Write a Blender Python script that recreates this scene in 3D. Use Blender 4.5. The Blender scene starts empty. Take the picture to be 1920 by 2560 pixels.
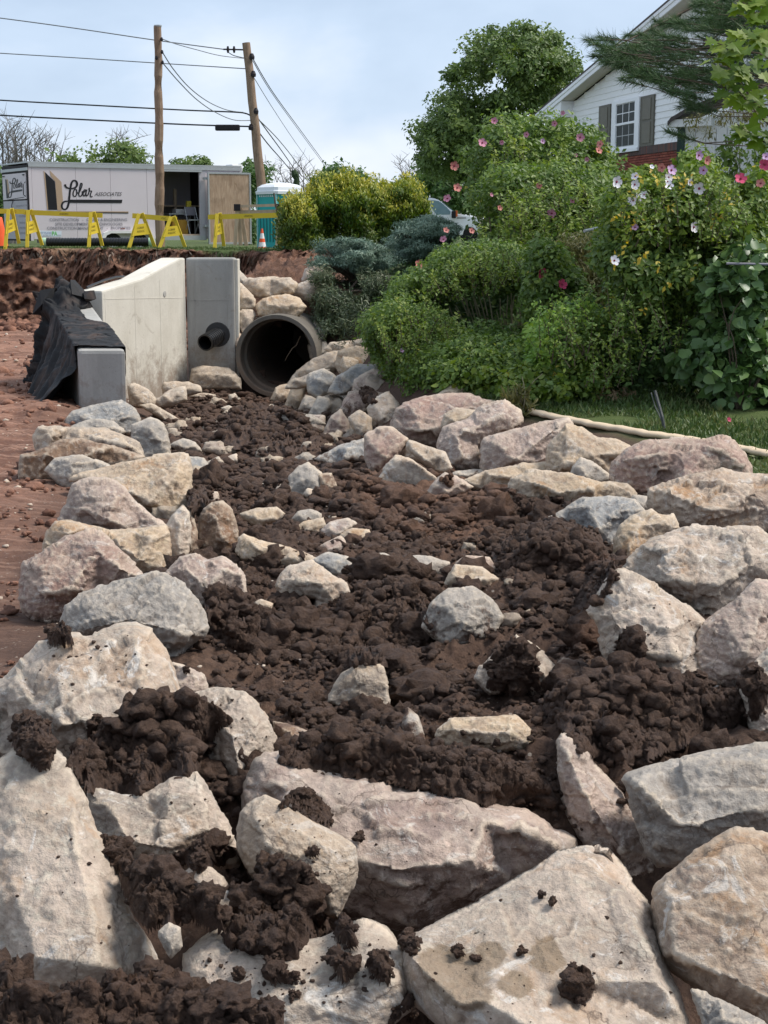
import bpy, bmesh, math, random
import numpy as np
from mathutils import Vector, Matrix
from mathutils.geometry import delaunay_2d_cdt
from mathutils.bvhtree import BVHTree

random.seed(7)
rng = np.random.default_rng(11)
scn = bpy.context.scene
COL = scn.collection

# ------------------------------------------------------------------ camera
CAMZ = 2.65
PITCH = math.radians(10.46)
FPX = 3846.0                      # focal length in pixels of a 1920 wide frame
cam_d = bpy.data.cameras.new("camera")
cam = bpy.data.objects.new("camera", cam_d)
COL.objects.link(cam)
cam_d.sensor_fit = 'HORIZONTAL'
cam_d.sensor_width = 36.0
cam_d.lens = 36.0 * FPX / 1920.0
cam_d.clip_start = 0.05
cam_d.clip_end = 5000
cam.location = (0, 0, CAMZ)
cam.rotation_euler = (math.pi / 2 - PITCH, 0, 0)
scn.camera = cam
scn.render.resolution_x = 768
scn.render.resolution_y = 1024

# ------------------------------------------------------------------ sky, sun, exposure
SUN_EL = math.radians(54)
SUN_AZ = math.radians(84)         # measured from +Y towards +X
world = bpy.data.worlds.new("World")
scn.world = world
world.use_nodes = True
wn = world.node_tree
for n in list(wn.nodes):
    wn.nodes.remove(n)
w_out = wn.nodes.new("ShaderNodeOutputWorld")
w_bg = wn.nodes.new("ShaderNodeBackground")
w_bg.inputs['Strength'].default_value = 0.10
sky = wn.nodes.new("ShaderNodeTexSky")
sky.sky_type = 'NISHITA'
sky.sun_disc = False
sky.sun_elevation = SUN_EL
sky.sun_rotation = SUN_AZ
sky.dust_density = 1.5
w_tc = wn.nodes.new("ShaderNodeTexCoord")
w_map = wn.nodes.new("ShaderNodeMapping")
w_map.inputs['Scale'].default_value = (1.0, 1.0, 2.6)
w_map.inputs['Location'].default_value = (1.3, 0.4, 0.55)
w_ns = wn.nodes.new("ShaderNodeTexNoise")
w_ns.inputs['Scale'].default_value = 2.6
w_ns.inputs['Detail'].default_value = 6
w_ns.inputs['Roughness'].default_value = 0.5
w_ns.inputs['Distortion'].default_value = 0.25
w_rmp = wn.nodes.new("ShaderNodeValToRGB")
w_rmp.color_ramp.elements[0].position = 0.38
w_rmp.color_ramp.elements[0].color = (3.2, 4.05, 5.3, 1)
w_rmp.color_ramp.elements[1].position = 0.66
w_rmp.color_ramp.elements[1].color = (6.3, 6.7, 7.4, 1)
e = w_rmp.color_ramp.elements.new(0.52)
e.color = (4.2, 5.1, 6.4, 1)
w_mix = wn.nodes.new("ShaderNodeMix")
w_mix.data_type = 'RGBA'
w_mix.inputs['Factor'].default_value = 0.88
L = wn.links.new
L(w_tc.outputs['Generated'], w_map.inputs['Vector'])
L(w_map.outputs['Vector'], w_ns.inputs['Vector'])
L(w_ns.outputs['Fac'], w_rmp.inputs['Fac'])
L(sky.outputs['Color'], w_mix.inputs['A'])
L(w_rmp.outputs['Color'], w_mix.inputs['B'])
L(w_mix.outputs['Result'], w_bg.inputs['Color'])
L(w_bg.outputs['Background'], w_out.inputs['Surface'])

sun_d = bpy.data.lights.new("sun", 'SUN')
sun_d.energy = 2.9
sun_d.angle = math.radians(20)
sun_d.color = (1.0, 0.95, 0.88)
sun = bpy.data.objects.new("sun", sun_d)
COL.objects.link(sun)
sdir = Vector((math.sin(SUN_AZ) * math.cos(SUN_EL), math.cos(SUN_AZ) * math.cos(SUN_EL), math.sin(SUN_EL)))
sun.rotation_euler = (-sdir).to_track_quat('-Z', 'Y').to_euler()
sun.location = (10, 10, 30)

scn.view_settings.view_transform = 'Standard'
scn.view_settings.look = 'None'
scn.view_settings.exposure = 0.66
scn.view_settings.gamma = 1.0
scn.view_settings.use_curve_mapping = False

# ------------------------------------------------------------------ photograph geometry helpers
REG = {'S': (0, 0, 1), 'D': (0, 0, 1920 / 1659), 'L1': (0, 1000, .57866), 'R1': (960, 1000, .57866),
       'L2': (0, 1700, .57866), 'R2': (960, 1700, .57866), 'M0': (0, 640, .5425), 'M1': (700, 500, .73538),
       'T': (540, 380, .45811), 'H': (1000, 0, .55455), 'Z': (0, 340, .42194), 'W': (1480, 220, .26522),
       'B': (40, 680, .217), 'Q': (380, 400, .24111), 'C': (900, 460, .39783), 'E': (1440, 560, .28933),
       'K': (100, 420, .14467), 'X': (0, 0, .57866), 'U': (1040, 480, .1085)}
def S(reg, x, y):
    a, b, s = REG[reg]
    return a + x * s, b + y * s
cp, sp_ = math.cos(PITCH), math.sin(PITCH)
def ray(su, sv):
    a = (su - 960) / FPX
    b = (1280 - sv) / FPX
    return Vector((a, cp + b * sp_, -sp_ + b * cp))
CAM = Vector((0, 0, CAMZ))
def P(su, sv, Y):
    r = ray(su, sv)
    return CAM + r * (Y / r.y)
def PR(reg, x, y, Y):
    return P(*S(reg, x, y), Y)
def on_plane(su, sv, p0, n):
    r = ray(su, sv)
    return CAM + r * ((p0 - CAM).dot(n) / r.dot(n))

# ------------------------------------------------------------------ noise in numpy
def _hash(ix, iy, iz, seed):
    h = (ix.astype(np.int64) * 374761393 + iy.astype(np.int64) * 668265263 + iz.astype(np.int64) * 2147483647 + seed * 1274126177) & 0xffffffff
    h = ((h ^ (h >> 13)) * 1274126177) & 0xffffffff
    h = ((h ^ (h >> 16)) * 2246822519) & 0xffffffff
    return ((h ^ (h >> 15)) & 0xffffff) / float(0xffffff)
def vnoise(p, seed=0):
    p = np.asarray(p, dtype=float)
    i = np.floor(p).astype(np.int64)
    f = p - i
    f = f * f * f * (f * (f * 6 - 15) + 10)
    x, y, z = i[:, 0], i[:, 1], i[:, 2]
    r = 0
    for dx in (0, 1):
        wx = f[:, 0] if dx else 1 - f[:, 0]
        for dy in (0, 1):
            wy = f[:, 1] if dy else 1 - f[:, 1]
            for dz in (0, 1):
                wz = f[:, 2] if dz else 1 - f[:, 2]
                r = r + wx * wy * wz * _hash(x + dx, y + dy, z + dz, seed)
    return r * 2 - 1
def fbm(p, octs=4, seed=0, gain=.5, lac=2.03, ridge=False):
    a, s, t = 1.0, 0, 0
    q = np.array(p, dtype=float)
    for o in range(octs):
        n = vnoise(q + 17.3 * o, seed + o)
        if ridge:
            n = 1 - 2 * np.abs(n)
        s = s + a * n
        t += a
        a *= gain
        q = q * lac
    return s / t
def worley(p, seed=0):
    """F1 distance, random id and vector to the cell point"""
    p = np.asarray(p, dtype=float)
    i = np.floor(p).astype(np.int64)
    best = np.full(len(p), 9.0)
    vec = np.zeros_like(p)
    rid = np.zeros(len(p))
    for dx in (-1, 0, 1):
        for dy in (-1, 0, 1):
            for dz in (-1, 0, 1):
                c = i + np.array([dx, dy, dz])
                o = np.stack([_hash(c[:, 0], c[:, 1], c[:, 2], seed + k) for k in (1, 2, 3)], 1)
                d = p - (c + o)
                dd = np.sqrt((d * d).sum(1))
                m = dd < best
                best[m] = dd[m]
                vec[m] = d[m]
                rid[m] = o[m, 0]
    return best, rid, vec
def crack(p, seed=0):
    """fracture relief: every cell is a small plane of its own tilt"""
    d, rid, vec = worley(p, seed)
    a = rid * 40.0
    n = np.stack([np.sin(a), np.cos(a * 1.7), np.sin(a * 2.3 + 1)], 1)
    return (vec * n).sum(1) + (rid - .5) * .35

def sm(a, b, x):
    t = np.clip((x - a) / (b - a), 0, 1)
    return t * t * (3 - 2 * t)

# ------------------------------------------------------------------ objects
def tag(o, label=None, cat=None, group=None, kind=None):
    if label: o['label'] = label
    if cat: o['category'] = cat
    if group: o['group'] = group
    if kind: o['kind'] = kind
    return o
def org(o):
    v = Vector((0, 0, 0))
    while o is not None:
        v = v + o.location
        o = o.parent
    return v
def mesh_np(name, V, F, attrs=None, smooth=False):
    """V (n,3); F: (m,k) array or list of arrays"""
    me = bpy.data.meshes.new(name)
    V = np.asarray(V, dtype=np.float32)
    Fs = F if isinstance(F, list) else [F]
    Fs = [np.asarray(f, dtype=np.int32) for f in Fs if len(f)]
    me.vertices.add(len(V))
    me.vertices.foreach_set('co', V.ravel())
    nl = sum(f.size for f in Fs)
    npoly = sum(len(f) for f in Fs)
    me.loops.add(nl)
    me.loops.foreach_set('vertex_index', np.concatenate([f.ravel() for f in Fs]))
    me.polygons.add(npoly)
    ls, lt, c = [], [], 0
    for f in Fs:
        k = f.shape[1]
        ls.append(c + np.arange(len(f)) * k)
        lt.append(np.full(len(f), k))
        c += f.size
    me.polygons.foreach_set('loop_start', np.concatenate(ls).astype(np.int32))
    me.polygons.foreach_set('loop_total', np.concatenate(lt).astype(np.int32))
    if smooth:
        me.polygons.foreach_set('use_smooth', np.ones(npoly, dtype=bool))
    me.update()
    me.validate()
    for k, a in (attrs or {}).items():
        at = me.attributes.new(k, 'FLOAT', 'POINT')
        at.data.foreach_set('value', np.asarray(a, dtype=np.float32))
    return me
def link(name, me, m=None, parent=None, loc=None):
    o = bpy.data.objects.new(name, me)
    COL.objects.link(o)
    if m is not None and me is not None:
        me.materials.append(m)
    if parent is not None:
        o.parent = parent
    if loc is not None:
        o.location = loc
    return o
def thing(name, label, cat, loc=(0, 0, 0), rz=0, group=None):
    o = bpy.data.objects.new(name, None)
    COL.objects.link(o)
    o.location = loc
    o.rotation_euler = (0, 0, rz)
    o.empty_display_size = .1
    return tag(o, label, cat, group)

class MB:
    """collects boxes, tubes, prisms; build() links them as one mesh"""
    def __init__(self): self.v, self.f = [], []
    def add(self, vs, fs):
        b = len(self.v)
        self.v += [tuple(p) for p in vs]
        self.f += [tuple(b + i for i in q) for q in fs]
        return self
    def box(self, x0, x1, y0, y1, z0, z1, M=None, bev=0):
        if bev > 0:
            bm = bmesh.new()
            bmesh.ops.create_cube(bm, size=1)
            for v in bm.verts:
                v.co = Vector(((x0 + x1) / 2 + v.co.x * (x1 - x0), (y0 + y1) / 2 + v.co.y * (y1 - y0), (z0 + z1) / 2 + v.co.z * (z1 - z0)))
            bmesh.ops.bevel(bm, geom=list(bm.edges), offset=bev, segments=1, affect='EDGES')
            bm.verts.index_update()
            vs = [v.co.copy() for v in bm.verts]
            fs = [tuple(v.index for v in f.verts) for f in bm.faces]
            bm.free()
        else:
            vs = [Vector(p) for p in ((x0, y0, z0), (x1, y0, z0), (x1, y1, z0), (x0, y1, z0), (x0, y0, z1), (x1, y0, z1), (x1, y1, z1), (x0, y1, z1))]
            fs = [(0, 3, 2, 1), (4, 5, 6, 7), (0, 1, 5, 4), (1, 2, 6, 5), (2, 3, 7, 6), (3, 0, 4, 7)]
        if M is not None: vs = [M @ p for p in vs]
        return self.add(vs, fs)
    def beam(self, a, b, w, h, up=Vector((0, 0, 1))):
        a, b = Vector(a), Vector(b)
        d = (b - a)
        l = d.length
        d.normalize()
        s = d.cross(up)
        if s.length < 1e-4: s = Vector((1, 0, 0))
        s.normalize()
        u = s.cross(d)
        M = Matrix((( s.x, d.x, u.x, a.x), (s.y, d.y, u.y, a.y), (s.z, d.z, u.z, a.z), (0, 0, 0, 1)))
        return self.box(-w / 2, w / 2, 0, l, -h / 2, h / 2, M)
    def tube(self, pts, r, n=8, cap=True):
        pts = [Vector(p) for p in pts]
        rs = r if isinstance(r, (list, tuple)) else [r] * len(pts)
        vs, fs = [], []
        ref = Vector((0.123, 0.31, 1)).normalized()
        for i, p in enumerate(pts):
            d = (pts[min(i + 1, len(pts) - 1)] - pts[max(i - 1, 0)]).normalized()
            s = d.cross(ref if abs(d.dot(ref)) < .95 else Vector((1, 0, 0))).normalized()
            u = s.cross(d)
            for k in range(n):
                a = 2 * math.pi * k / n
                vs.append(p + (s * math.cos(a) + u * math.sin(a)) * rs[i])
        for i in range(len(pts) - 1):
            for k in range(n):
                fs.append((i * n + k, i * n + (k + 1) % n, (i + 1) * n + (k + 1) % n, (i + 1) * n + k))
        if cap:
            fs.append(tuple(range(n))[::-1])
            fs.append(tuple((len(pts) - 1) * n + k for k in range(n)))
        return self.add(vs, fs)
    def prism(self, poly, d):
        """poly: list of 3D points, d: extrusion vector"""
        n = len(poly)
        poly = [Vector(p) for p in poly]
        d = Vector(d)
        vs = poly + [p + d for p in poly]
        fs = [tuple(range(n)), tuple(range(2 * n - 1, n - 1, -1))] + [(i, i + n, (i + 1) % n + n, (i + 1) % n) for i in range(n)]
        return self.add(vs, fs)
    def lathe(self, prof, n=24, c=(0, 0, 0), M=None):
        """prof: list of (r, z)"""
        vs, fs = [], []
        for (r, z) in prof:
            for k in range(n):
                a = 2 * math.pi * k / n
                p = Vector((c[0] + r * math.cos(a), c[1] + r * math.sin(a), c[2] + z))
                vs.append(M @ p if M is not None else p)
        for i in range(len(prof) - 1):
            for k in range(n):
                fs.append((i * n + k, i * n + (k + 1) % n, (i + 1) * n + (k + 1) % n, (i + 1) * n + k))
        return self.add(vs, fs)
    def build(self, name, m, parent=None, world=True, smooth=False, bevel=0):
        o0 = org(parent) if (parent is not None and world) else Vector((0, 0, 0))
        me = bpy.data.meshes.new(name)
        me.from_pydata([(v[0] - o0.x, v[1] - o0.y, v[2] - o0.z) for v in self.v], [], self.f)
        bm = bmesh.new()
        bm.from_mesh(me)
        bmesh.ops.recalc_face_normals(bm, faces=bm.faces)
        if bevel:
            bmesh.ops.bevel(bm, geom=[e for e in bm.edges if len(e.link_faces) == 2 and e.calc_face_angle(0) > .5], offset=bevel, segments=2, affect='EDGES', profile=.6)
        bm.to_mesh(me)
        bm.free()
        if smooth:
            for p in me.polygons: p.use_smooth = True
        return link(name, me, m, parent)

# ------------------------------------------------------------------ materials
def srgb(r, g, b):
    f = lambda c: (c / 255 / 12.92) if c / 255 <= .04045 else ((c / 255 + .055) / 1.055) ** 2.4
    return (f(r), f(g), f(b), 1)
class NT:
    def __init__(self, name):
        self.m = bpy.data.materials.new(name)
        self.m.use_nodes = True
        self.t = self.m.node_tree
        self.b = self.t.nodes['Principled BSDF']
        self.out = self.t.nodes['Material Output']
    def n(self, typ, **kw):
        nd = self.t.nodes.new(typ)
        for k, v in kw.items():
            if k in nd.inputs.keys(): nd.inputs[k].default_value = v
            else: setattr(nd, k, v)
        return nd
    def l(self, a, b): self.t.links.new(a, b); return b
    def coord(self, rnd=True, kind='Object', scale=None):
        tc = self.n('ShaderNodeTexCoord')
        o = tc.outputs[kind]
        if rnd:
            oi = self.n('ShaderNodeObjectInfo')
            m = self.n('ShaderNodeVectorMath', operation='MULTIPLY_ADD')
            cmb = self.n('ShaderNodeCombineXYZ')
            for k in range(3): self.l(oi.outputs['Random'], cmb.inputs[k])
            self.l(cmb.outputs[0], m.inputs[0])
            m.inputs[1].default_value = (37, 53, 71)
            self.l(o, m.inputs[2])
            o = m.outputs[0]
        if scale:
            mp = self.n('ShaderNodeMapping')
            mp.inputs['Scale'].default_value = scale
            self.l(o, mp.inputs['Vector'])
            o = mp.outputs[0]
        return o
    def noise(self, co, scale, detail=6, rough=.55, dist=0, out='Fac'):
        nd = self.n('ShaderNodeTexNoise', Scale=scale, Detail=detail, Roughness=rough, Distortion=dist)
        self.l(co, nd.inputs['Vector'])
        return nd.outputs[out]
    def ramp(self, fac, stops):
        nd = self.n('ShaderNodeValToRGB')
        cr = nd.color_ramp
        while len(cr.elements) < len(stops): cr.elements.new(.5)
        for e, (p, c) in zip(cr.elements, stops):
            e.position = p
            e.color = c if len(c) == 4 else (*c, 1)
        self.l(fac, nd.inputs['Fac'])
        return nd.outputs['Color']
    def rng(self, fac, a, b, c=0, d=1):
        nd = self.n('ShaderNodeMapRange')
        nd.inputs['From Min'].default_value = a
        nd.inputs['From Max'].default_value = b
        nd.inputs['To Min'].default_value = c
        nd.inputs['To Max'].default_value = d
        self.l(fac, nd.inputs['Value'])
        return nd.outputs['Result']
    def mix(self, fac, a, b, blend='MIX'):
        nd = self.n('ShaderNodeMix')
        nd.data_type = 'RGBA'
        nd.blend_type = blend
        for sock, val in ((nd.inputs['Factor'], fac), (nd.inputs['A'], a), (nd.inputs['B'], b)):
            if isinstance(val, (int, float)): sock.default_value = val
            elif isinstance(val, (tuple, list)): sock.default_value = val if len(val) == 4 else (*val, 1)
            else: self.l(val, sock)
        return nd.outputs['Result']
    def math(self, op, a, b=None):
        nd = self.n('ShaderNodeMath', operation=op)
        for i, v in enumerate((a, b)):
            if v is None: continue
            if isinstance(v, (int, float)): nd.inputs[i].default_value = v
            else: self.l(v, nd.inputs[i])
        return nd.outputs[0]
    def attr(self, name, typ='GEOMETRY'):
        nd = self.n('ShaderNodeAttribute')
        nd.attribute_type = typ
        nd.attribute_name = name
        return nd.outputs['Fac']
    def bump(self, h, strength=.5, dist=.02, nrm=None):
        nd = self.n('ShaderNodeBump', Strength=strength, Distance=dist)
        self.l(h, nd.inputs['Height'])
        if nrm is not None: self.l(nrm, nd.inputs['Normal'])
        return nd.outputs['Normal']
    def fin(self, color=None, rough=None, normal=None, **kw):
        for key, v in (('Base Color', color), ('Roughness', rough), ('Normal', normal)):
            if v is None: continue
            if isinstance(v, (int, float)): self.b.inputs[key].default_value = v
            elif isinstance(v, (tuple, list)): self.b.inputs[key].default_value = v if len(v) == 4 else (*v, 1)
            else: self.l(v, self.b.inputs[key])
        for k, v in kw.items():
            self.b.inputs[k.replace('_', ' ')].default_value = v
        return self.m
def plain(name, col, rough=.6, var=.12, scale=6, bump=.15, metal=0, spec=.3):
    t = NT(name)
    co = t.coord()
    f = t.noise(co, scale, 5)
    f2 = t.noise(co, scale * 9, 4)
    dark = tuple(c * (1 - var * 1.6) for c in col[:3])
    lite = tuple(min(1, c * (1 + var)) for c in col[:3])
    c = t.mix(f, dark, lite)
    return t.fin(c, t.rng(f2, .3, .7, max(.05, rough - .08), min(1, rough + .08)), t.bump(f2, bump, .003), Metallic=metal, Specular_IOR_Level=spec)

MUD1, MUD2 = (.046, .026, .018), (.135, .080, .053)
def mud_nodes(t, co):
    n1 = t.noise(co, 2.2, 4, .6)
    n2 = t.noise(co, 28, 6, .65)
    c = t.mix(t.rng(n2, .32, .68), MUD1, MUD2)
    rust = t.rng(t.noise(co, 1.3, 5, .6), .6, .72)
    c = t.mix(t.math('MULTIPLY', rust, .55), c, (.15, .07, .037))
    # a patch of redder subsoil turned up in the middle of the bed
    geo_ = t.n('ShaderNodeNewGeometry')
    vd = t.n('ShaderNodeVectorMath', operation='SUBTRACT'); t.l(geo_.outputs['Position'], vd.inputs[0]); vd.inputs[1].default_value = (.42, 12.0, .5)
    vs_ = t.n('ShaderNodeVectorMath', operation='MULTIPLY'); t.l(vd.outputs[0], vs_.inputs[0]); vs_.inputs[1].default_value = (1 / .75, 1 / 2.2, 0)
    vl = t.n('ShaderNodeVectorMath', operation='LENGTH'); t.l(vs_.outputs[0], vl.inputs[0])
    patch = t.rng(t.math('ADD', vl.outputs['Value'], t.rng(t.noise(co, 4, 6, .65), .3, .7, -.5, .5)), .7, 1.1, .75, 0)
    c = t.mix(patch, c, t.mix(n2, (.15, .075, .045), (.24, .135, .085)))
    c = t.mix(t.rng(n1, .35, .7, 0, .45), c, (.062, .038, .030))
    return c
def make_mud():
    t = NT('mud')
    co = t.coord(rnd=False, kind='Object')
    geo = t.n('ShaderNodeNewGeometry')
    co = geo.outputs['Position']
    c = mud_nodes(t, co)
    h = t.noise(co, 45, 8, .7)
    h2 = t.noise(co, 130, 5, .7)
    nrm = t.bump(h2, .8, .008, t.bump(h, 1, .03))
    return t.fin(c, t.rng(h, .3, .7, .6, .95), nrm, Specular_IOR_Level=.3)
M_MUD = make_mud()

def rock_mat(name, c1, c2, c3, stain, white=.35, stain_amt=.4):
    t = NT(name)
    co = t.coord()
    big = t.noise(co, 2.4, 5, .6, .6)
    med = t.noise(co, 9, 8, .62, .3)
    fine = t.noise(co, 55, 6, .7)
    c = t.mix(t.rng(big, .44, .57), c1, c2)
    c = t.mix(t.rng(t.noise(co, 4.5, 7, .66, 1.2), .50, .60, 0, .9), c, c3)
    c = t.mix(t.rng(t.noise(co, 17, 7, .7, .8), .36, .62, .30, 0), c, tuple(x * .66 for x in c3))
    c = t.mix(t.rng(t.noise(co, 24, 6, .7, .5), .52, .66, 0, .4), c, tuple(min(.7, x * 1.35) for x in c1))
    st = t.rng(t.noise(t.coord(scale=(1, 1, .55)), 3.6, 8, .7, .9), .53, .63, 0, min(.9, stain_amt * 1.6))
    c = t.mix(st, c, stain)
    w = t.rng(t.noise(co, 6.5, 9, .74, 1.4), .56, .62, 0, white)
    c = t.mix(w, c, (.68, .63, .57))
    # thin pale veins along sharp edges and cracks
    vo = t.n('ShaderNodeTexVoronoi', feature='DISTANCE_TO_EDGE', Scale=5.5)
    dis = t.n('ShaderNodeVectorMath', operation='MULTIPLY_ADD')
    nz = t.n('ShaderNodeTexNoise', Scale=7, Detail=5)
    t.l(co, nz.inputs['Vector'])
    t.l(nz.outputs['Color'], dis.inputs[0])
    dis.inputs[1].default_value = (.22, .22, .22)
    t.l(co, dis.inputs[2])
    t.l(dis.outputs[0], vo.inputs['Vector'])
    vein = t.math('MULTIPLY', t.rng(vo.outputs['Distance'], .0, .018, 1, 0), t.rng(t.noise(co, 3, 3), .45, .62, 0, .32))
    c = t.mix(vein, c, (.66, .60, .51))
    c = t.mix(t.rng(t.noise(co, 1.6, 4, .6, .8), .46, .58, 0, .28), c, tuple(x * .72 for x in c2))
    c = t.mix(t.rng(fine, .38, .62, .20, 0), c, (.10, .085, .07))
    sp = t.n('ShaderNodeTexVoronoi', Scale=75)
    t.l(co, sp.inputs['Vector'])
    spk = t.math('MULTIPLY', t.rng(sp.outputs['Distance'], .06, .14, 1, 0), t.rng(t.noise(co, 8, 3), .5, .62, 0, .3))
    c = t.mix(spk, c, (.05, .033, .025))
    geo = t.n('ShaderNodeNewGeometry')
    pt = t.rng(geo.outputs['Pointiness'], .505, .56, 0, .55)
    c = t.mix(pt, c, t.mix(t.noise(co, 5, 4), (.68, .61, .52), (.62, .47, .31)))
    # dark fracture lines
    v2 = t.n('ShaderNodeTexVoronoi', feature='DISTANCE_TO_EDGE', Scale=2.9)
    t.l(dis.outputs[0], v2.inputs['Vector'])
    fr = t.math('MULTIPLY', t.rng(v2.outputs['Distance'], 0, .012, 1, 0), t.rng(t.noise(co, 2.2, 3), .46, .6, 0, .75))
    c = t.mix(fr, c, (.09, .065, .05))
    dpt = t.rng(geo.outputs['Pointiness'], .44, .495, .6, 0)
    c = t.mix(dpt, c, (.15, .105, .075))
    mudf = t.rng(t.math('ADD', t.attr('mud'), t.rng(t.noise(co, 11, 7, .7), .3, .7, -.35, .35)), .42, .62)
    c = t.mix(mudf, c, t.mix(t.noise(co, 30, 5), (.085, .052, .038), (.16, .10, .072)))
    wet = t.rng(t.math('ADD', t.attr('wet'), t.rng(t.noise(co, 7, 8, .7, 1), .3, .7, -.4, .4)), .42, .62, 0, .72)
    c = t.mix(wet, c, (.20, .14, .085))
    h = t.math('ADD', t.math('MULTIPLY', med, 1.0), t.math('MULTIPLY', fine, .35))
    hv = t.rng(vo.outputs['Distance'], 0, .03, 0, 1)
    nrm = t.bump(h, .75, .035)
    nrm = t.bump(hv, .18, .01, nrm)
    nrm = t.bump(t.noise(co, 160, 4, .7), .35, .004, nrm)
    return t.fin(c, t.rng(med, .3, .7, .78, .95), nrm, Specular_IOR_Level=.25)
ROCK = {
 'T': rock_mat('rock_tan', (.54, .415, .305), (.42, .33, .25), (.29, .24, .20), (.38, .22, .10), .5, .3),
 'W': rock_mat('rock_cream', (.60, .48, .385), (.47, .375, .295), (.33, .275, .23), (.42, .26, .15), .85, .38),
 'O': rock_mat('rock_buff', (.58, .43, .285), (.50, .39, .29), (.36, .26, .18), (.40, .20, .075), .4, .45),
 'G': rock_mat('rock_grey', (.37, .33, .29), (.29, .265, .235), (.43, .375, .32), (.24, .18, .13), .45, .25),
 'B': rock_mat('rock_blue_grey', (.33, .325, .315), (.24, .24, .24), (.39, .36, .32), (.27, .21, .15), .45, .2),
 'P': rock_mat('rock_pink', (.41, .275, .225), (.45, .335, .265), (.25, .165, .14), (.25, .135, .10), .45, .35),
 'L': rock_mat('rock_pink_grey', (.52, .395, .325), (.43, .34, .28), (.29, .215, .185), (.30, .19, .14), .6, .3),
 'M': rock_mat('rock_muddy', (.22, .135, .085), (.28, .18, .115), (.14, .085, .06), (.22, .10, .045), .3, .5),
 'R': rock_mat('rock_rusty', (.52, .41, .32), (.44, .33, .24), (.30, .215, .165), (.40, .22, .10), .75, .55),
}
# ------------------------------------------------------------------ terrain
def xl(y): return np.interp(y, [0, 4, 5, 7, 11.5, 17, 23, 26], [-.45, -.55, -.6, -.95, -1.45, -2.6, -3.3, -3.4])
def xr(y): return np.interp(y, [0, 4, 6.2, 9.8, 11.5, 15, 20, 23, 26], [1.2, 1.3, 1.5, 1.25, .95, .05, -1.1, -1.35, -1.4])
def zground(x, y):
    x = np.asarray(x, dtype=float); y = np.asarray(y, dtype=float)
    zc = np.interp(y, [0, 3, 5, 9.8, 15, 23, 26, 30], [.45, .62, .86, .64, .38, -.02, .0, .1])
    zl = np.interp(y, [0, 3, 5, 15, 25, 36], [.5, .66, .82, .55, .42, .35])
    zr = np.interp(y, [0, 3, 5, 9, 12, 17, 22, 28, 34, 45], [.5, .66, .8, .72, .74, .95, 1.45, 1.95, 2.05, 2.15])
    z = zc + (zl - zc) * sm(0, 1.3, xl(y) - x)
    z = z + (zr - z) * sm(.1, 1.9, x - xr(y))
    # backfill above the old pipe and the bank behind it
    bf = sm(25.0, 26.6, y) * sm(-2.9, -2.45, x)
    zb = np.interp(y, [25, 26.6, 30, 34.5, 45], [1.25, 1.62, 1.85, 2.07, 2.15])
    z = z + (np.maximum(zb, z) - z) * bf
    # excavated bank below the grass
    ye = np.interp(x, [-14, -9, -5, -2.4, 0, 4], [39.9, 39.4, 37.6, 34.6, 33.6, 33])
    ye = ye + .35 * np.sin(x * 1.3) + .2 * np.sin(x * 3.1 + 1)
    up = sm(0, 1, (y - (ye - 1.9)) / 1.9)
    up = up ** 1.5
    z = z + (2.13 - z) * up
    # low mounds in the soil
    far = 1 - sm(30, 34, y)
    z = z + far * .045 * np.sin(x * 2.1 + y * .7) * np.sin(y * 1.15 - x * .6) * sm(3.5, 6, y)
    z = z - .26 * sm(41.3, 43, y) * (1 - sm(0, 6, x))
    z = z + np.clip(y - 45, 0, 400) * .0006
    return z
def zg(x, y): return float(zground(np.array([x]), np.array([y]))[0])
def G(su, sv, y0=2.2):
    r = ray(su, sv)
    Y = np.geomspace(y0, 200, 3000)
    t = Y / r.y
    X = r.x * t
    Z = CAMZ + r.z * t
    below = np.nonzero(Z <= zground(X, Y))[0]
    i = below[0] if len(below) else len(Y) - 1
    return Vector((X[i], Y[i], Z[i]))
def GR(reg, x, y): return G(*S(reg, x, y))

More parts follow.
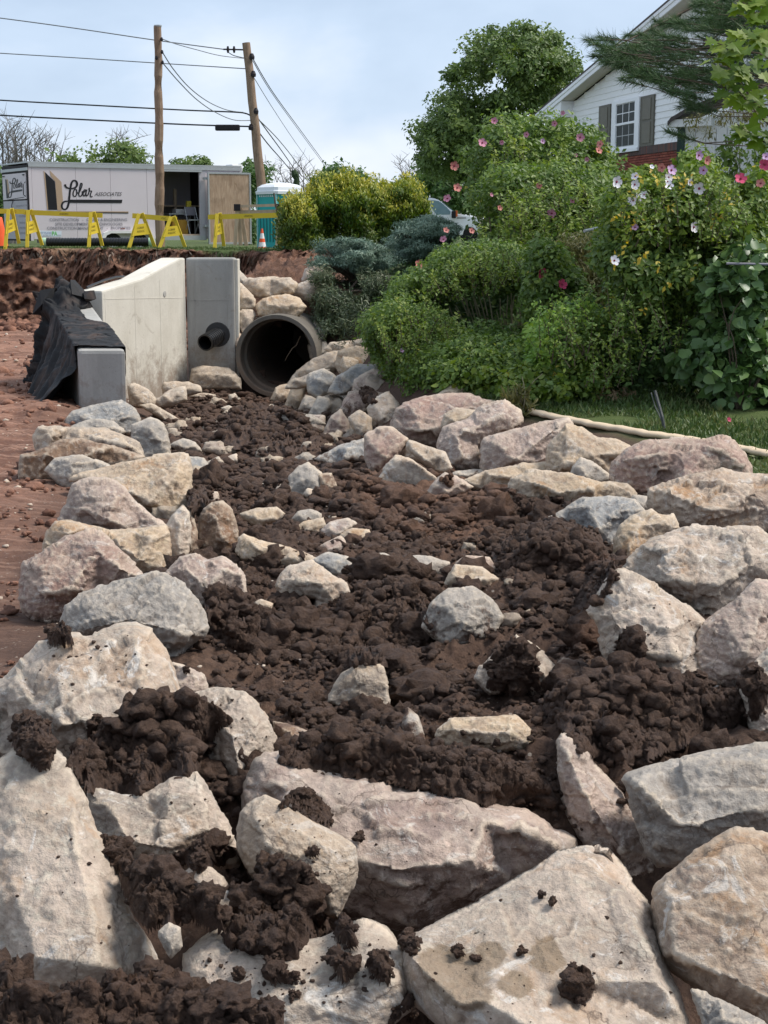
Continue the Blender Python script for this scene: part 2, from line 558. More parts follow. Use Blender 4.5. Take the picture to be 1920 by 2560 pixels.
def mud_relief(pos):
    pos = pos * [1, 1, .02]
    clod = fbm(pos * [5, 5, 1.0], 5, 3, .6, 2.1, ridge=True)
    d1, rid, _ = worley(pos * [9, 9, 4], 5)
    lump = (1 - np.clip(d1, 0, 1)) ** 1.0 * (.4 + rid)
    wp = pos * [1, 1, .5]
    return .040 * clod + .022 * crack(wp * 5, 5) + .034 * fbm(pos * [11, 11, 1], 3, 6, .6, 2.1, True) + .014 * fbm(pos * [27, 24, 1], 2, 7, .6) + .03 * (lump - .45) + .085 * fbm(pos * [1.9, 1.7, 1], 3, 8, .5, 2.0, True) - .055
def build_terrain():
    ts = np.concatenate([np.linspace(-1.6, -.285, 34, endpoint=False), np.linspace(-.285, .285, 350), np.linspace(.285, 1.6, 34)[1:]])
    ys = np.concatenate([np.linspace(-4, 2.2, 14, endpoint=False), np.geomspace(2.2, 9, 270, endpoint=False), np.geomspace(9, 26, 180, endpoint=False),
                         np.geomspace(26, 33, 40, endpoint=False), np.linspace(33, 41, 170, endpoint=False), np.geomspace(41, 900, 45)])
    T, Y = np.meshgrid(ts, ys)
    X = T * (Y + 4.0 * np.clip(1 - Y / 9, 0, 1) * 0 + np.maximum(0, 5 - Y) * .9 + .0)
    x, y = X.ravel(), Y.ravel()
    z = zground(x, y) - (.26 + .28 * sm(-.35, -.05, x)) * (1 - sm(4.3, 4.75, y)) * sm(-4, -2.5, x)
    pos = np.stack([x, y, z], 1)
    near = 1 - sm(26, 42, y)
    inm = sm(-.4, .3, x - xl(y)) * (1 - sm(-.1, .9, x - xr(y)))      # mud bed
    inm = np.maximum(inm * (1 - sm(24.5, 26, y)), 1 - sm(3.6, 4.6, y))
    left = 1 - sm(-1.6, -.4, x - xl(y))
    wp0 = pos * [1, 1, .5]
    hm = mud_relief(pos)
    hl = .05 * fbm(pos * [1.3, .8, 1], 3, 20, .6) + .035 * fbm(pos * [3.5, 3.5, 1], 5, 21, .65, 2.1, True) + .016 * crack(wp0 * 7, 22)
    hr = .02 * fbm(pos * [2, 2, 1], 4, 31)
    hfar = .03 * fbm(pos * [1, 1, 1], 3, 41)
    h = hm * inm + hl * left * (1 - inm) + hr * (1 - inm) * (1 - left)
    bk = sm(25.6, 26.8, y) * (1 - sm(33.2, 34.4, y)) * sm(-3.2, -2.7, x) * (1 - sm(-.3, .8, x))
    h = h * near + hfar * (1 - near) + bk * (.14 * fbm(pos * [1.8, 1.2, 1], 4, 43, .6, 2.1, True) + .10 * crack(pos * [3, 2, 1], 44) + .05 * crack(pos * [7, 5, 1], 45))
    # the excavated face: clods, roots and hollows
    gx = np.interp(x, [-14, -9, -5, -2.4, 0, 4], [39.9, 39.4, 37.6, 34.6, 33.6, 33])
    face = sm(gx - 3.2, gx - 1.5, y) * (1 - sm(gx + .1, gx + .5, y)) * (1 - sm(0, 1.5, x))
    nb = fbm(np.stack([x * 1.5, z * 2.5, y * .8], 1), 5, 51, .62)
    nb2 = crack(np.stack([x * 3.2, z * 4.5, y * 2], 1), 57)
    nb3 = crack(np.stack([x * 8, z * 10, y * 4], 1), 59)
    y2 = y + face * (.40 * nb + .22 * nb2 + .10 * nb3)
    z2 = z + h + face * (.10 * fbm(np.stack([x * 5, y * 3, z * 5], 1), 4, 61, .6))
    V = np.stack([x, y2, z2], 1)
    nr, nc = Y.shape
    idx = np.arange(nr * nc).reshape(nr, nc)
    F = np.stack([idx[:-1, :-1], idx[:-1, 1:], idx[1:, 1:], idx[1:, :-1]], -1).reshape(-1, 4)
    # opening for the old pipe
    c = V[F].mean(1)
    dxp = c[:, 0] - (PIPE_C.x + (c[:, 1] - PIPE_C.y) * .12)
    hole = (dxp ** 2 + (V[F][:, :, 2].min(1) - PIPE_C.z) ** 2 < .60 ** 2) & (np.hypot(dxp, V[F][:, :, 2].max(1) - PIPE_C.z) < .64) & (c[:, 1] > 24.7) & (c[:, 1] < 29.3)
    F = F[~hole]
    grass = sm(gx + .0, gx + .35, y + .15 * fbm(pos * 1.3, 3, 71)) * (1 - .75 * sm(-5.5, -8, x) * (1 - sm(gx + .3, gx + 2.5, y)))
    sx = np.interp(y, [5, 9, 12.9, 16.4, 20, 24], [3.2, 2.6, 2.3, 1.0, .2, -.4])
    grass = np.maximum(grass, sm(-.1, .25, x - sx) * sm(9, 11, y))
    red = np.clip(left + face * .8 + bk * .6, 0, 1) * (1 - inm)
    face = np.maximum(face, bk * .8)
    lo = sm(.3, -.3, nb + .4 * nb2) if False else np.clip(.5 - .8 * nb, 0, 1)
    me = mesh_np('ground', V, F, {'grass': grass, 'red': red, 'face': face, 'mudbed': inm}, smooth=True)
    t = NT('soil')
    geo = t.n('ShaderNodeNewGeometry')
    co = geo.outputs['Position']
    mc = mud_nodes(t, co)
    n1 = t.noise(co, 1.1, 6, .6, .4)
    n2 = t.noise(co, 16, 7, .65)
    rc = t.mix(t.rng(n1, .42, .60), (.14, .064, .040), (.34, .175, .115))
    rc = t.mix(t.rng(n2, .35, .68, 0, .75), rc, (.13, .065, .045))
    streak = t.noise(t.coord(rnd=False, scale=(1, 7, 1)), 1.6, 5, .6, .6)
    rc = t.mix(t.rng(streak, .50, .60, 0, .6), rc, (.40, .235, .165))
    fc = t.mix(t.rng(t.noise(co, 2.2, 7, .68, .8), .38, .62), (.12, .052, .033), (.42, .225, .145))
    fc = t.mix(t.rng(n2, .55, .7, 0, .6), fc, (.40, .25, .17))
    rc = t.mix(t.attr('face'), rc, fc)
    c = t.mix(t.attr('red'), t.mix(.35, mc, (.10, .06, .045)), rc)
    c = t.mix(t.rng(t.attr('mudbed'), .3, .6), c, mc)
    gc = t.mix(t.noise(co, 7, 6), (.035, .06, .015), (.10, .13, .035))
    gc = t.mix(t.rng(t.noise(co, 1.7, 5), .55, .7, 0, .6), gc, (.16, .13, .07))
    c = t.mix(t.attr('grass'), c, gc)
    # small pebbles
    vo = t.n('ShaderNodeTexVoronoi', Scale=26)
    t.l(co, vo.inputs['Vector'])
    peb = t.math('MULTIPLY', t.rng(vo.outputs['Distance'], .16, .22, 1, 0), t.rng(t.noise(co, 3.5, 3), .54, .6, 0, .75))
    peb = t.math('MULTIPLY', peb, t.rng(t.attr('grass'), 0, .2, 1, 0))
    c = t.mix(peb, c, t.mix(vo.outputs['Color'], (.30, .22, .17), (.42, .36, .30)))
    h1 = t.noise(co, 40, 8, .7)
    hb = t.math('MULTIPLY', t.noise(co, 3.2, 9, .72, .6), t.attr('face'))
    nrm = t.bump(t.noise(co, 120, 5, .7), .4, .006, t.bump(h1, .8, .03, t.bump(hb, 1.0, .35)))
    t.fin(c, .9, nrm, Specular_IOR_Level=.25)
    o = link('ground', me, t.m)
    tag(o, 'brown and red soil of the excavated channel running up to the grass', kind='structure')
    return o
PIPE_C = P(690.5, 890.5, 24.6)
ground = build_terrain()

# ------------------------------------------------------------------ rocks
ROCK_BVH = []
def smooth_loop(pts, spacing, rough, seed):
    """outline resampled evenly, slightly broken"""
    pts = np.array(pts, dtype=float)
    n = len(pts)
    out = []
    for i in range(n):
        p0, p1, p2, p3 = pts[i - 1], pts[i], pts[(i + 1) % n], pts[(i + 2) % n]
        l = np.linalg.norm(p2 - p1)
        k = max(1, int(round(l / spacing)))
        for j in range(k):
            u = j / k
            lin = p1 + (p2 - p1) * u
            cr = .5 * ((2 * p1) + (-p0 + p2) * u + (2 * p0 - 5 * p1 + 4 * p2 - p3) * u * u + (-p0 + 3 * p1 - 3 * p2 + p3) * u ** 3)
            out.append(lin * .75 + cr * .25)
    out = np.array(out)
    nz = fbm(np.c_[out / (spacing * 5), np.full(len(out), seed)], 3, 5, .6)
    nz2 = fbm(np.c_[out / (spacing * 5), np.full(len(out), seed + 9)], 3, 8, .6)
    return out + np.c_[nz, nz2] * rough
def inside(poly, q):
    x, y = q[:, 0], q[:, 1]
    c = np.zeros(len(q), bool)
    n = len(poly)
    for i in range(n):
        x1, y1 = poly[i]; x2, y2 = poly[i - 1]
        with np.errstate(divide='ignore', invalid='ignore'):
            m = ((y1 > y) != (y2 > y)) & (x < (x2 - x1) * (y - y1) / (y2 - y1 + 1e-12) + x1)
        c ^= m
    return c
def seg_dist(poly, q):
    d = np.full(len(q), 1e9)
    for i in range(len(poly)):
        a, b = poly[i - 1], poly[i]
        ab = b - a
        t = np.clip(((q - a) @ ab) / (ab @ ab + 1e-9), 0, 1)
        d = np.minimum(d, np.linalg.norm(q - (a + t[:, None] * ab), axis=1))
    return d
RCOUNT = [0]
def rock_mesh(outline, ridges, Yc, seed, thick=.9, tilt=.55, rough=1.0, dens=1.0, yaw=0.0):
    """closed boulder: an outline and crest points in image space, turned into a solid with real depth at distance Yc"""
    rs = random.Random(seed)
    poly = np.array(outline, dtype=float)
    if np.dot(poly[:, 0], np.roll(poly[:, 1], -1)) - np.dot(poly[:, 1], np.roll(poly[:, 0], -1)) < 0: poly = poly[::-1]
    W = np.ptp(poly[:, 0]); H = np.ptp(poly[:, 1])
    area = .5 * abs(np.dot(poly[:, 0], np.roll(poly[:, 1], 1)) - np.dot(poly[:, 1], np.roll(poly[:, 0], 1)))
    Spx = math.sqrt(area)
    Sm = Spx / FPX * Yc
    spacing = max(4.0, math.sqrt(area / (3000 * dens)))
    loop = smooth_loop(poly, spacing, spacing * .55 * rough, seed)
    if not ridges:
        x0, x1 = poly[:, 0].min(), poly[:, 0].max()
        y0 = poly[:, 1].min()
        cx, cy = poly.mean(0)
        f = rs.uniform(.34, .46)
        cand = [(x0 + W * rs.uniform(.22, .34), y0 + H * (f + rs.uniform(-.04, .10)), rs.uniform(.30, .40)),
                (x0 + W * rs.uniform(.62, .78), y0 + H * (f + rs.uniform(-.04, .10)), rs.uniform(.28, .38)),
                (cx + W * rs.uniform(-.1, .1), y0 + H * rs.uniform(.62, .75), rs.uniform(.34, .42))]
        ridges = [c for c in cand if inside(poly, np.array([[c[0], c[1]]]))[0] and seg_dist(poly, np.array([[c[0], c[1]]]))[0] > .08 * Spx]
        if not ridges: ridges = [(cx, cy, .35)]
    # coarse facets
    npol = len(poly)
    cv = [Vector((p[0], p[1])) for p in poly] + [Vector((r[0], r[1])) for r in ridges]
    hts = [0.0] * npol + [r[2] for r in ridges]
    res = delaunay_2d_cdt(cv, [], [list(range(npol))], 1, 1e-6)
    rv, _, rf, ov = res[0], res[1], res[2], res[3]
    rh = [np.mean([hts[k] for k in o]) if len(o) else 0.0 for o in ov]
    # dense sample points
    gx = np.arange(poly[:, 0].min(), poly[:, 0].max(), spacing)
    gy = np.arange(poly[:, 1].min(), poly[:, 1].max(), spacing * .87)
    A, B = np.meshgrid(gx, gy)
    A = A + (np.arange(len(gy)) % 2)[:, None] * spacing * .5
    q = np.c_[A.ravel(), B.ravel()]
    q = q + np.random.default_rng(seed).uniform(-.22, .22, q.shape) * spacing
    q = q[inside(loop, q)]
    dd = seg_dist(loop, q)
    q = q[dd > spacing * .55]
    nl = len(loop)
    allp = np.vstack([loop, q])
    r2 = delaunay_2d_cdt([Vector(p) for p in allp], [], [list(range(nl))], 1, 1e-6)
    v2 = np.array([list(p) for p in r2[0]])
    f2 = [f for f in r2[2] if len(f) == 3]
    src = [o[0] if len(o) else -1 for o in r2[3]]
    # height by facet interpolation
    h = np.zeros(len(v2))
    got = np.zeros(len(v2), bool)
    for f in rf:
        if len(f) != 3: continue
        a, b, c = [np.array(rv[k]) for k in f]
        ha, hb, hc = [rh[k] for k in f]
        den = (b[1] - c[1]) * (a[0] - c[0]) + (c[0] - b[0]) * (a[1] - c[1])
        if abs(den) < 1e-9: continue
        l1 = ((b[1] - c[1]) * (v2[:, 0] - c[0]) + (c[0] - b[0]) * (v2[:, 1] - c[1])) / den
        l2 = ((c[1] - a[1]) * (v2[:, 0] - c[0]) + (a[0] - c[0]) * (v2[:, 1] - c[1])) / den
        l3 = 1 - l1 - l2
        m = (l1 >= -1e-3) & (l2 >= -1e-3) & (l3 >= -1e-3) & ~got
        h[m] = (l1 * ha + l2 * hb + l3 * hc)[m]
        got |= m
    ed = seg_dist(loop, v2)
    rnd = np.sqrt(1 - (1 - np.clip(ed / (.075 * Spx), 0, 1)) ** 2)
    h = h + .17 * rnd
    vrel = (v2[:, 1] - poly[:, 1].min()) / max(H, 1)
    urel = (v2[:, 0] - poly[:, 0].mean()) / max(W, 1)
    dep = Yc + (tilt * (1 - vrel)) * H / FPX * Yc * 1.0 - h * Sm + yaw * urel * Sm + .17 * Sm
    def to3(uv, Yd):
        a = (uv[:, 0] - 960) / FPX
        b = (1280 - uv[:, 1]) / FPX
        R = np.stack([a, cp + b * sp_, -sp_ + b * cp], 1)
        return np.array([0, 0, CAMZ]) + R * (Yd / R[:, 1])[:, None]
    V = to3(v2, dep)
    # back of the boulder
    isl = np.array([0 <= s < nl for s in src])
    order = sorted([(s, i) for i, s in enumerate(src) if 0 <= s < nl])
    ring = [i for _, i in order]
    cen2 = poly.mean(0)
    backs = []
    prev = np.array(ring)
    Fq, Ft = [], [np.array(f2)]
    base = len(V)
    for k, (sc, dz) in enumerate(((.93, .22), (.72, .42), (.35, .52))):
        uv = cen2 + (v2[ring] - cen2) * sc
        d = dep[ring] * .5 + np.mean(dep[ring]) * .5 + dz * thick * Sm
        backs.append(to3(uv, d))
        cur = base + np.arange(len(ring))
        Fq.append(np.stack([np.roll(prev, -1), prev, cur, np.roll(cur, -1)], 1))
        prev = cur
        base += len(ring)
    cenp = np.vstack([backs[-1]]).mean(0)[None]
    V = np.vstack([V] + backs + [cenp])
    Ft.append(np.stack([np.roll(prev, -1), prev, np.full(len(prev), base)], 1))
    Ft = np.vstack(Ft)
    # slight smoothing of the facet edges
    E = np.vstack([Ft[:, [0, 1]], Ft[:, [1, 2]], Ft[:, [2, 0]]])
    nV = len(V)
    front = np.zeros(nV, bool); front[:len(v2)] = True; front[ring] = False
    for it in range(1):
        acc = np.zeros((nV, 3)); cnt = np.zeros(nV)
        np.add.at(acc, E[:, 0], V[E[:, 1]]); np.add.at(cnt, E[:, 0], 1)
        np.add.at(acc, E[:, 1], V[E[:, 0]]); np.add.at(cnt, E[:, 1], 1)
        avg = acc / np.maximum(cnt, 1)[:, None]
        V[front] = V[front] * .6 + avg[front] * .4
    # broken surface
    n = np.zeros((nV, 3))
    fn = np.cross(V[Ft[:, 1]] - V[Ft[:, 0]], V[Ft[:, 2]] - V[Ft[:, 0]])
    for k in range(3): np.add.at(n, Ft[:, k], fn)
    n /= (np.linalg.norm(n, axis=1)[:, None] + 1e-12)
    c0 = V.mean(0)
    # orient outward
    if ((V - c0) * n).sum() < 0:
        n = -n
        Ft = Ft[:, ::-1]; Fq = [f[:, ::-1] for f in Fq]
    q3 = (V - c0) / Sm
    st = np.array([rs.uniform(.8, 1.3), rs.uniform(.8, 1.3), rs.uniform(1.3, 2.2)])
    dsp = .042 * crack(q3 * 2.2 * st + seed * 3.1, seed) + .017 * crack(q3 * 6.5 * st + seed, seed + 5) + .016 * fbm(q3 * 4 + seed, 6, seed % 97, .62) \
        + .012 * crack(q3 * 17 * st + seed, seed + 8)
    amp = np.ones(nV); amp[:len(v2)] = np.where(ed < spacing * 1.2, .45, 1.0)
    V = V + n * (dsp * Sm * rough * amp)[:, None]
    return V, [Ft.astype(np.int32)] + Fq, Sm, vrel
GRP = {'l': 'boulders lining the left edge of the channel', 'r': 'boulders lining the right edge of the channel',
       'm': 'stones lying in the mud of the channel', 'w': 'stones stacked around the old pipe',
       'f': 'large boulders in the foreground', 'h': 'heap of broken stones below the pipe'}
def rock(reg, pal, grp, label, pts, ridge=None, Y=None, mud=.12, wet=None, **kw):
    RCOUNT[0] += 1
    seed = RCOUNT[0] * 7 + 3
    pl = [S(reg, *map(float, p.split(','))) for p in pts.split()]
    rd = []
    if ridge:
        for p in ridge.split():
            a = list(map(float, p.split(',')))
            rd.append((*S(reg, a[0], a[1]), a[2]))
    arr = np.array(pl)
    cc_ = arr.mean(0); pl = [tuple(cc_ + (np.array(p) - cc_) * (1.02 if grp == 'f' else 1.06)) for p in pl]
    if Y is None:
        sv = arr[:, 1].max()
        su = arr[arr[:, 1] > sv - .1 * np.ptp(arr[:, 1])][:, 0].mean()
        Y = G(su, min(sv, 2520)).y
        Y = Y if sv < 2520 else Y - .12
    V, F, Sm, vrel = rock_mesh(pl, rd, Y, seed, **kw)
    ROCK_BVH.append((V.copy(), F))
    c = V.mean(0); c[2] = V[:, 2].min()
    zz = V[:, 2]
    hgt = zz - zg(c[0], c[1])
    m = np.clip(mud - hgt * 1.2 + .28, 0, .75) if grp in 'm' else np.clip(mud + .30 - hgt * 1.3, 0, .6)
    m = np.maximum(m, mud)
    at = {'mud': m}
    if wet:
        rel = V - np.array([0, 0, CAMZ])
        dz_ = rel[:, 1] * cp - rel[:, 2] * sp_
        uu = 960 + FPX * rel[:, 0] / dz_; vv = 1280 - FPX * (rel[:, 1] * sp_ + rel[:, 2] * cp) / dz_
        w = np.zeros(len(V))
        for (rg, x_, y_, rx, ry) in wet:
            a_, b_ = S(rg, x_, y_); k_ = REG[rg][2]
            w = np.maximum(w, np.clip(1.5 - np.hypot((uu - a_) / (rx * k_), (vv - b_) / (ry * k_)), 0, 1))
        at['wet'] = w
    me = mesh_np('boulder', V - c, F, at, smooth=False)
    me.polygons.foreach_set('use_smooth', np.ones(len(me.polygons), bool))
    nm = 'boulder' if Sm > .28 else 'stone'
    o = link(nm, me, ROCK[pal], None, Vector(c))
    tag(o, label, 'boulder' if nm == 'boulder' else 'stone', GRP[grp])
    return o
# ------------------------------------------------------------------ every boulder, far to near
# stones stacked round the old pipe and the wall
rock('T', 'T', 'w', 'long pale stone lying flat as the top course over the pipe', '150,715 180,690 300,682 400,690 438,720 420,770 300,790 225,795 175,760', '230,725,.3 380,725,.3', Y=25.6, mud=0)
rock('T', 'O', 'w', 'ochre stone wedged directly on the crown of the pipe', '220,840 260,800 380,780 450,800 488,845 430,910 320,912 235,890', '300,835,.3 420,840,.3', Y=25.2, mud=0)
rock('T', 'T', 'w', 'tall tan stone leaning on the right side of the headwall, upper of two', '105,705 140,720 200,780 215,810 210,850 150,856 106,862', '150,790,.3', Y=25.3, mud=0)
rock('T', 'W', 'w', 'cream stone beside the headwall, below the leaning tan one', '116,875 150,848 200,858 218,890 190,960 160,1000 125,950', '170,900,.3', Y=25.1, mud=0)
rock('T', 'L', 'w', 'upper pale stone half hidden by the drooping spruce', '470,705 485,640 540,622 600,650 600,700 545,715', None, Y=26.3, mud=0)
rock('T', 'W', 'w', 'lower light grey stone beside the spruce, right of the top course', '418,775 450,720 500,700 560,708 575,772 500,810', None, Y=25.9, mud=0)
rock('T', 'P', 'w', 'small brown stone low between headwall and pipe rim', '103,1012 125,985 150,1010 135,1062 104,1062', None, Y=25.0, mud=.2)
rock('T', 'G', 'w', 'small dark grey stone under the ochre stone', '212,935 225,895 262,915 250,950 225,965', None, Y=25.3, mud=.25)
rock('M0', 'G', 'w', 'dark mossy stone right of the pipe rim, upper', '1395,330 1450,300 1500,330 1490,400 1430,410', None, Y=25.4, mud=.35)
rock('M0', 'G', 'w', 'dark mossy stone right of the pipe rim, lower', '1420,410 1500,395 1530,450 1470,490 1430,470', None, Y=25.1, mud=.35)
rock('T', 'G', 'w', 'narrow grey stone high beside the headwall behind the leaning one', '105,640 130,650 180,700 165,725 120,712', None, Y=25.9, mud=.2)
rock('M0', 'T', 'w', 'broad tan block at the foot of the headwall', '880,580 890,522 940,508 1050,520 1100,560 1108,615 1000,612 920,612', '930,540,.25 1060,555,.25', Y=24.4, mud=.1)
# below the wing wall
rock('M0', 'T', 'm', 'brown stone leaning against the pale wing wall just right of its grey end', '592,600 620,590 680,615 720,660 705,700 640,700 600,690', None, Y=20.6)
rock('M0', 'T', 'm', 'flat tan stone at the foot of the pale wing wall', '750,605 760,582 860,578 920,600 925,632 860,645 760,640', None, Y=22.6)
rock('M0', 'W', 'm', 'pale slab tipped toward the mud below the wing wall', '715,665 780,620 850,600 860,660 800,690 740,698', None, Y=21.6)
rock('M0', 'W', 'm', 'thin pale flagstone below the headwall block', '925,612 1000,600 1090,612 1092,628 950,628', None, mud=.2)
rock('M0', 'T', 'm', 'thin tan flagstone left of the pipe mouth', '870,642 960,630 1005,645 960,662 900,662', None, mud=.2)
rock('M0', 'W', 'm', 'long thin whitish slab in mud before the pipe', '1090,690 1180,683 1262,683 1260,702 1120,706', None, mud=.12)
rock('M0', 'T', 'm', 'tan wedge shaped slab lying left in the upper mud', '640,690 700,680 740,700 842,765 780,772 700,725', None, mud=.1)
rock('M0', 'G', 'm', 'small grey stone tipped in the upper mud', '1020,700 1060,688 1130,745 1100,752 1050,725', None, mud=.2)
rock('M0', 'G', 'm', 'small stone between headwall block and mud', '1050,640 1080,632 1096,650 1075,672 1052,665', None, mud=.2)
rock('M0', 'O', 'h', 'buff stone at the pipe mouth, lower left of the heap', '1248,662 1270,610 1320,588 1348,620 1330,662 1280,678', None)
# heap right of the pipe
rock('M1', 'T', 'h', 'topmost grey tan stone of the heap beside the shrubs', '155,510 175,485 240,480 300,466 335,500 340,548 280,545 200,532', '220,500,.3 300,500,.3', Y=22.8, mud=0)
rock('M1', 'O', 'h', 'large buff stone near the top of the heap', '190,560 200,515 260,498 315,508 340,545 332,580 260,590 210,600', None, Y=22.2, mud=0)
rock('M1', 'T', 'h', 'long tan stone sloping down toward the pipe mouth', '30,622 60,580 110,542 160,520 205,515 210,570 150,600 80,625', None, Y=22.5, mud=0)
rock('M1', 'O', 'h', 'small buff block in the middle of the heap', '205,560 215,532 265,545 262,575 220,590', None, Y=21.9, mud=0)
rock('M1', 'T', 'h', 'flat tan stone on the left flank of the heap', '20,640 40,610 110,590 165,575 150,610 80,640', None, Y=22.0)
rock('M1', 'B', 'h', 'blue grey block on the left face of the heap', '90,622 100,590 150,575 190,600 185,645 130,672 98,655', '130,610,.3 165,625,.3', mud=0, Y=20.9)
rock('M1', 'B', 'h', 'grey stone with white scuffs beside the blue grey block', '165,655 195,600 260,560 330,562 345,582 300,635 220,662', None, Y=20.6, mud=0)
rock('M1', 'L', 'h', 'pinkish stone at the right of the heap', '248,655 255,610 320,575 362,590 366,645 330,665', None, Y=20.2, mud=0)
rock('M1', 'P', 'h', 'dark brown grey boulder against the shrubs at the right of the heap', '353,665 360,600 400,568 440,574 470,610 465,645 430,665 410,700 370,685', '400,600,.3 435,620,.28', Y=19.8, mud=.05)
rock('M1', 'B', 'h', 'small light grey block touching the dark brown boulder', '420,685 425,645 470,630 497,655 472,685 440,698', None, Y=19.0, mud=0)
rock('M1', 'O', 'm', 'tan stone alone on the grass edge', '528,668 580,632 630,627 640,655 600,675', None, mud=0)
rock('M1', 'O', 'h', 'upright orange stone at the front of the heap', '15,702 40,640 70,625 85,642 75,702 50,718', None)
rock('M1', 'G', 'h', 'grey stone beside the upright orange one', '62,712 85,665 120,670 130,695 100,725', None)
rock('M1', 'G', 'h', 'grey block under the blue grey block', '95,735 130,668 165,675 175,700 145,752 110,758', None)
rock('M1', 'P', 'h', 'brown stone caked with soil in the middle of the heap', '200,725 235,655 300,648 350,660 345,700 300,735 240,748', None, Y=19.0, mud=.3)
rock('M1', 'G', 'h', 'flat grey stone left of the leaning dark slab', '0,735 60,722 130,738 152,762 92,795 48,785', None, mud=.15)
rock('M1', 'P', 'h', 'leaning dark pointed slab low in the heap', '145,805 168,745 205,712 235,760 232,802 190,812', '200,750,.3', mud=.05)
rock('M1', 'T', 'h', 'grey tan stone right of the leaning dark slab', '233,740 270,716 308,740 312,805 265,812', None, mud=.05)
rock('M1', 'W', 'h', 'cream pitted stone in front of the brown soil caked one', '298,705 330,670 370,653 402,690 416,722 392,765 330,775 305,745', None, Y=17.9, mud=0)
# left edge, far to near
rock('L1', 'B', 'l', 'blue grey boulder just below the grey end of the concrete wall', '285,90 320,50 400,25 520,3 575,35 602,80 598,135 560,152 330,152 288,120', '360,70,.25 520,60,.28 450,110,.36')
rock('L1', 'G', 'l', 'brown grey boulder right behind the blue grey one', '575,110 650,80 700,100 722,140 737,235 700,258 600,255 570,170', '650,130,.3 700,190,.25')
rock('L1', 'G', 'l', 'low grey boulder back visible between blue grey and tan boulders', '290,128 360,92 420,82 485,92 540,135 500,170 330,165', None)
rock('L1', 'T', 'l', 'rounded tan boulder, third from the wall on the left edge', '153,158 175,118 230,112 300,118 420,120 520,145 590,180 614,252 520,265 200,262 160,205', '220,150,.22 420,165,.34 560,200,.28')
rock('L1', 'M', 'l', 'purple brown boulder with pale rim behind the buff block', '90,305 100,240 180,215 260,175 350,170 480,200 608,246 560,278 430,295 300,335 150,348 93,338', '200,235,.26 400,225,.36 300,290,.32', mud=.02)
rock('L1', 'G', 'l', 'grey wedge shaped boulder left behind the buff block', '200,305 240,255 340,240 420,262 495,290 460,340 400,380 320,392 265,370 218,325', '320,275,.3 300,330,.3')
rock('L1', 'O', 'l', 'big buff block with flat sunlit top on the left edge', '318,350 328,328 480,288 640,250 772,233 802,240 820,300 813,440 772,482 682,500 610,482 520,440 420,390', '540,385,.40 760,322,.36 430,350,.24 640,440,.42 650,290,.12', mud=0, tilt=.8)
rock('L1', 'L', 'l', 'pale pink boulder leaning against the front of the buff block', '250,530 285,460 318,370 380,338 470,343 530,373 570,430 640,490 718,548 600,570 420,570 300,555', '400,390,.30 500,400,.3 470,520,.42 350,470,.32', mud=0)
rock('L1', 'O', 'l', 'cream tan boulder wedged under the pale pink one', '193,665 208,580 250,528 320,526 400,545 480,565 560,560 700,543 724,580 730,742 650,760 480,745 300,720', '300,570,.25 500,600,.34 650,600,.30 600,690,.40', mud=0)
rock('L1', 'W', 'l', 'narrow cream stone upright at the end of the cream tan boulder', '712,562 745,500 790,458 815,490 824,560 817,650 780,705 742,740 724,655', '775,540,.3 770,630,.3', mud=0)
rock('L1', 'M', 'l', 'thin rusty stone edge facing the mud beside the narrow cream stone', '800,520 822,470 850,560 857,640 825,678 795,690', None, mud=.2)
rock('L1', 'P', 'l', 'large pink brown boulder with white scratches on the left edge', '88,855 98,760 110,700 180,665 280,600 370,570 432,575 500,640 590,740 605,775 430,835 330,865 310,905 240,965 150,948 110,905', '180,720,.26 420,650,.24 520,730,.28 300,820,.42 190,830,.36', mud=0)
rock('L1', 'L', 'l', 'pinkish grey boulder between the mud and the greenish boulder', '722,755 790,680 850,663 900,688 960,678 1012,710 1052,760 1062,835 1040,868 960,852 870,895 800,850', '800,730,.3 960,735,.32 900,820,.38', mud=.02)
rock('L1', 'G', 'l', 'greenish grey boulder with smooth domed top on the left edge', '268,1005 300,890 350,850 460,800 600,763 700,750 780,790 850,870 888,982 870,1025 800,1065 770,1110 720,1135 690,1085 500,1060 350,1050', '380,880,.22 690,815,.26 790,900,.26 790,1010,.36 560,950,.38 380,990,.30', mud=0)
rock('L1', 'W', 'l', 'big pale boulder with two humps and a white crease on the left edge', '-90,1280 0,1235 60,1168 120,1108 180,1058 240,1052 310,1026 420,1022 500,985 580,978 645,1000 700,1080 732,1160 762,1260 772,1335 740,1420 640,1520 480,1590 300,1600 100,1560 -90,1520',
     '236,1080,.12 262,1220,.34 268,1400,.48 120,1180,.14 590,1060,.22 640,1250,.32 420,1130,.22 520,1400,.42', mud=0)
rock('L1', 'L', 'l', 'small pink stone half buried beside the pale two humped boulder', '728,1135 800,1150 880,1188 900,1255 850,1310 770,1320 735,1220', None, mud=.05)
rock('L1', 'W', 'l', 'cream boulder with flat top and grey front below the soil heap', '755,1300 840,1275 950,1255 1055,1268 1110,1325 1152,1380 1192,1480 1198,1580 1150,1690 1090,1780 1030,1840 970,1800 920,1650 890,1500 820,1390', '900,1350,.20 1060,1340,.24 1000,1450,.42 1120,1450,.30 1030,1620,.40', Y=4.85, mud=0)
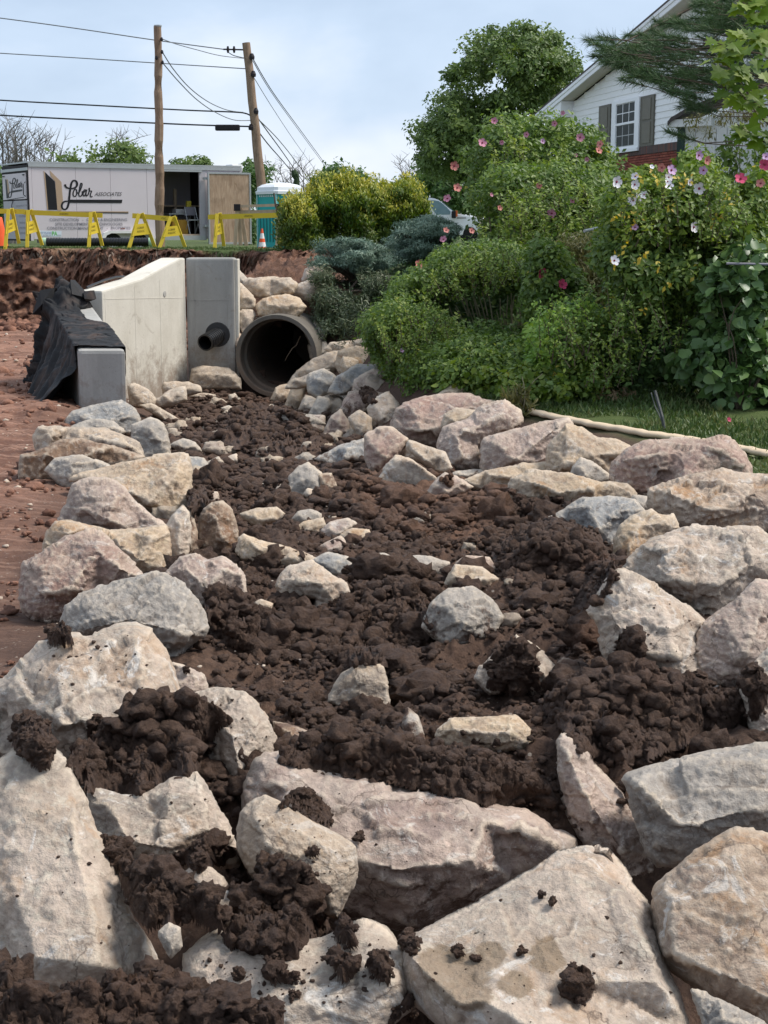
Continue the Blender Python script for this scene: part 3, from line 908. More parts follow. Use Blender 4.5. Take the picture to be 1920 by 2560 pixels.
# stones in the mud
m = 'm'
rock('L1', 'B', m, 'grey stone at the right shoulder of the buff block', '800,245 880,250 902,290 880,325 818,335 805,290', None)
rock('L1', 'G', m, 'low grey stone in soil behind the buff block', '735,195 790,165 842,185 872,222 790,232', None, mud=.2)
rock('L1', 'G', m, 'flat grey stone in soil, upper of a pair near mid left', '880,278 940,245 965,268 905,286', None, mud=.15)
rock('L1', 'W', m, 'white angular stone in soil near mid left', '928,270 1020,231 1042,270 985,282', None, mud=.05)
rock('L1', 'W', m, 'small white chip in the upper mud', '1128,265 1165,247 1170,278 1150,284', None, mud=.05)
rock('L1', 'G', m, 'small grey block in the upper mud centre', '1128,135 1190,128 1196,160 1135,163', None, mud=.15)
rock('L1', 'W', m, 'pale flat stone right in the upper mud', '1190,72 1250,54 1292,74 1262,96 1200,90', None, mud=.1)
rock('L1', 'L', m, 'brown grey angular stone in front of the pointed slab', '1270,95 1340,64 1402,70 1397,132 1300,145', None, mud=.15)
rock('L1', 'G', m, 'grey angular stone in the upper mud facing the dark ledge', '1262,165 1300,145 1352,175 1350,205 1290,200', None, mud=.25)
rock('L1', 'G', m, 'greenish tan pointed stone standing in mid mud', '1244,405 1250,330 1300,284 1332,274 1387,315 1392,400 1320,415', '1300,340,.25 1350,340,.3', mud=.0)
rock('L1', 'M', m, 'brown soil stained stone stuck to the greenish pointed one', '1375,322 1432,318 1455,372 1420,408 1378,400', None, mud=.25)
rock('L1', 'W', m, 'small white cobble before the greenish pointed stone', '1308,406 1330,380 1360,390 1352,420 1325,424', None, mud=0)
rock('L1', 'L', m, 'small pinkish cobble left of the greenish pointed stone', '1185,392 1215,361 1252,375 1242,408', None, mud=.05)
rock('L1', 'G', m, 'small flat grey cobble left in mid mud', '1128,362 1180,350 1212,362 1190,388 1150,382', None, mud=.1)
rock('L1', 'M', m, 'upright rusty brown stone caked in mud right of the left edge', '858,565 870,490 910,450 962,444 1002,480 1027,560 1032,640 980,672 890,675 862,630', '930,500,.3 960,590,.4', mud=.12)
rock('L1', 'L', m, 'small pale stone on top of the rusty upright one', '888,440 900,398 940,398 950,436 920,452', None, mud=.05)
rock('L1', 'O', m, 'flat tan stone alone, highest of the loose tan stones', '1038,492 1110,468 1190,463 1228,490 1205,518 1120,550 1062,518', None, mud=0)
rock('L1', 'G', m, 'rounded grey cobble above the row of tan stones', '1262,512 1290,480 1340,471 1388,490 1382,518 1300,538', None, mud=.05)
rock('L1', 'O', m, 'pale tan stone left of three in a row', '1256,562 1330,520 1392,511 1408,545 1382,578 1290,574', None, mud=0)
rock('L1', 'L', m, 'pinkish tan stone middle of three in a row', '1390,562 1430,525 1500,510 1538,535 1492,578 1412,614 1388,592', None, mud=0)
rock('L1', 'O', m, 'rounded buff stone right of three in a row', '1473,582 1520,555 1592,561 1600,600 1582,638 1510,622 1480,607', None, mud=0)
rock('L1', 'P', m, 'pink sloping stone below the row of three', '1348,665 1400,620 1470,588 1495,620 1462,664 1382,678', None, mud=.05)
rock('L1', 'T', m, 'small grey tan stone behind the long slab, right', '1230,642 1280,611 1322,640 1302,668 1260,668', None, mud=.05)
rock('L1', 'T', m, 'small tan stone behind the long slab, left', '1178,632 1215,613 1242,640 1210,655', None, mud=.05)
rock('L1', 'O', m, 'long buff slab sloping down to the right in mid mud', '1028,655 1035,595 1060,582 1120,605 1250,638 1362,680 1355,715 1250,738 1150,708 1050,690', '1110,640,.28 1250,680,.30', mud=0)
rock('L1', 'B', m, 'light grey stone below the end of the long slab', '1348,692 1420,660 1500,678 1524,720 1502,762 1420,760 1370,730', None, mud=0)
rock('L1', 'W', m, 'white craggy boulder with speckles in mid mud', '1193,802 1210,760 1260,718 1350,698 1420,750 1490,790 1500,832 1440,872 1390,905 1350,910 1362,860 1280,852 1215,838', '1270,780,.32 1380,790,.36 1300,740,.15', mud=0)
rock('L1', 'G', m, 'small grey stone on the right flank of the white craggy boulder', '1418,758 1480,750 1503,800 1470,835 1440,800', None, Y=8.45, mud=.1)
rock('L1', 'O', m, 'flat ochre stone barely showing in the mud left of centre', '1098,875 1130,862 1180,880 1172,905 1150,912 1110,895', None, mud=.05)
rock('D', 'O', m, 'buff stone above the greenish boulder in the centre', '960,1265 985,1220 1040,1227 1074,1250 1052,1278 1000,1282', None, mud=.0)
rock('D', 'P', m, 'pinkish stone behind the buff centre stone', '985,1217 1010,1200 1055,1204 1074,1230 1050,1248', None, mud=.05)
rock('D', 'G', m, 'grey flat stone in mud left of the pinkish centre stone', '867,1212 880,1202 920,1200 968,1215 962,1242 900,1250 872,1237', None, mud=.12)
rock('D', 'G', m, 'grey stone in mud, leftmost of the centre row', '789,1202 830,1194 870,1215 852,1242 795,1238', None, mud=.15)
rock('D', 'T', m, 'two toned tan cobble alone right of centre', '1088,1240 1100,1224 1128,1220 1136,1240 1120,1258 1098,1252', None, mud=.05)
rock('D', 'G', m, 'rounded greenish grey boulder sunk in mud at the centre', '916,1355 935,1300 970,1273 1020,1270 1062,1298 1084,1335 1062,1373 1010,1402 960,1392', '960,1310,.28 1030,1310,.30 1000,1360,.38', mud=.22)
rock('D', 'W', m, 'jagged white rock poking out of the mud right of centre', '1030,1465 1040,1440 1075,1405 1100,1395 1116,1374 1160,1400 1196,1440 1210,1503 1180,1508 1120,1490 1060,1500', '1110,1420,.25 1170,1450,.30', mud=.12)
rock('D', 'T', m, 'tan angular rock in mud left of the jagged white one', '712,1515 722,1480 742,1453 790,1427 826,1440 836,1480 838,1538 790,1530 745,1530', '780,1465,.25', mud=.05)
rock('D', 'O', m, 'orange streaked stone face in mud above the long pink boulder', '945,1590 950,1575 975,1553 1040,1550 1110,1547 1142,1575 1147,1612 1080,1625 980,1620', '1000,1580,.3 1090,1580,.3', mud=.1)
rock('D', 'M', m, 'muddy slab edge beside the cream flat topped boulder', '592,1560 640,1568 700,1598 718,1620 640,1622 600,1600', None, mud=.35)
rock('D', 'M', m, 'dark brown smooth cobble right of the jagged white rock', '1196,1450 1215,1420 1245,1430 1262,1470 1240,1500 1210,1490', None, mud=.75)
rock('D', 'G', m, 'small grey slab on edge in mud, left of the orange streaked face', '868,1570 880,1530 905,1550 918,1600 890,1612', None, mud=.35)
# right edge, far to near
r = 'r'
rock('M1', 'P', r, 'large brown grey boulder with pale top, first of the right edge', '385,775 398,720 430,690 520,663 640,666 715,690 745,740 705,795 600,835 520,843 420,815', '450,710,.22 620,700,.20 480,780,.38 600,770,.36', mud=0)
rock('M1', 'O', r, 'small tan block against the first large brown grey boulder', '548,775 560,728 600,708 665,716 640,760 585,785', None, Y=14.9, mud=0)
rock('M1', 'L', r, 'rounded pinkish boulder with sunlit shelf, second of the right edge', '538,825 558,775 640,743 690,700 760,683 812,720 818,762 770,795 692,845 692,910 620,928 550,914 540,872', '600,800,.36 680,770,.30 760,725,.22 620,870,.40', mud=0)
rock('M1', 'L', r, 'long pinkish white block, third of the right edge', '686,905 688,850 700,810 800,780 900,755 972,743 992,772 960,810 925,855 916,892 800,925 710,927', '740,830,.32 920,790,.28 800,880,.38', mud=0)
rock('M1', 'P', r, 'squarish brown grey stone where mud meets the right edge', '290,875 290,800 340,773 382,775 432,812 412,855 372,915 310,925', None, mud=.05)
rock('M1', 'T', r, 'tan grey stone under the rounded pinkish boulder', '428,878 435,818 520,845 592,880 605,915 530,926 480,896', None, mud=0)
rock('M1', 'B', r, 'dark blue grey ledge in soil left of the squarish stone', '120,880 200,838 290,808 300,880 200,905', None, mud=.25)
rock('R1', 'O', r, 'angular cream boulder with ochre ridge, fourth of the right edge', '712,300 715,200 760,150 790,108 862,125 920,160 1000,170 1055,205 1020,265 1010,335 930,365 800,350', '800,170,.22 900,240,.36 1000,230,.26 780,280,.34', mud=0)
rock('R1', 'G', r, 'triangular grey stone in front of the angular cream boulder', '798,345 820,290 852,250 920,280 990,343 900,366 830,356', None, Y=11.9, mud=0)
rock('R1', 'P', r, 'huge purple brown boulder with grey right end on the right edge', '985,340 998,270 1060,215 1150,175 1300,170 1380,175 1450,154 1502,175 1552,240 1580,330 1500,370 1300,390 1180,390 1150,418 1100,420 1055,385', '1090,250,.28 1280,220,.24 1420,210,.26 1300,330,.42 1500,250,.24', mud=0)
rock('R1', 'R', r, 'long orange topped boulder at the right frame edge, below the purple one', '1150,450 1153,385 1250,353 1340,325 1450,303 1560,322 1700,330 1780,420 1740,550 1600,580 1500,575 1350,570 1250,550 1180,500', '1230,400,.26 1450,360,.22 1600,400,.26 1420,480,.40', mud=0, tilt=.7)
rock('R1', 'G', r, 'small grey stone squeezed between the orange topped and cream boulders', '1062,445 1080,411 1142,418 1165,475 1110,490', None, mud=0)
rock('R1', 'O', r, 'flat tan stone tucked under the fourth boulder', '348,350 440,308 580,278 705,270 722,320 600,360 520,400 480,424 430,395', None, mud=0)
rock('R1', 'W', r, 'pale pinkish stone at the mud line on the inner right side', '-20,345 0,300 50,240 110,253 175,300 230,340 190,400 140,405 60,375', '70,290,.28 150,340,.3', mud=.0)
rock('R1', 'T', r, 'grey tan wedge between two pinkish boulders', '98,205 112,174 180,198 260,225 292,290 260,312 220,302 130,240', None, Y=12.3, mud=0)
rock('R1', 'L', r, 'brown white stone half covered with soil on the inner right side', '165,425 220,350 262,314 312,330 385,375 330,410 250,440', None, mud=.15)
rock('R1', 'G', r, 'flat greenish stone in shade under the rounded pinkish boulder', '283,322 330,305 425,298 442,312 360,345 300,340', None, mud=.1)
rock('R1', 'O', r, 'long cream stone with ochre top on the inner right side', '540,405 558,340 640,303 800,320 930,355 1040,363 1078,400 1072,455 900,450 800,455 700,450 620,470 570,445', '640,350,.26 900,385,.28 760,400,.36', mud=0)
rock('R1', 'B', r, 'grey triangular boulder below the long cream stone', '685,525 780,478 860,423 1000,423 1080,438 1120,480 1092,525 1012,565 992,625 950,640 860,605 760,580', '880,460,.24 1040,470,.26 930,560,.40', mud=.0)
rock('R1', 'T', r, 'tan stone coming out of the soil in front of the grey triangular one', '810,610 870,594 922,615 962,650 1003,740 920,745 850,690', None, mud=.12)
rock('R1', 'O', r, 'tan boulder with shell like folds left of the big white one', '998,610 1020,540 1080,500 1150,476 1182,495 1242,500 1272,555 1180,620 1115,690 1082,745 1008,740 993,665', '1100,540,.26 1200,530,.24 1060,640,.38', mud=0)
rock('R1', 'W', r, 'big white veined boulder, broadest on the right edge', '1040,725 1100,660 1160,608 1260,568 1340,548 1450,560 1600,558 1665,608 1705,680 1695,790 1570,815 1500,870 1450,925 1380,950 1280,905 1180,840 1100,790', '1200,640,.22 1560,600,.18 1330,680,.28 1450,800,.40 1600,700,.26 1240,780,.32', mud=0)
rock('R1', 'W', r, 'small cream stone in soil behind the tall cream face', '840,795 900,779 968,784 945,840 880,845', None, mud=.1)
rock('R1', 'W', r, 'tall cream boulder face with ragged left edge near the right', '882,915 940,828 990,758 1040,740 1120,780 1200,820 1300,890 1384,962 1365,1060 1400,1200 1310,1290 1210,1310 1130,1270 1040,1180 960,1100 930,990', '985,930,.22 1040,810,.16 1200,900,.24 1250,1100,.40 1080,1090,.34', mud=0)
rock('R1', 'L', r, 'grey pink boulder with flat face at the right frame edge', '1343,1055 1370,980 1450,920 1530,860 1600,788 1740,800 1790,1000 1720,1120 1620,1230 1525,1330 1480,1330 1400,1240 1352,1165', '1480,960,.24 1640,860,.20 1560,1100,.42', mud=0)
rock('R1', 'B', r, 'small dark grey stone in the gap under the tall cream boulder', '1335,1215 1400,1180 1495,1262 1490,1320 1385,1325', None, mud=.15)
rock('R1', 'W', r, 'cream boulder cut by the right frame edge above the grey block', '1540,1260 1580,1160 1659,1078 1760,1050 1800,1300 1700,1450 1600,1470 1560,1350', None, mud=.0)
# foreground
f = 'f'
rock('D', 'L', f, 'long pink white boulder with ochre crest across the foreground', '525,1800 535,1700 560,1640 610,1620 680,1658 760,1670 870,1688 1000,1703 1050,1733 1130,1746 1190,1788 1238,1812 1232,1848 1110,1900 1000,1970 905,2018 820,2000 720,1965 580,1890',
     '600,1690,.16 760,1720,.22 900,1745,.26 1050,1775,.28 1150,1800,.24 860,1880,.44 1020,1860,.40 700,1840,.36', Y=4.35, mud=0, rough=.8)
rock('R2', 'L', f, 'narrow upright grey pink blade of rock standing in the mud', '745,275 768,232 802,240 870,290 922,370 982,440 1062,510 1102,640 1152,750 1168,820 1120,856 1040,845 970,770 860,710 795,590 752,410',
     '800,330,.22 860,480,.40 950,620,.44 1030,740,.40', Y=4.55, mud=0, thick=.5, rough=.8)
rock('R2', 'G', f, 'grey boulder with buff top at the right, behind the rusty one', '1036,435 1060,400 1200,360 1400,310 1659,278 1800,285 1850,500 1800,660 1659,700 1500,740 1350,790 1250,806 1180,806 1128,735 1078,590 1058,500',
     '1100,450,.30 1400,385,.26 1659,350,.24 1300,640,.42 1600,560,.40', Y=4.3, mud=0, rough=.8)
rock('L2', 'W', f, 'pale triangular topped boulder below the large soil heap on the left', '378,490 400,463 470,480 560,500 640,480 740,420 850,398 905,480 965,590 1005,680 1045,765 1020,800 900,830 700,870 600,880 540,800 440,700 395,600',
     '480,560,.22 730,500,.26 860,470,.18 900,640,.26 700,720,.44 560,700,.36', Y=4.1, mud=0, rough=.8)
rock('L2', 'T', f, 'rounded oval tan boulder in the middle foreground', '1026,655 1045,570 1098,520 1150,503 1230,538 1350,610 1482,680 1533,720 1548,820 1520,900 1455,1025 1380,1010 1200,930 1080,840 1030,730',
     '1110,600,.26 1300,660,.30 1450,740,.30 1400,900,.36 1180,760,.40', Y=3.75, mud=0, rough=.7)
rock('L2', 'W', f, 'flat white pink stone peeking between two soil heaps', '755,865 820,813 905,808 965,850 1045,980 1010,1060 900,1060 820,1000', '860,860,.2 930,960,.3', Y=3.7, mud=.0, rough=.7)
rock('L2', 'B', f, 'small blue grey stone tip beside the upper soil heap', '368,320 400,290 470,248 480,335 410,362', None, Y=4.9, mud=.1)
rock('R2', 'R', f, 'rusty orange and grey boulder at the lower right corner', '1153,955 1180,880 1300,768 1420,698 1520,643 1659,655 1850,720 1900,1200 1800,1560 1659,1560 1560,1430 1400,1365 1300,1295 1190,1215 1163,1085',
     '1240,930,.26 1340,860,.26 1530,740,.20 1250,1180,.34 1480,1290,.42 1700,1400,.44 1600,1000,.34', Y=3.2, mud=0, rough=.8)
rock('R2', 'G', f, 'dark grey boulder underside below the rusty one', '1330,1340 1450,1375 1600,1450 1750,1560 1760,1680 1450,1680 1380,1500', None, Y=2.75, mud=.05)
rock('L2', 'W', f, 'huge cream boulder leaning at the lower left corner', '-140,470 0,350 60,308 140,298 240,308 272,330 332,430 372,520 424,650 482,780 532,900 574,1010 622,1090 694,1232 600,1275 500,1305 420,1345 200,1375 100,1295 0,1250 -140,1200',
     '245,360,.06 310,620,.22 365,850,.30 410,1050,.36 420,1230,.40 60,500,.14 60,900,.26 150,1200,.38', Y=3.35, mud=0, rough=.7, tilt=.8)
rock('L2', 'G', f, 'small grey stone nose at the left end of the soil sprinkled slab', '683,1085 730,1048 778,1070 790,1150 735,1205 692,1125', None, Y=3.15, mud=.05)
rock('D', 'W', f, 'pale pink slab sprinkled with soil crumbs in the lower middle', '400,2135 400,2060 470,2005 560,2035 680,2030 780,1985 830,2005 872,2060 888,2130 884,2185 780,2260 600,2290 450,2240',
     '470,2060,.10 620,2070,.16 800,2050,.18 850,2120,.30 640,2170,.26', Y=3.05, mud=0, rough=.6, tilt=1.2)
rock('R2', 'W', f, 'broad cream slab with wet stains and one clod at the bottom', '75,1235 100,1130 200,1058 420,950 570,858 680,798 750,745 870,723 962,725 1022,790 1082,890 1152,980 1182,1100 1222,1240 1272,1350 1312,1490 1345,1750 300,1750 275,1520 150,1402 90,1325',
     '130,1210,.22 330,1400,.34 430,1385,.34 600,1480,.36 900,800,.10 1060,1000,.14 1190,1300,.22 600,1050,.14 800,1300,.20', Y=2.95, mud=0, rough=.45, tilt=1.3, dens=2.6, wet=[('R2', 705, 1200, 80, 82), ('R2', 568, 1310, 82, 58), ('R2', 330, 1290, 140, 120), ('R2', 460, 1180, 62, 60), ('R2', 250, 1210, 110, 60), ('R2', 380, 1360, 90, 70)])
# ------------------------------------------------------------------ crumbly soil
def ico(sub):
    bm = bmesh.new()
    bmesh.ops.create_icosphere(bm, subdivisions=sub, radius=1)
    V = np.array([v.co[:] for v in bm.verts]); F = np.array([[v.index for v in f.verts] for f in bm.faces])
    bm.free()
    return V, F
ICO = {k: ico(k) for k in (1, 2, 3)}
def lumps(cen, rad, sub, seed=0, squash=.8):
    """many displaced clods in one go"""
    V0, F0 = ICO[sub]
    n, k = len(cen), len(V0)
    r = np.random.default_rng(seed)
    sc = r.uniform(.65, 1.3, (n, 3)); sc[:, 2] *= squash
    ang = r.uniform(0, 6.28, n)
    V = V0[None] * sc[:, None]
    c, s = np.cos(ang)[:, None], np.sin(ang)[:, None]
    V = np.stack([V[..., 0] * c - V[..., 1] * s, V[..., 0] * s + V[..., 1] * c, V[..., 2]], -1)
    V = V * rad[:, None, None]
    q = (V / rad[:, None, None] * 1.3 + r.uniform(0, 50, (n, 1, 3))).reshape(-1, 3)
    d = .30 * fbm(q, 3, seed, .65) + .42 * crack(q * 1.5, seed + 3) + .20 * crack(q * 3.4, seed + 4)
    if sub == 2: d = d + .14 * crack(q * 4.5, seed + 6)
    if sub == 3: d = d + .10 * crack(q * 7, seed + 6) + .07 * fbm(q * 9, 2, seed)
    V = V.reshape(-1, 3) * (1 + d)[:, None] + np.repeat(cen, k, 0)
    F = (F0[None] + (np.arange(n) * k)[:, None, None]).reshape(-1, 3)
    return V, F
def merge(parts):
    Vs, Fs, b = [], [], 0
    for V, F in parts:
        Vs.append(V); Fs.append(F + b); b += len(V)
    return np.vstack(Vs), np.vstack(Fs)
bpy.context.view_layer.update()
DG = bpy.context.evaluated_depsgraph_get()
def cast(su, sv):
    r = ray(su, sv).normalized()
    ok, loc, nrm, _, ob, _ = scn.ray_cast(DG, CAM, r)
    return (loc, nrm, ob) if ok else (None, None, None)
def heap(reg, pts, label, hmax=.10, rmin=.008, rmax=.032, dens=1.0, name='soil_heap', mat=None, cat='soil heap', group='clumps of dark soil lying on the boulders', Yf=None):
    """a cohesive crumbly body draped over whatever lies below, with loose crumbs on top"""
    poly = np.array([S(reg, *map(float, p.split(','))) for p in pts.split()])
    area = .5 * abs(np.dot(poly[:, 0], np.roll(poly[:, 1], 1)) - np.dot(poly[:, 1], np.roll(poly[:, 0], 1)))
    W = math.sqrt(area)
    seed = int(area) % 9973
    r = np.random.default_rng(seed)
    loop = smooth_loop(poly, max(4, W / 40), max(4, W / 30), seed)
    sp = max(2.6, W / 85)
    lo, hi = loop.min(0) - sp, loop.max(0) + sp
    gx = np.arange(lo[0], hi[0], sp); gy = np.arange(lo[1], hi[1], sp)
    A, B = np.meshgrid(gx, gy)
    D = np.full(A.shape, np.nan)
    ins = inside(loop, np.c_[A.ravel(), B.ravel()]).reshape(A.shape)
    st = 2 if A.size > 3500 else 1
    for i in range(0, A.shape[0], st):
        for j in range(0, A.shape[1], st):
            loc, _, _ = cast(A[i, j], B[i, j])
            if loc is not None: D[i:i + st, j:j + st] = loc.y
    D = np.where(np.isnan(D), np.nanmedian(D), D)
    Bl = D.copy()
    for k in range(max(3, int(26 / st))):
        p_ = np.pad(Bl, 1, mode='edge')
        Bl = (p_[:-2, 1:-1] + p_[2:, 1:-1] + p_[1:-1, :-2] + p_[1:-1, 2:] + 2 * Bl) / 6
    Mn = D.copy()
    for k in range(max(2, int(.085 * W / sp))):
        p_ = np.pad(Mn, 1, mode='edge')
        Mn = np.minimum.reduce([p_[:-2, 1:-1], p_[2:, 1:-1], p_[1:-1, :-2], p_[1:-1, 2:], Mn])
    for k in range(max(3, int(.12 * W / sp))):
        p_ = np.pad(Mn, 1, mode='edge')
        Mn = (p_[:-2, 1:-1] + p_[2:, 1:-1] + p_[1:-1, :-2] + p_[1:-1, 2:] + 2 * Mn) / 6
    # membrane stretched over the gaps from its rim
    ed0 = np.where(ins, seg_dist(loop, np.c_[A.ravel(), B.ravel()]).reshape(A.shape), 0)
    fix = ed0 < sp * 1.5
    Rim = np.minimum(Mn * .5 + Bl * .5, D + .01)
    Me = Rim.copy()
    Me[~fix] = np.median(Rim[fix])
    for k in range(260):
        p_ = np.pad(Me, 1, mode='edge')
        a4 = (p_[:-2, 1:-1] + p_[2:, 1:-1] + p_[1:-1, :-2] + p_[1:-1, 2:]) / 4
        Me = np.where(fix, Rim, a4)
    if Yf is not None: Me = Yf[0] + (Yf[1] - Yf[0]) * (B - lo[1]) / (hi[1] - lo[1])
    Dm = np.minimum(Me, D + .004)
    for k in range(2):
        p_ = np.pad(Dm, 1, mode='edge')
        Dm = (p_[:-2, 1:-1] + p_[2:, 1:-1] + p_[1:-1, :-2] + p_[1:-1, 2:] + 2 * Dm) / 6
    ed = seg_dist(loop, np.c_[A.ravel(), B.ravel()]).reshape(A.shape) / W
    ed = np.where(ins, ed, -ed)
    a = (A - 960) / FPX; b_ = (1280 - B) / FPX
    R = np.stack([a, cp + b_ * sp_, -sp_ + b_ * cp], -1)
    Pw = np.array([0, 0, CAMZ]) + R * (Dm / R[..., 1])[..., None]
    up_ = -R / np.linalg.norm(R, axis=-1)[..., None] * .8 + np.array([0, 0, .75])
    up_ /= np.linalg.norm(up_, axis=-1)[..., None]
    flat_ = Pw.reshape(-1, 3)
    Y0 = float(np.median(Dm)); k4 = Y0 / 4
    q = flat_ / k4
    nz = .5 + .5 * fbm(q * 9, 3, seed, .6)
    th = hmax * np.clip(ed / .20, -.06, 1)
    th = np.sign(th) * np.abs(th / hmax) ** .65 * hmax
    t3 = th.ravel() * (.45 + .75 * nz)
    dsp = (.020 * fbm(q * 22, 4, seed, .65, 2.1, True) + .016 * crack(q * 30, seed) + .004 * crack(q * 62, seed + 2) + .004 * fbm(q * 120, 2, seed)) * k4 * min(1, hmax / k4 / .05)
    m = np.clip(ed.ravel() / .05, -1, 1)
    Vb = flat_ + up_.reshape(-1, 3) * (t3 + dsp * (.12 + .88 * np.clip(m, 0, 1)))[:, None]
    nr, nc = A.shape
    idx = np.arange(nr * nc).reshape(nr, nc)
    Fb = np.stack([idx[:-1, :-1], idx[1:, :-1], idx[1:, 1:], idx[:-1, 1:]], -1).reshape(-1, 4)
    lat = np.stack([fbm(q * 26 + 5, 3, seed + 21, .6), fbm(q * 26 + 9, 3, seed + 22, .6), fbm(q * 26 + 14, 3, seed + 23, .6)], 1)
    Vb = Vb + lat * .016 * k4 * min(1, hmax / .05) * np.clip(m, 0, 1)[:, None]
    okc = (ed.ravel() > -.012)
    Fb = Fb[okc[Fb].all(1)]
    used = np.unique(Fb); rem = np.full(nr * nc, -1); rem[used] = np.arange(len(used))
    Vb = Vb[used]; Fb = rem[Fb]
    Fb = np.vstack([Fb[:, [0, 1, 2]], Fb[:, [0, 2, 3]]])
    # loose crumbs
    n = int(min(950, max(10, 2.0 * dens * area / ((rmin + rmax) / 2 * FPX / Y0) ** 2 / 1.6)))
    cand = np.nonzero(ed.ravel() > -.02)[0]
    pick = r.choice(cand, n)
    e_ = np.abs(ed.ravel()[pick])
    rr = (rmin + (rmax - rmin) * r.uniform(0, 1, n) ** 2.6) * .95 * (.6 + .6 * np.minimum(1, e_ / .15))
    C = flat_[pick] + up_.reshape(-1, 3)[pick] * (t3[pick] + dsp[pick] + rr * .15)[:, None] + r.normal(0, .002 * k4, (n, 3))
    big = rr > rmax * .4
    parts = [(Vb, Fb)]
    if big.any(): parts.append(lumps(C[big], rr[big], 3 if big.sum() < 50 else 2, n, .85))
    if (~big).any(): parts.append(lumps(C[~big], rr[~big], 2 if n < 120 else 1, n + 1, .9))
    V, F = merge(parts)
    c = V.mean(0); c[2] = V[:, 2].min()
    o = link(name, mesh_np(name, V - c, F, smooth=False), mat or M_MUD, None, Vector(c))
    if n > 20: o['kind'] = 'stuff'
    return tag(o, label, cat, group)
heap('L2', '290,360 330,320 370,300 400,260 480,240 540,150 600,98 660,120 720,100 790,85 880,110 930,140 1005,175 960,205 925,215 920,270 895,340 830,415 740,425 690,450 600,505 520,480 450,462 380,478 350,420', 'largest heap of dark crumbly soil, between the two humped boulder and the flat topped one', .16, .010, .040)
heap('L2', '50,290 70,200 130,178 215,210 245,300 215,390 170,400 110,350', 'ball of dark soil stuck on the tip of the huge cream boulder', .07, .008, .028)
heap('L2', '380,190 430,180 460,215 450,260 420,300 385,260', 'small soil ball left of the largest soil heap', .04, .007, .022)
heap('L2', '520,900 535,840 600,825 750,840 800,900 815,960 900,960 985,1020 965,1090 900,1085 820,1040 700,1060 640,1085 590,1040 560,980', 'reddish soil heap between the huge cream boulder and the slab', .10, .009, .034, Yf=(3.62, 3.3))
heap('L2', '700,810 760,780 830,740 870,700 940,700 1000,755 1040,770 1075,850 1050,940 1000,950 985,840 930,800 860,840 800,810 740,835', 'soil clumps in front of the pale triangular topped boulder', .08, .008, .028)
heap('L2', '440,700 520,730 570,790 575,840 520,860 480,800', 'soil strip in the crack beside the huge cream boulder', .05, .008, .024, Yf=(3.85, 3.6))
heap('L2', '965,1120 1010,1040 1040,980 1070,900 1100,860 1200,830 1300,840 1370,870 1400,980 1430,1080 1380,1100 1300,1165 1280,1210 1200,1200 1120,1185 1060,1150 1000,1160', 'brown soil heap at the foot of the rounded oval boulder', .13, .009, .036)
heap('L2', '-40,1240 40,1240 95,1270 120,1330 200,1380 300,1340 420,1370 430,1310 480,1290 540,1300 620,1270 700,1260 760,1290 850,1345 980,1370 1100,1385 1215,1420 1225,1470 1200,1560 -40,1560', 'long bank of lumpy brown soil along the bottom left edge', .10, .010, .040, .8, Yf=(3.15, 2.75))
heap('L2', '1200,575 1220,540 1270,515 1340,498 1400,540 1445,600 1425,645 1370,620 1300,580 1240,550', 'soil crust on the upper rim of the rounded oval boulder', .05, .007, .022)
heap('L2', '1440,1120 1465,1040 1500,1060 1530,1090 1560,1160 1500,1180', 'upright clod between the oval boulder and the broad cream slab', .06, .008, .022)
heap('L2', '1440,1210 1480,1200 1530,1240 1538,1290 1480,1335 1450,1290', 'round clod on the right part of the sprinkled slab', .05, .008, .022)
heap('L2', '1570,1250 1620,1200 1680,1210 1690,1320 1640,1330', 'clod at the right rim of the sprinkled slab', .05, .008, .022)
heap('L2', '1125,1260 1190,1200 1220,1260 1305,1295 1290,1315 1230,1310 1190,1330 1140,1290', 'branching clod in the centre of the sprinkled slab', .035, .006, .018)
heap('L2', '990,1280 1030,1262 1060,1290 1020,1308', 'flat clod left of the branching one', .02, .005, .012)
heap('L2', '1245,1355 1290,1350 1305,1375 1265,1382', 'tiny crumb below the branching clod', .012, .004, .008)
heap('L2', '1320,750 1360,725 1385,760 1350,782 1325,770', 'small clod on the face of the rounded oval boulder', .02, .005, .012)
heap('L2', '1525,680 1550,670 1570,700 1545,715', 'dark crumb right of the oval boulder rim', .02, .005, .012)
heap('R2', '755,1330 800,1270 860,1262 905,1300 920,1350 880,1395 820,1400 775,1370', 'single dark clod on the broad cream slab', .05, .007, .022)
heap('R2', '60,1165 100,1125 150,1130 162,1165 110,1185', 'clod on the left tip of the broad cream slab', .03, .006, .016)
heap('R2', '288,1165 330,1160 360,1195 340,1206 300,1185', 'small clod on the upper left of the broad cream slab', .015, .005, .010)
heap('R2', '378,1205 400,1190 418,1208 398,1222', 'crumb beside the left wet stain', .012, .005, .009)
heap('R2', '575,1190 590,1170 608,1180 600,1196', 'crumb above the round wet stain', .012, .005, .009)
heap('R2', '668,935 680,925 693,940 682,950', 'upper crumb high on the broad cream slab', .01, .004, .008)
heap('R2', '718,965 730,957 738,968 728,978', 'lower crumb high on the broad cream slab', .01, .004, .008)
heap('R2', '30,1440 90,1425 170,1440 230,1500 200,1560 20,1560', 'soil at the bottom edge between the two slabs', .05, .008, .026)
heap('L1', '205,1052 215,1010 260,1000 290,1020 322,1055 318,1095 285,1070 245,1078', 'dark clod on the saddle of the two humped boulder', .06, .010, .030)
heap('L1', '785,1165 800,1152 820,1170 815,1190 795,1185', 'crumb on the small pink stone', .02, .006, .014)
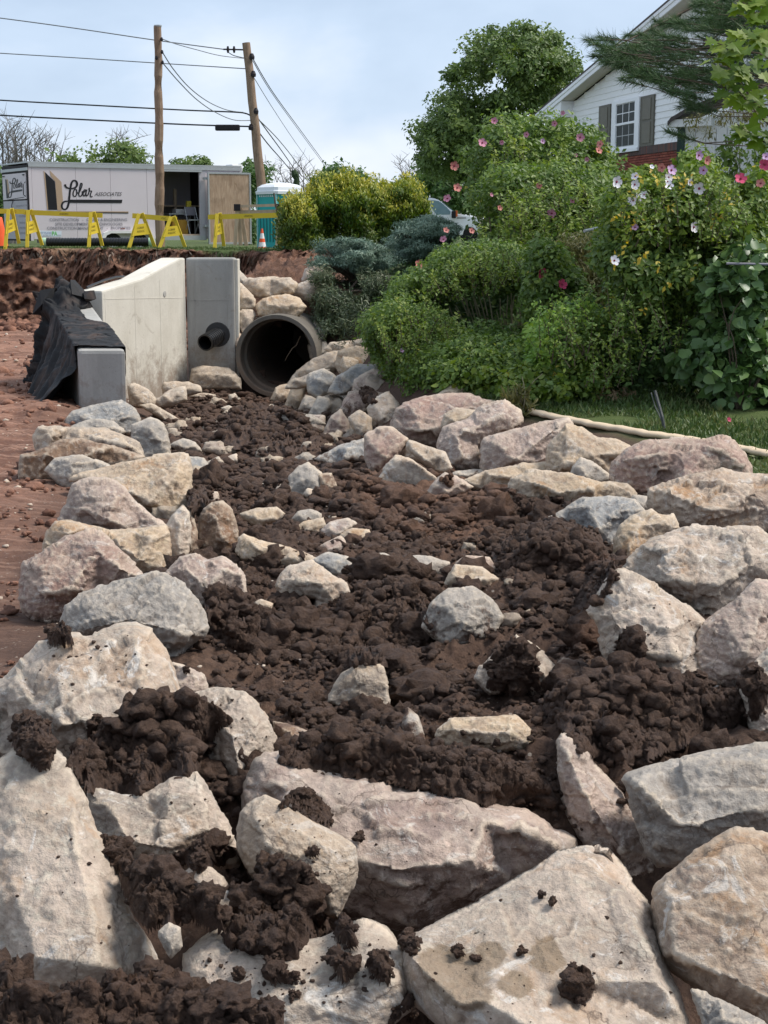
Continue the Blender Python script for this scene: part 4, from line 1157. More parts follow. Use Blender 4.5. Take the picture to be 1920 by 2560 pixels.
heap('L1', '880,880 900,850 960,830 1030,850 1060,900 1100,960 1150,1020 1100,1080 1020,1090 960,1040 900,960', 'large smooth clod of dark soil beside the greenish boulder', .13, .02, .07)
heap('L1', '800,420 830,400 890,395 900,440 870,490 850,540 815,480', 'clod between the buff block and the rusty upright stone', .10, .02, .06)
heap('R1', '245,345 262,325 300,335 300,365 265,370', 'small clod on the brown white stone', .04, .012, .03)
heap('R1', '520,400 560,420 600,450 640,455 720,425 790,440 740,480 640,510 560,480', 'soil lying against the long cream stone with ochre top', .10, .015, .05)
heap('R1', '790,575 850,572 915,600 890,610 830,600 780,620', 'soil crust on the grey triangular boulder', .05, .012, .03)
heap('R1', '880,735 920,725 1000,730 990,760 930,765', 'soil at the foot of the tan stone in front of the grey triangular one', .06, .012, .03)
heap('R1', '990,1095 1060,1065 1115,1090 1130,1130 1110,1180 1090,1230 1180,1290 1060,1290 1000,1180', 'soil bank against the tall cream boulder face', .14, .012, .045)
heap('R1', '1240,1300 1260,1250 1310,1215 1380,1240 1430,1290 1490,1310 1480,1350 1300,1360', 'soil pile below the grey pink boulder', .12, .012, .04)
heap('R1', '1520,1270 1560,1220 1640,1210 1659,1240 1659,1330 1600,1400 1540,1380 1500,1340', 'soil pile on the cream boulder at the right frame edge', .12, .012, .04)
heap('R1', '480,1130 560,1060 620,1095 660,1150 680,1260 560,1290 440,1250', 'soil covering the lower half of the jagged white rock', .10, .012, .04)
heap('M1', '265,655 290,645 330,665 320,700 280,690', 'soil lump on the caked stone of the pipe heap', .08, .02, .05)

def crumbs():
    r = np.random.default_rng(61)
    C, R = [], []
    for reg, pts, n, a, b in (('R2', '130,1180 420,980 750,770 960,750 1080,930 1200,1250 1290,1480 400,1480 200,1330', 40, .0018, .006),
                        ('D', '420,2100 470,2020 820,2000 870,2110 700,2200 500,2190', 110, .002, .008),
                        ('L2', '400,500 840,420 1000,700 960,780 600,820', 14, .002, .006), ('L2', '1080,600 1200,540 1500,730 1500,860 1200,900', 18, .002, .006),
                        ('L2', '20,420 240,360 600,1180 100,1250', 14, .002, .006), ('D', '560,1680 900,1720 1150,1790 900,1960 760,1900', 16, .002, .007),
                        ('R1', '1000,800 1100,790 1380,980 1350,1150 1150,1180', 22, .003, .009), ('L1', '60,1250 240,1080 560,1010 740,1250 560,1380', 28, .003, .010), ('L1', '880,1300 1060,1290 1160,1450 1040,1560', 16, .002, .008)):
        poly, q, ed = poly_samples_(reg, pts, n, r)
        for (u, v) in q:
            loc, nrm, ob = cast(u, v)
            if loc is None: continue
            rad = a + (b - a) * r.uniform(0, 1) ** 3
            C.append(np.array(loc) + np.array(nrm) * rad * .3); R.append(rad)
    V, F = lumps(np.array(C), np.array(R), 1, 9, .7)
    tag(link('soil_crumbs', mesh_np('soil_crumbs', V, F), M_MUD), 'tiny dark soil crumbs sprinkled over the foreground boulders', kind='stuff')
def poly_samples_(reg, pts, n, r):
    poly = np.array([S(reg, *map(float, p.split(','))) for p in pts.split()])
    lo, hi = poly.min(0), poly.max(0)
    out = []
    while len(out) < n:
        q = lo + r.uniform(0, 1, (n * 2, 2)) * (hi - lo)
        out += list(q[inside(poly, q)])
    return poly, np.array(out[:n]), None
crumbs()
heap('D', '1060,1190 1120,1140 1200,1115 1290,1150 1335,1230 1300,1300 1200,1330 1110,1290', 'rounded mound of dark soil before the tall cream boulder face', .06, .012, .045, group='mounds of soil in the channel bed')
heap('D', '1170,1520 1260,1450 1380,1430 1500,1490 1600,1500 1620,1560 1500,1600 1360,1650 1250,1620', 'wide mound of dark soil behind the upright blade of rock', .12, .012, .042, group='mounds of soil in the channel bed')
heap('D', '660,1350 740,1290 840,1250 910,1270 930,1370 880,1430 760,1440', 'low mound of soil left of the sunken greenish boulder', .10, .012, .042, group='mounds of soil in the channel bed')
heap('D', '600,1640 700,1580 850,1590 940,1620 1100,1640 1190,1690 1180,1740 1050,1735 850,1690 680,1665', 'soil pushed up along the back of the long pink boulder', .10, .010, .036, group='mounds of soil in the channel bed')
heap('D', '470,900 560,870 660,900 700,960 600,990 480,960', 'mound of soil in front of the culvert mouth', .14, .02, .07, group='mounds of soil in the channel bed')

# loose clods all over the mud bed: nobody could count them
def scatter_bed():
    r = np.random.default_rng(5)
    def pts(n, y0, y1, clump):
        y = np.exp(r.uniform(math.log(y0), math.log(y1), n * 3))
        x = xl(y) - .1 + r.uniform(0, 1, n * 3) * (xr(y) + .45 - xl(y))
        k = vnoise(np.stack([x * 2.2, y * 1.6, x * 0], 1), 4)
        m = k > clump
        return x[m][:n], y[m][:n]
    parts = []
    for n, y0, y1, cl, ra, rb, sub in ((230, 4.8, 13, -.1, .05, .11, 3), (650, 4.7, 13, -.3, .024, .06, 3), (1900, 4.65, 13, -.45, .013, .045, 2), (9000, 4.6, 13, -.8, .006, .024, 1), (3800, 11, 24.6, -.5, .018, .065, 1)):
        x, y = pts(n, y0, y1, cl)
        rad = ra + (rb - ra) * r.uniform(0, 1, len(x)) ** 2.5
        rad *= np.clip(.6 + y / 14, .7, 1.3)
        mound = .07 * np.clip(fbm(np.stack([x * 2.6, y * 2.0, x * 0], 1), 3, 66) + .15, 0, 1) * r.uniform(.3, 1, len(x))
        zg_ = zground(x, y)
        c = np.stack([x, y, zg_ + mud_relief(np.stack([x, y, zg_], 1)) + .004 + rad * .2 + mound], 1)
        parts.append(lumps(c, rad, sub, n, .75))
    V, F = merge(parts)
    o = link('soil_clods', mesh_np('soil_clods', V, F, smooth=False), M_MUD)
    tag(o, 'dark crumbly clods of topsoil strewn over the channel bed', kind='stuff')
scatter_bed()
def scatter_gravel():
    r = np.random.default_rng(15)
    n = 900
    y = np.exp(r.uniform(math.log(5), math.log(34), n)); x = r.uniform(-.27, .12, n) * y - .5
    x = np.where(r.uniform(0, 1, n) < .55, xl(y) - 1.1 - r.uniform(0, 1, n) ** 1.5 * 4, x)
    ok = (x < xr(y)) & (y < 34)
    x, y = x[ok], y[ok]
    rad = .006 + .022 * r.uniform(0, 1, len(x)) ** 3
    rad *= np.clip(y / 10, .8, 2.0)
    V, F = lumps(np.stack([x, y, zground(x, y) + .012], 1), rad, 1, 77, .6)
    o = link('gravel', mesh_np('gravel', V, F, smooth=True), ROCK['L'])
    tag(o, 'small pale stone chips scattered over the soil', kind='stuff')
scatter_gravel()
def red_clods():
    t = NT('red_soil')
    co = t.n('ShaderNodeNewGeometry').outputs['Position']
    c = t.mix(t.rng(t.noise(co, 2.5, 6, .65), .42, .6), (.13, .062, .042), (.30, .155, .105))
    t.fin(c, .95, t.bump(t.noise(co, 40, 6, .7), 1, .02), Specular_IOR_Level=.2)
    r = np.random.default_rng(25)
    parts = []
    for n, ra, rb, s_ in ((2600, .008, .035, 1), (500, .02, .06, 2)):
        y = np.exp(r.uniform(math.log(6), math.log(36), n)); x = xl(y) - .55 - r.uniform(0, 1, n) ** 1.3 * (1.2 + y * .22)
        k = vnoise(np.stack([x * 1.4, y, x * 0], 1), 14) > -.15
        x, y = x[k], y[k]
        rad = (ra + (rb - ra) * r.uniform(0, 1, len(x)) ** 2) * np.clip(y / 10, .8, 2.2)
        parts.append(lumps(np.stack([x, y, zground(x, y) + .02], 1), rad, s_, n, .7))
    # fallen clods at the foot of the bank
    n = 900
    x = r.uniform(-11, -3.2, n)
    y = np.interp(x, [-14, -9, -5, -2.4], [39.9, 39.4, 37.6, 34.6]) - 1.6 - r.uniform(0, 1, n) ** 1.6 * 3
    rad = .03 + .12 * r.uniform(0, 1, n) ** 3
    parts.append(lumps(np.stack([x, y, zground(x, y) + .03], 1), rad, 2, 5, .8))
    V, F = merge(parts)
    tag(link('red_clods', mesh_np('red_clods', V, F), t.m), 'reddish clods of dry soil on the bare ground left of the boulders', kind='stuff')
red_clods()

# small broken stones wedged in the gaps
def rubble():
    r = np.random.default_rng(71)
    V0, F0 = ICO[3]
    ms = []
    for k in range(6):
        sc = np.array([r.uniform(.8, 1.3), r.uniform(.7, 1.1), r.uniform(.5, .9)])
        nrm = V0
        d = .42 * crack(V0 * 1.1 + k * 9, 100 + k) + .12 * crack(V0 * 3 + k, 120 + k) + .05 * fbm(V0 * 5 + k, 3, k)
        V = V0 * (1 + d)[:, None] * sc
        me = mesh_np('stone', V, F0, {'mud': np.clip(.25 - V[:, 2] * .5, 0, .6)}, smooth=False)
        me.materials.append(ROCK['TGWLTO'[k]])
        ms.append(me)
    zones = [('D', '620,860 700,800 800,800 860,880 880,960 820,1000 700,950 640,900', 40, .11, .22, 'small broken %s stone filling gaps in the heap below the pipe', 'small stones filling the heap below the pipe'),
             ('D', '880,960 1100,1020 1250,1060 1360,1130 1300,1230 1180,1100 1000,1050 860,1020', 24, .06, .12, 'small %s stone wedged between the boulders of the right edge', 'small stones wedged along the right edge'),
             ('D', '160,930 330,900 420,960 440,1200 400,1380 340,1420 360,1150 300,1000', 24, .05, .11, 'small %s stone wedged beside the boulders of the left edge', 'small stones wedged along the left edge'),
             ('D', '360,880 520,850 640,900 760,980 700,1040 500,1000 380,960', 26, .05, .13, 'small flat %s stone half sunk in the upper mud', 'small stones half sunk in the upper mud'),
             ('D', '560,1100 900,1040 1240,1100 1240,1350 900,1500 620,1420', 22, .03, .07, 'small %s stone chip lying in the middle of the mud', 'small stones in the middle of the mud')]
    kinds = ['tan', 'grey', 'cream', 'pinkish', 'brownish', 'buff']
    for reg, pts, n, a, b, lab, grp in zones:
        poly, q, _ = poly_samples_(reg, pts, n * 3, r)
        c_ = 0
        for (u, v) in q:
            loc, nrm, ob = cast(u, v)
            if loc is None or ob.name.split('.')[0] not in ('ground', 'soil_clods', 'soil_heap') or c_ >= n: continue
            ki = int(r.integers(6)); o = link('stone', ms[ki], None, None, loc)
            s_ = float(r.uniform(a, b)) * (loc.y / 14) ** .4
            o.scale = (s_, s_, s_)
            o.rotation_euler = (r.uniform(-.4, .4), r.uniform(-.4, .4), r.uniform(0, 6.28))
            tag(o, lab % kinds[ki] if loc.y < 30 else lab, 'stone', grp)
            c_ += 1
rubble()

# ------------------------------------------------------------------ concrete
def concrete(name, c1, c2, warm=None):
    t = NT(name)
    co = t.coord()
    a = t.noise(co, 1.6, 6, .6, .3)
    vs = t.noise(t.coord(scale=(5, 5, .5)), 1.8, 6, .6)
    fine = t.noise(co, 40, 6, .65)
    c = t.mix(t.rng(a, .35, .68), c1, c2)
    c = t.mix(t.rng(vs, .5, .72, 0, .45), c, warm or c1)
    c = t.mix(t.rng(t.noise(co, 3.2, 7, .7, 1), .60, .68, 0, .35), c, (.22, .17, .12))
    c = t.mix(t.rng(fine, .3, .7, .12, 0), c, (.1, .1, .1))
    vo = t.n('ShaderNodeTexVoronoi', Scale=14)
    t.l(co, vo.inputs['Vector'])
    pit = t.rng(vo.outputs['Distance'], .05, .10, .5, 0)
    c = t.mix(pit, c, (.2, .18, .15))
    pz = t.n('ShaderNodeSeparateXYZ'); t.l(t.n('ShaderNodeNewGeometry').outputs['Position'], pz.inputs[0])
    spl = t.rng(t.math('ADD', pz.outputs['Z'], t.rng(t.noise(co, 5, 8, .7), .3, .7, -.5, .5)), .15, .75, .7, 0)
    c = t.mix(spl, c, (.20, .135, .095))
    return t.fin(c, .88, t.bump(fine, .3, .006), Specular_IOR_Level=.25)
M_CW = concrete('pale_concrete', (.66, .62, .54), (.56, .52, .44), (.70, .66, .58))
M_CG = concrete('grey_concrete', (.31, .30, .275), (.39, .375, .35), (.47, .45, .41))
M_CO = concrete('old_concrete', (.115, .102, .085), (.16, .142, .118), (.07, .06, .05))
M_BP = plain('black_plastic', (.012, .012, .013), .35, .2, spec=.5)
def hexa(q0, q1):
    vs = list(q0) + list(q1)
    return MB().add(vs, [(0, 1, 2, 3), (7, 6, 5, 4), (0, 4, 5, 1), (1, 5, 6, 2), (2, 6, 7, 3), (3, 7, 4, 0)])
hw = thing('headwall', 'new concrete headwall of grey face with a black drain pipe through it', 'headwall', P(530, 950, 25))
xa, xb = P(*S('M0', 862, 300), 25).x, P(*S('M0', 1083, 300), 25).x
ztop = P(*S('M0', 970, 9), 25).z
mb = MB().box(xa, xb, 25.0, 25.42, -.3, ztop)
mb.build('wall_slab', M_CG, hw, bevel=.035)
# protruding strip on the right edge
MB().box(xb - .002, xb + .055, 25.05, 25.40, -.3, ztop - .02).build('edge_strip', M_CW, hw, bevel=.01)
# wing wall
p1 = Vector((xa - .006, 24.99, 0)); q = P(*S('M0', 470, 160), 22.3); p2 = Vector((q.x, q.y, 0))
d = (p2 - p1); Lw = d.length; d.normalize(); nl = Vector((-d.y, d.x, 0))
if nl.x > 0: nl = -nl
z2 = q.z
ww = thing('wing_wall', 'pale concrete wing wall with sloping top beside the grey headwall', 'wall', p2)
prof = [(0, -.3), (Lw, -.3), (Lw, z2), (Lw * .55, z2 + .13), (.22 * Lw, ztop - .08), (.06 * Lw, ztop + .002), (0, ztop + .002)]
MB().prism([p1 + d * s + Vector((0, 0, z)) for s, z in prof], nl * .36).build('wall_slab', M_CW, ww, bevel=.03)
# fins left by the form boards
def fin_(x0, y0, x1, y1, w=.012):
    a_, b_ = [on_plane(*S('M0', x, y), p1, Vector((-nl.x, -nl.y, 0))) for x, y in ((x0, y0), (x1, y1))]
    MB().beam(a_, b_, w, .006, up=Vector((-nl.x, -nl.y, 0))).build('form_fin', M_CW, ww)
fin_(478, 198, 846, 192); fin_(484, 175, 500, 560, .03); fin_(735, 110, 748, 600); fin_(620, 140, 632, 610); fin_(845, 80, 862, 575, .03)
for (x0, y0, x1, y1) in ((895, 20, 905, 560), (870, 205, 1060, 200), (1045, 30, 1052, 520)):
    a_, b_ = P(*S('M0', x0, y0), 24.998), P(*S('M0', x1, y1), 24.998)
    MB().beam(a_, b_, .014, .005, up=Vector((0, -1, 0))).build('form_fin', M_CG, hw)
# form tie hole
tie = on_plane(*S('M0', 758, 175), p1, Vector((-nl.x, -nl.y, 0)))
mbt = MB()
M = Matrix.Translation(tie - nl * .001) @ Vector((-nl.x, -nl.y, 0)).to_track_quat('Z', 'Y').to_matrix().to_4x4()
mbt.lathe([(.05, 0), (.045, .008), (.03, .010), (.001, .010)], 14, M=M)
mbt.build('form_tie_patch', M_CG, ww)
strap = [on_plane(*S('M0', x, y), p1 + nl * .3, nl) + Vector((0, 0, .02)) for x, y in ((400, 152), (430, 138), (480, 118), (530, 104), (570, 100))]
MB().tube(strap, .018, 5).build('loose_strap', M_BP, ww)
# second wing wall, its end face toward the camera
YB = 18.8
a0 = P(*S('M0', 360, 437), YB); a1 = P(*S('M0', 577, 434), YB); zt = a1.z
b1 = P(*S('M0', 428, 232), 21.9); zb = b1.z
dB = Vector((b1.x - a1.x, b1.y - YB, 0)); wB = a1.x - a0.x
sw = thing('wing_wall', 'low concrete wing wall with grey end face, draped in black filter cloth', 'wall', (a0.x, YB, zg(a0.x, YB)))
hexa([(a0.x, YB, 0), (a1.x, YB, 0), (a1.x, YB, zt), (a0.x, YB, zt)],
     [(b1.x - wB, 21.9, 0), (b1.x, 21.9, 0), (b1.x, 21.9, zb), (b1.x - wB, 21.9, zb)]).build('wall_slab', M_CG, sw, bevel=.045)

# filter cloth
def cloth():
    ns, nt = 190, 120
    s = np.linspace(-.0, 1.10, ns)[:, None] * np.ones((1, nt))
    t = np.linspace(0, 1, nt)[None, :] * np.ones((ns, 1))
    yy = YB + .10 + (21.9 - YB) * s
    xr_ = a1.x + (b1.x - a1.x) * s
    zt_ = zt + (zb - zt) * s
    # across: t<.06 hangs over the right rim, .06-.38 the top, rest hangs down and flares
    top = np.clip((t - .06) / .30, 0, 1)
    hang = np.clip((t - .36) / .64, 0, 1)
    over = np.clip((.06 - t) / .06, 0, 1)
    X = xr_ + .035 - wB * top - .035 * top
    bare = sm(.50, .62, s) * (1 - sm(.86, .93, s))          # the cloth slipped off the right rim here
    X = X - bare * (1 - top) * wB * .42
    Z = zt_ + .03 - over * (.10 + .30 * np.exp(-((s - .05) / .08) ** 2))
    gz = .46 + .02 * s
    drop = Z - gz
    flare = (.10 * hang + .30 * hang ** 2.0) * (1.05 - .35 * s)
    Z = Z - drop * hang ** .92
    X = X - .03 - flare
    Y = yy - flare * .55 * (1 - s) + .0
    p = np.stack([s * 9 + .8 * vnoise(np.stack([t * 3, s * 3, s * 0], -1).reshape(-1, 3), 5).reshape(s.shape), t * 1.2, s * 0], -1).reshape(-1, 3)
    fold = fbm(p * [1.5, .6, 1], 3, 11, .55, ridge=True).reshape(s.shape)
    fold2 = fbm(np.stack([s * 30, t * 3, s * 0], -1).reshape(-1, 3), 3, 14).reshape(s.shape)
    cr = crack(np.stack([s * 14, t * 14, s * 0], -1).reshape(-1, 3), 3).reshape(s.shape)
    wv = vnoise(np.stack([s * 7, t * 2.2, s * 0], -1).reshape(-1, 3), 77).reshape(s.shape)
    drape = (.050 * np.sin(s * 34 + wv * 3.2) + .040 * np.sin(s * 71 + wv * 5 + t * 3) + .06 * wv) * np.clip(hang * 2.2, 0, 1)
    X = X - drape - .02
    sl = .03 * top * (1 - hang) + hang * .02
    X = X - np.abs(fold) * sl * .8 - fold2 * .012 * top - .012 * cr * (1 - .8 * hang)
    Y = Y - fold * .02 * hang
    Z = Z + (fold2 * .016 + .024 * np.abs(fold) + .012 * cr) * (top > 0) * (1 - hang)
    # crumpled bundle at the far end
    bun = sm(.80, .96, s)
    nb = fbm(np.stack([X * 3.2, Y * 3.2, Z * 3.2], -1).reshape(-1, 3), 4, 31, .6, ridge=True).reshape(s.shape)
    cb = crack(np.stack([X * 5.5, Y * 5.5, Z * 5.5], -1).reshape(-1, 3), 33).reshape(s.shape)
    hump = np.exp(-((top - .45) / .22) ** 2) * (1 - hang)
    hump2 = np.exp(-((hang - .06) / .08) ** 2)
    Z = Z + bun * (.22 * hump + .10 * hump2 + .07 * nb + .05 * cb)
    X = X - bun * (.13 * hump2 + .06 * nb + .03 * cb)
    Y = Y - bun * .1 * nb
    # leave the near end face free
    Y = np.maximum(Y, YB + .02 - hang * .55)
    V = np.stack([X, Y, Z], -1).reshape(-1, 3)
    idx = np.arange(ns * nt).reshape(ns, nt)
    F = np.stack([idx[:-1, :-1], idx[:-1, 1:], idx[1:, 1:], idx[1:, :-1]], -1).reshape(-1, 4)
    tt = NT('filter_cloth')
    co = tt.coord(rnd=False)
    c = tt.mix(tt.rng(tt.noise(tt.coord(rnd=False, scale=(1, 1, .5)), 2.6, 7, .68, .5), .5, .68, 0, .75), (.012, .012, .013), (.085, .055, .042))
    tt.fin(c, .75, tt.bump(tt.noise(co, 30, 6, .7), .5, .008), Specular_IOR_Level=.35)
    o0 = np.array([-3.9, 19.0, .45])
    o = link('filter_cloth', mesh_np('filter_cloth', V - o0, F, smooth=True), tt.m, None, Vector(o0))
    md = o.modifiers.new('thickness', 'SOLIDIFY'); md.thickness = .006
    tag(o, 'black dusty geotextile draped in folds over the low concrete wing wall', 'cloth')
    # loose twisted ends
    for pts, lab in (([(330, 190), (318, 140), (325, 112), (360, 150), (395, 190), (350, 200)], 'peak'), ([(395, 190), (385, 165), (415, 160), (425, 200), (400, 210)], 'knot'), ([(190, 270), (150, 268), (185, 160), (240, 150), (250, 200), (215, 240)], 'flap')):
        pl = [PR('M0', x, y, 21.75) for x, y in pts]
        cc = sum(pl, Vector()) / len(pl)
        m2 = MB()
        front = [p + (p - cc) * .04 for p in pl]
        back = [p + Vector((.03, .16, .0)) for p in pl]
        n = len(pl)
        m2.add(front + back + [cc + Vector((-.02, -.13, -.03)), cc + Vector((0, .25, -.05))],
               [(i, (i + 1) % n, 2 * n) for i in range(n)] + [((i + 1) % n + n, i + n, 2 * n + 1) for i in range(n)] + [(i + n, (i + 1) % n + n, (i + 1) % n, i) for i in range(n)])
        ob = m2.build('loose_fold', tt.m, o)
        sb = ob.modifiers.new('sub', 'SUBSURF'); sb.levels = 2; sb.render_levels = 2; sb.subdivision_type = 'SIMPLE'
cloth()

# corrugated drain pipe through the headwall
def corrugated(name, label, a, b, r, pitch, parent=None, cat='pipe', group=None, wall=.012):
    a, b = Vector(a), Vector(b)
    Ln = (b - a).length
    M = Matrix.Translation(a) @ (b - a).to_track_quat('Z', 'Y').to_matrix().to_4x4()
    prof = []
    k = int(Ln / pitch)
    for i in range(k):
        z = i * pitch
        prof += [(r, z), (r, z + pitch * .45), (r * .90, z + pitch * .58), (r * .90, z + pitch * .88)]
    prof.append((r, Ln))
    inner = [(r * .84, Ln), (r * .84, 0), (r, 0)]
    mb = MB().lathe(prof + inner, 26, M=M)
    o = mb.build(name, M_BP, parent)
    if parent is None: tag(o, label, cat, group)
    return o
dp0 = P(*S('M0', 1000, 368), 25.0); dp1 = P(*S('M0', 945, 400), 24.62)
dr = thing('drain_pipe', 'short black corrugated drain pipe sticking out of the grey headwall', 'pipe', dp0)
corrugated('corrugated_tube', '', dp0 + Vector((.02, .05, .01)), dp1, .135, .055, dr)
M = Matrix.Translation(dp0 + Vector((.01, -.001, .02))) @ Vector((0, -1, 0)).to_track_quat('Z', 'Y').to_matrix().to_4x4()
MB().lathe([(.20, 0), (.19, .02), (.12, .022), (.001, .022)], 28, M=M).build('hole_shade_disc', M_BP, dr, smooth=False)  # black disc paints in the shade of the hole around the tube

# old round culvert pipe
ax = Vector((.12, 1, -.01)).normalized()
M = Matrix.Translation(PIPE_C) @ ax.to_track_quat('Z', 'Y').to_matrix().to_4x4()
op = thing('culvert_pipe', 'old round concrete culvert pipe with dark mouth beside the headwall', 'pipe', (PIPE_C.x, PIPE_C.y, PIPE_C.z - .66))
MB().lathe([(.595, 0), (.655, 0), (.665, .03), (.665, .28), (.645, .34), (.645, 4.6)], 56, M=M).build('outer_barrel', M_CO, op, smooth=False)
MB().lathe([(.595, .0), (.585, .02), (.585, .30), (.55, .34), (.55, 4.6), (.001, 4.6)], 56, M=M).build('inner_barrel', M_CO, op)
root = [PIPE_C + Vector((.36, .5, .28)), PIPE_C + Vector((.30, .4, .14)), PIPE_C + Vector((.24, .35, .10)), PIPE_C + Vector((.16, .3, -.02)), PIPE_C + Vector((.12, .3, -.10))]
MB().tube(root, [.010, .008, .007, .005, .003], 5).build('dry_root', plain('dry_twig', (.22, .16, .11), .9), op)

# ------------------------------------------------------------------ tan sock edging, rod, soil strip
def edging():
    t = NT('edging_strip')
    co = t.coord()
    c = t.mix(t.noise(co, 4, 6), (.56, .43, .29), (.62, .49, .34))
    t.fin(c, .9, t.bump(t.noise(co, 60, 4), .4, .004))
    pts = [GR('M1', x, y) for x, y in ((640, 690), (700, 698), (810, 720), (900, 742), (1060, 775), (1250, 808), (1420, 832), (1560, 858), (1700, 885), (1900, 925))]
    fine = []
    for i in range(len(pts) - 1):
        for k in range(8): fine.append(pts[i].lerp(pts[i + 1], k / 8))
    fine = [p + Vector((.012 * math.sin(i * .9), 0, .035 + .004 * math.sin(i * 2.3))) for i, p in enumerate(fine)]
    mb = MB().tube(fine, [.058 * (1 + .015 * math.sin(i * 1.7)) for i in range(len(fine))], 14)
    mb.v = [(v[0], v[1], fine[i // 14].z + (v[2] - fine[i // 14].z) * .52) for i, v in enumerate(mb.v)]
    o = mb.build('edging_strip', t.m, None, smooth=True)
    tag(o, 'long tan edging strip lying along the grass behind the right edge boulders', 'edging')
edging()
rt, rb = PR('R1', 1175, -5, 13.9), PR('R1', 1232, 178, 13.6)
rt = PR('M1', 1275, 650, 14.1); rb = PR('M1', 1325, 830, 13.7)
mb = MB().tube([rb - Vector((0, 0, .15)), rb.lerp(rt, .5), rt], [.017, .016, .015], 8)
tag(mb.build('steel_stake', plain('dark_steel', (.03, .035, .035), .6), None), 'thin dark steel stake leaning left in front of the grass', 'stake')
mb = MB().tube([PR('M1', 1262, 655, 14.1), PR('M1', 1275, 700, 14.05), PR('M1', 1306, 770, 13.9), PR('M1', 1320, 822, 13.7)], .006, 5)
tag(mb.build('thin_rod', plain('grey_wire', (.10, .11, .10), .6), None), 'thin wire beside the dark leaning stake', 'wire')
# ------------------------------------------------------------------ trailer
def text_mesh(s, shear=0.0, offset=0.0):
    cu = bpy.data.curves.new('lettering', 'FONT')
    cu.body = s
    cu.resolution_u = 3
    cu.shear = shear
    cu.offset = offset
    cu.extrude = 0
    ob = bpy.data.objects.new('tmp', cu)
    me = bpy.data.meshes.new_from_object(ob)
    V = np.array([v.co[:] for v in me.vertices]).reshape(-1, 3)
    F = [tuple(p.vertices) for p in me.polygons]
    bpy.data.objects.remove(ob); bpy.data.meshes.remove(me); bpy.data.curves.remove(cu)
    return V, F
def text_obj(s, a, b, up, m, parent, name='lettering', off=None, shear=0.0, world=True, bold=0.0):
    """text from point a (lower left) to b (lower right), cap height vector up"""
    a, b, up = Vector(a), Vector(b), Vector(up)
    V, F = text_mesh(s, shear, bold)
    x0, x1 = V[:, 0].min(), V[:, 0].max()
    y0, y1 = V[:, 1].min(), V[:, 1].max()
    n = (b - a).cross(up).normalized()
    mb = MB().add([a + (b - a) * ((v[0] - x0) / (x1 - x0)) + up * ((v[1] - y0) / (y1 - y0)) + n * .004 for v in V], F)
    return mb.build(name, m, parent, world)
TO = P(78, 609.5, 44.0)
TO.z = 1.87
TRZ = math.atan2(.51, .86)
tdx = Vector((math.cos(TRZ), math.sin(TRZ), 0)); tdy = Vector((-math.sin(TRZ), math.cos(TRZ), 0))
def tl(reg, x, y):
    p = on_plane(*S(reg, x, y), TO, tdy) - TO
    return p.dot(tdx), p.z
def trr(reg, x, y):
    p = on_plane(*S(reg, x, y), TO, tdx) - TO
    return p.dot(tdy), p.z
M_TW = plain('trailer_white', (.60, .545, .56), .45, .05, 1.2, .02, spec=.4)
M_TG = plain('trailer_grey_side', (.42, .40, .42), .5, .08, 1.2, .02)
M_AL = plain('aluminium_trim', (.42, .44, .44), .4, .1, metal=.3)
M_DK = plain('dark_gap', (.02, .016, .018), .7)
M_BK = plain('black_print', (.013, .013, .015), .5)
M_TAN = plain('tan_print', (.42, .30, .20), .5, .05)
M_GT = plain('grey_print', (.22, .21, .24), .6, .05)
M_WOOD = None
def wood(name, c1, c2, sc=(12, 12, .6), warp=2.5):
    t = NT(name)
    co = t.coord(scale=sc)
    w = t.noise(co, 3.0, 6, .6, warp)
    c = t.mix(t.rng(w, .35, .65), c1, c2)
    c = t.mix(t.rng(t.noise(t.coord(), 3, 5), .5, .7, 0, .4), c, tuple(x * .55 for x in c1))
    return t.fin(c, .8, t.bump(w, .4, .004), Specular_IOR_Level=.2)
M_PLY = wood('weathered_plywood', (.27, .18, .115), (.46, .34, .24), (4, 4, .35), 3.5)
M_TIM = wood('raw_timber', (.42, .31, .21), (.54, .42, .30))
M_POLE = wood('pole_timber', (.20, .13, .085), (.33, .235, .165), (9, 9, .5), 1.2)
tr = thing('cargo_trailer', 'white enclosed cargo trailer with company lettering and open side doorway', 'trailer', TO, TRZ)
LT, WT, ZB = 6.55, 2.4, .60
ZT = tl('Z', 187, 160)[1]
sd0 = tl('Z', 945, 300)[0]; sd1 = tl('Z', 1186, 300)[0]; sd2 = tl('Z', 1216, 300)[0]
zs0 = tl('Z', 1080, 628)[1]; zs1 = tl('Z', 1080, 212)[1]
def tb(name, m, *boxes, parent=None, bevel=0):
    mb = MB()
    for b in boxes: mb.box(*b)
    return mb.build(name, m, parent or tr, world=False, bevel=bevel)
zlow = .47
# side skin as separate sheets with seams
ss = [0.09] + [tl('Z', x, 300)[0] for x in (450, 655, 870)] + [sd0]
for i in range(len(ss) - 1):
    tb('side_panel', M_TW, (ss[i] + .004, ss[i + 1] - .004, 0, .035, zlow, ZT - .10))
tb('corner_post', M_TW, (0, .086, -.004, .04, zlow - .04, ZT - .10))
tb('door_post', M_TG, (sd1, sd2, -.01, .05, zlow - .05, ZT - .10), (sd1 - .03, sd1, -.02, .05, zlow, ZT - .12))
tb('side_panel', M_TW, (sd2 + .004, LT, 0, .035, zlow, ZT - .10))
tb('header_rail', M_AL, (0, LT, -.03, .03, ZT - .10, ZT))
tb('door_track', M_AL, (sd0, sd1 + .05, -.05, -.005, zs1, zs1 + .05))
tb('header_panel', M_TW, (sd0, sd1 - .035, .0, .035, zs1 + .055, ZT - .104))
tb('roof', M_AL, (-.03, LT, -.03, WT + .03, ZT + .003, ZT + .045))
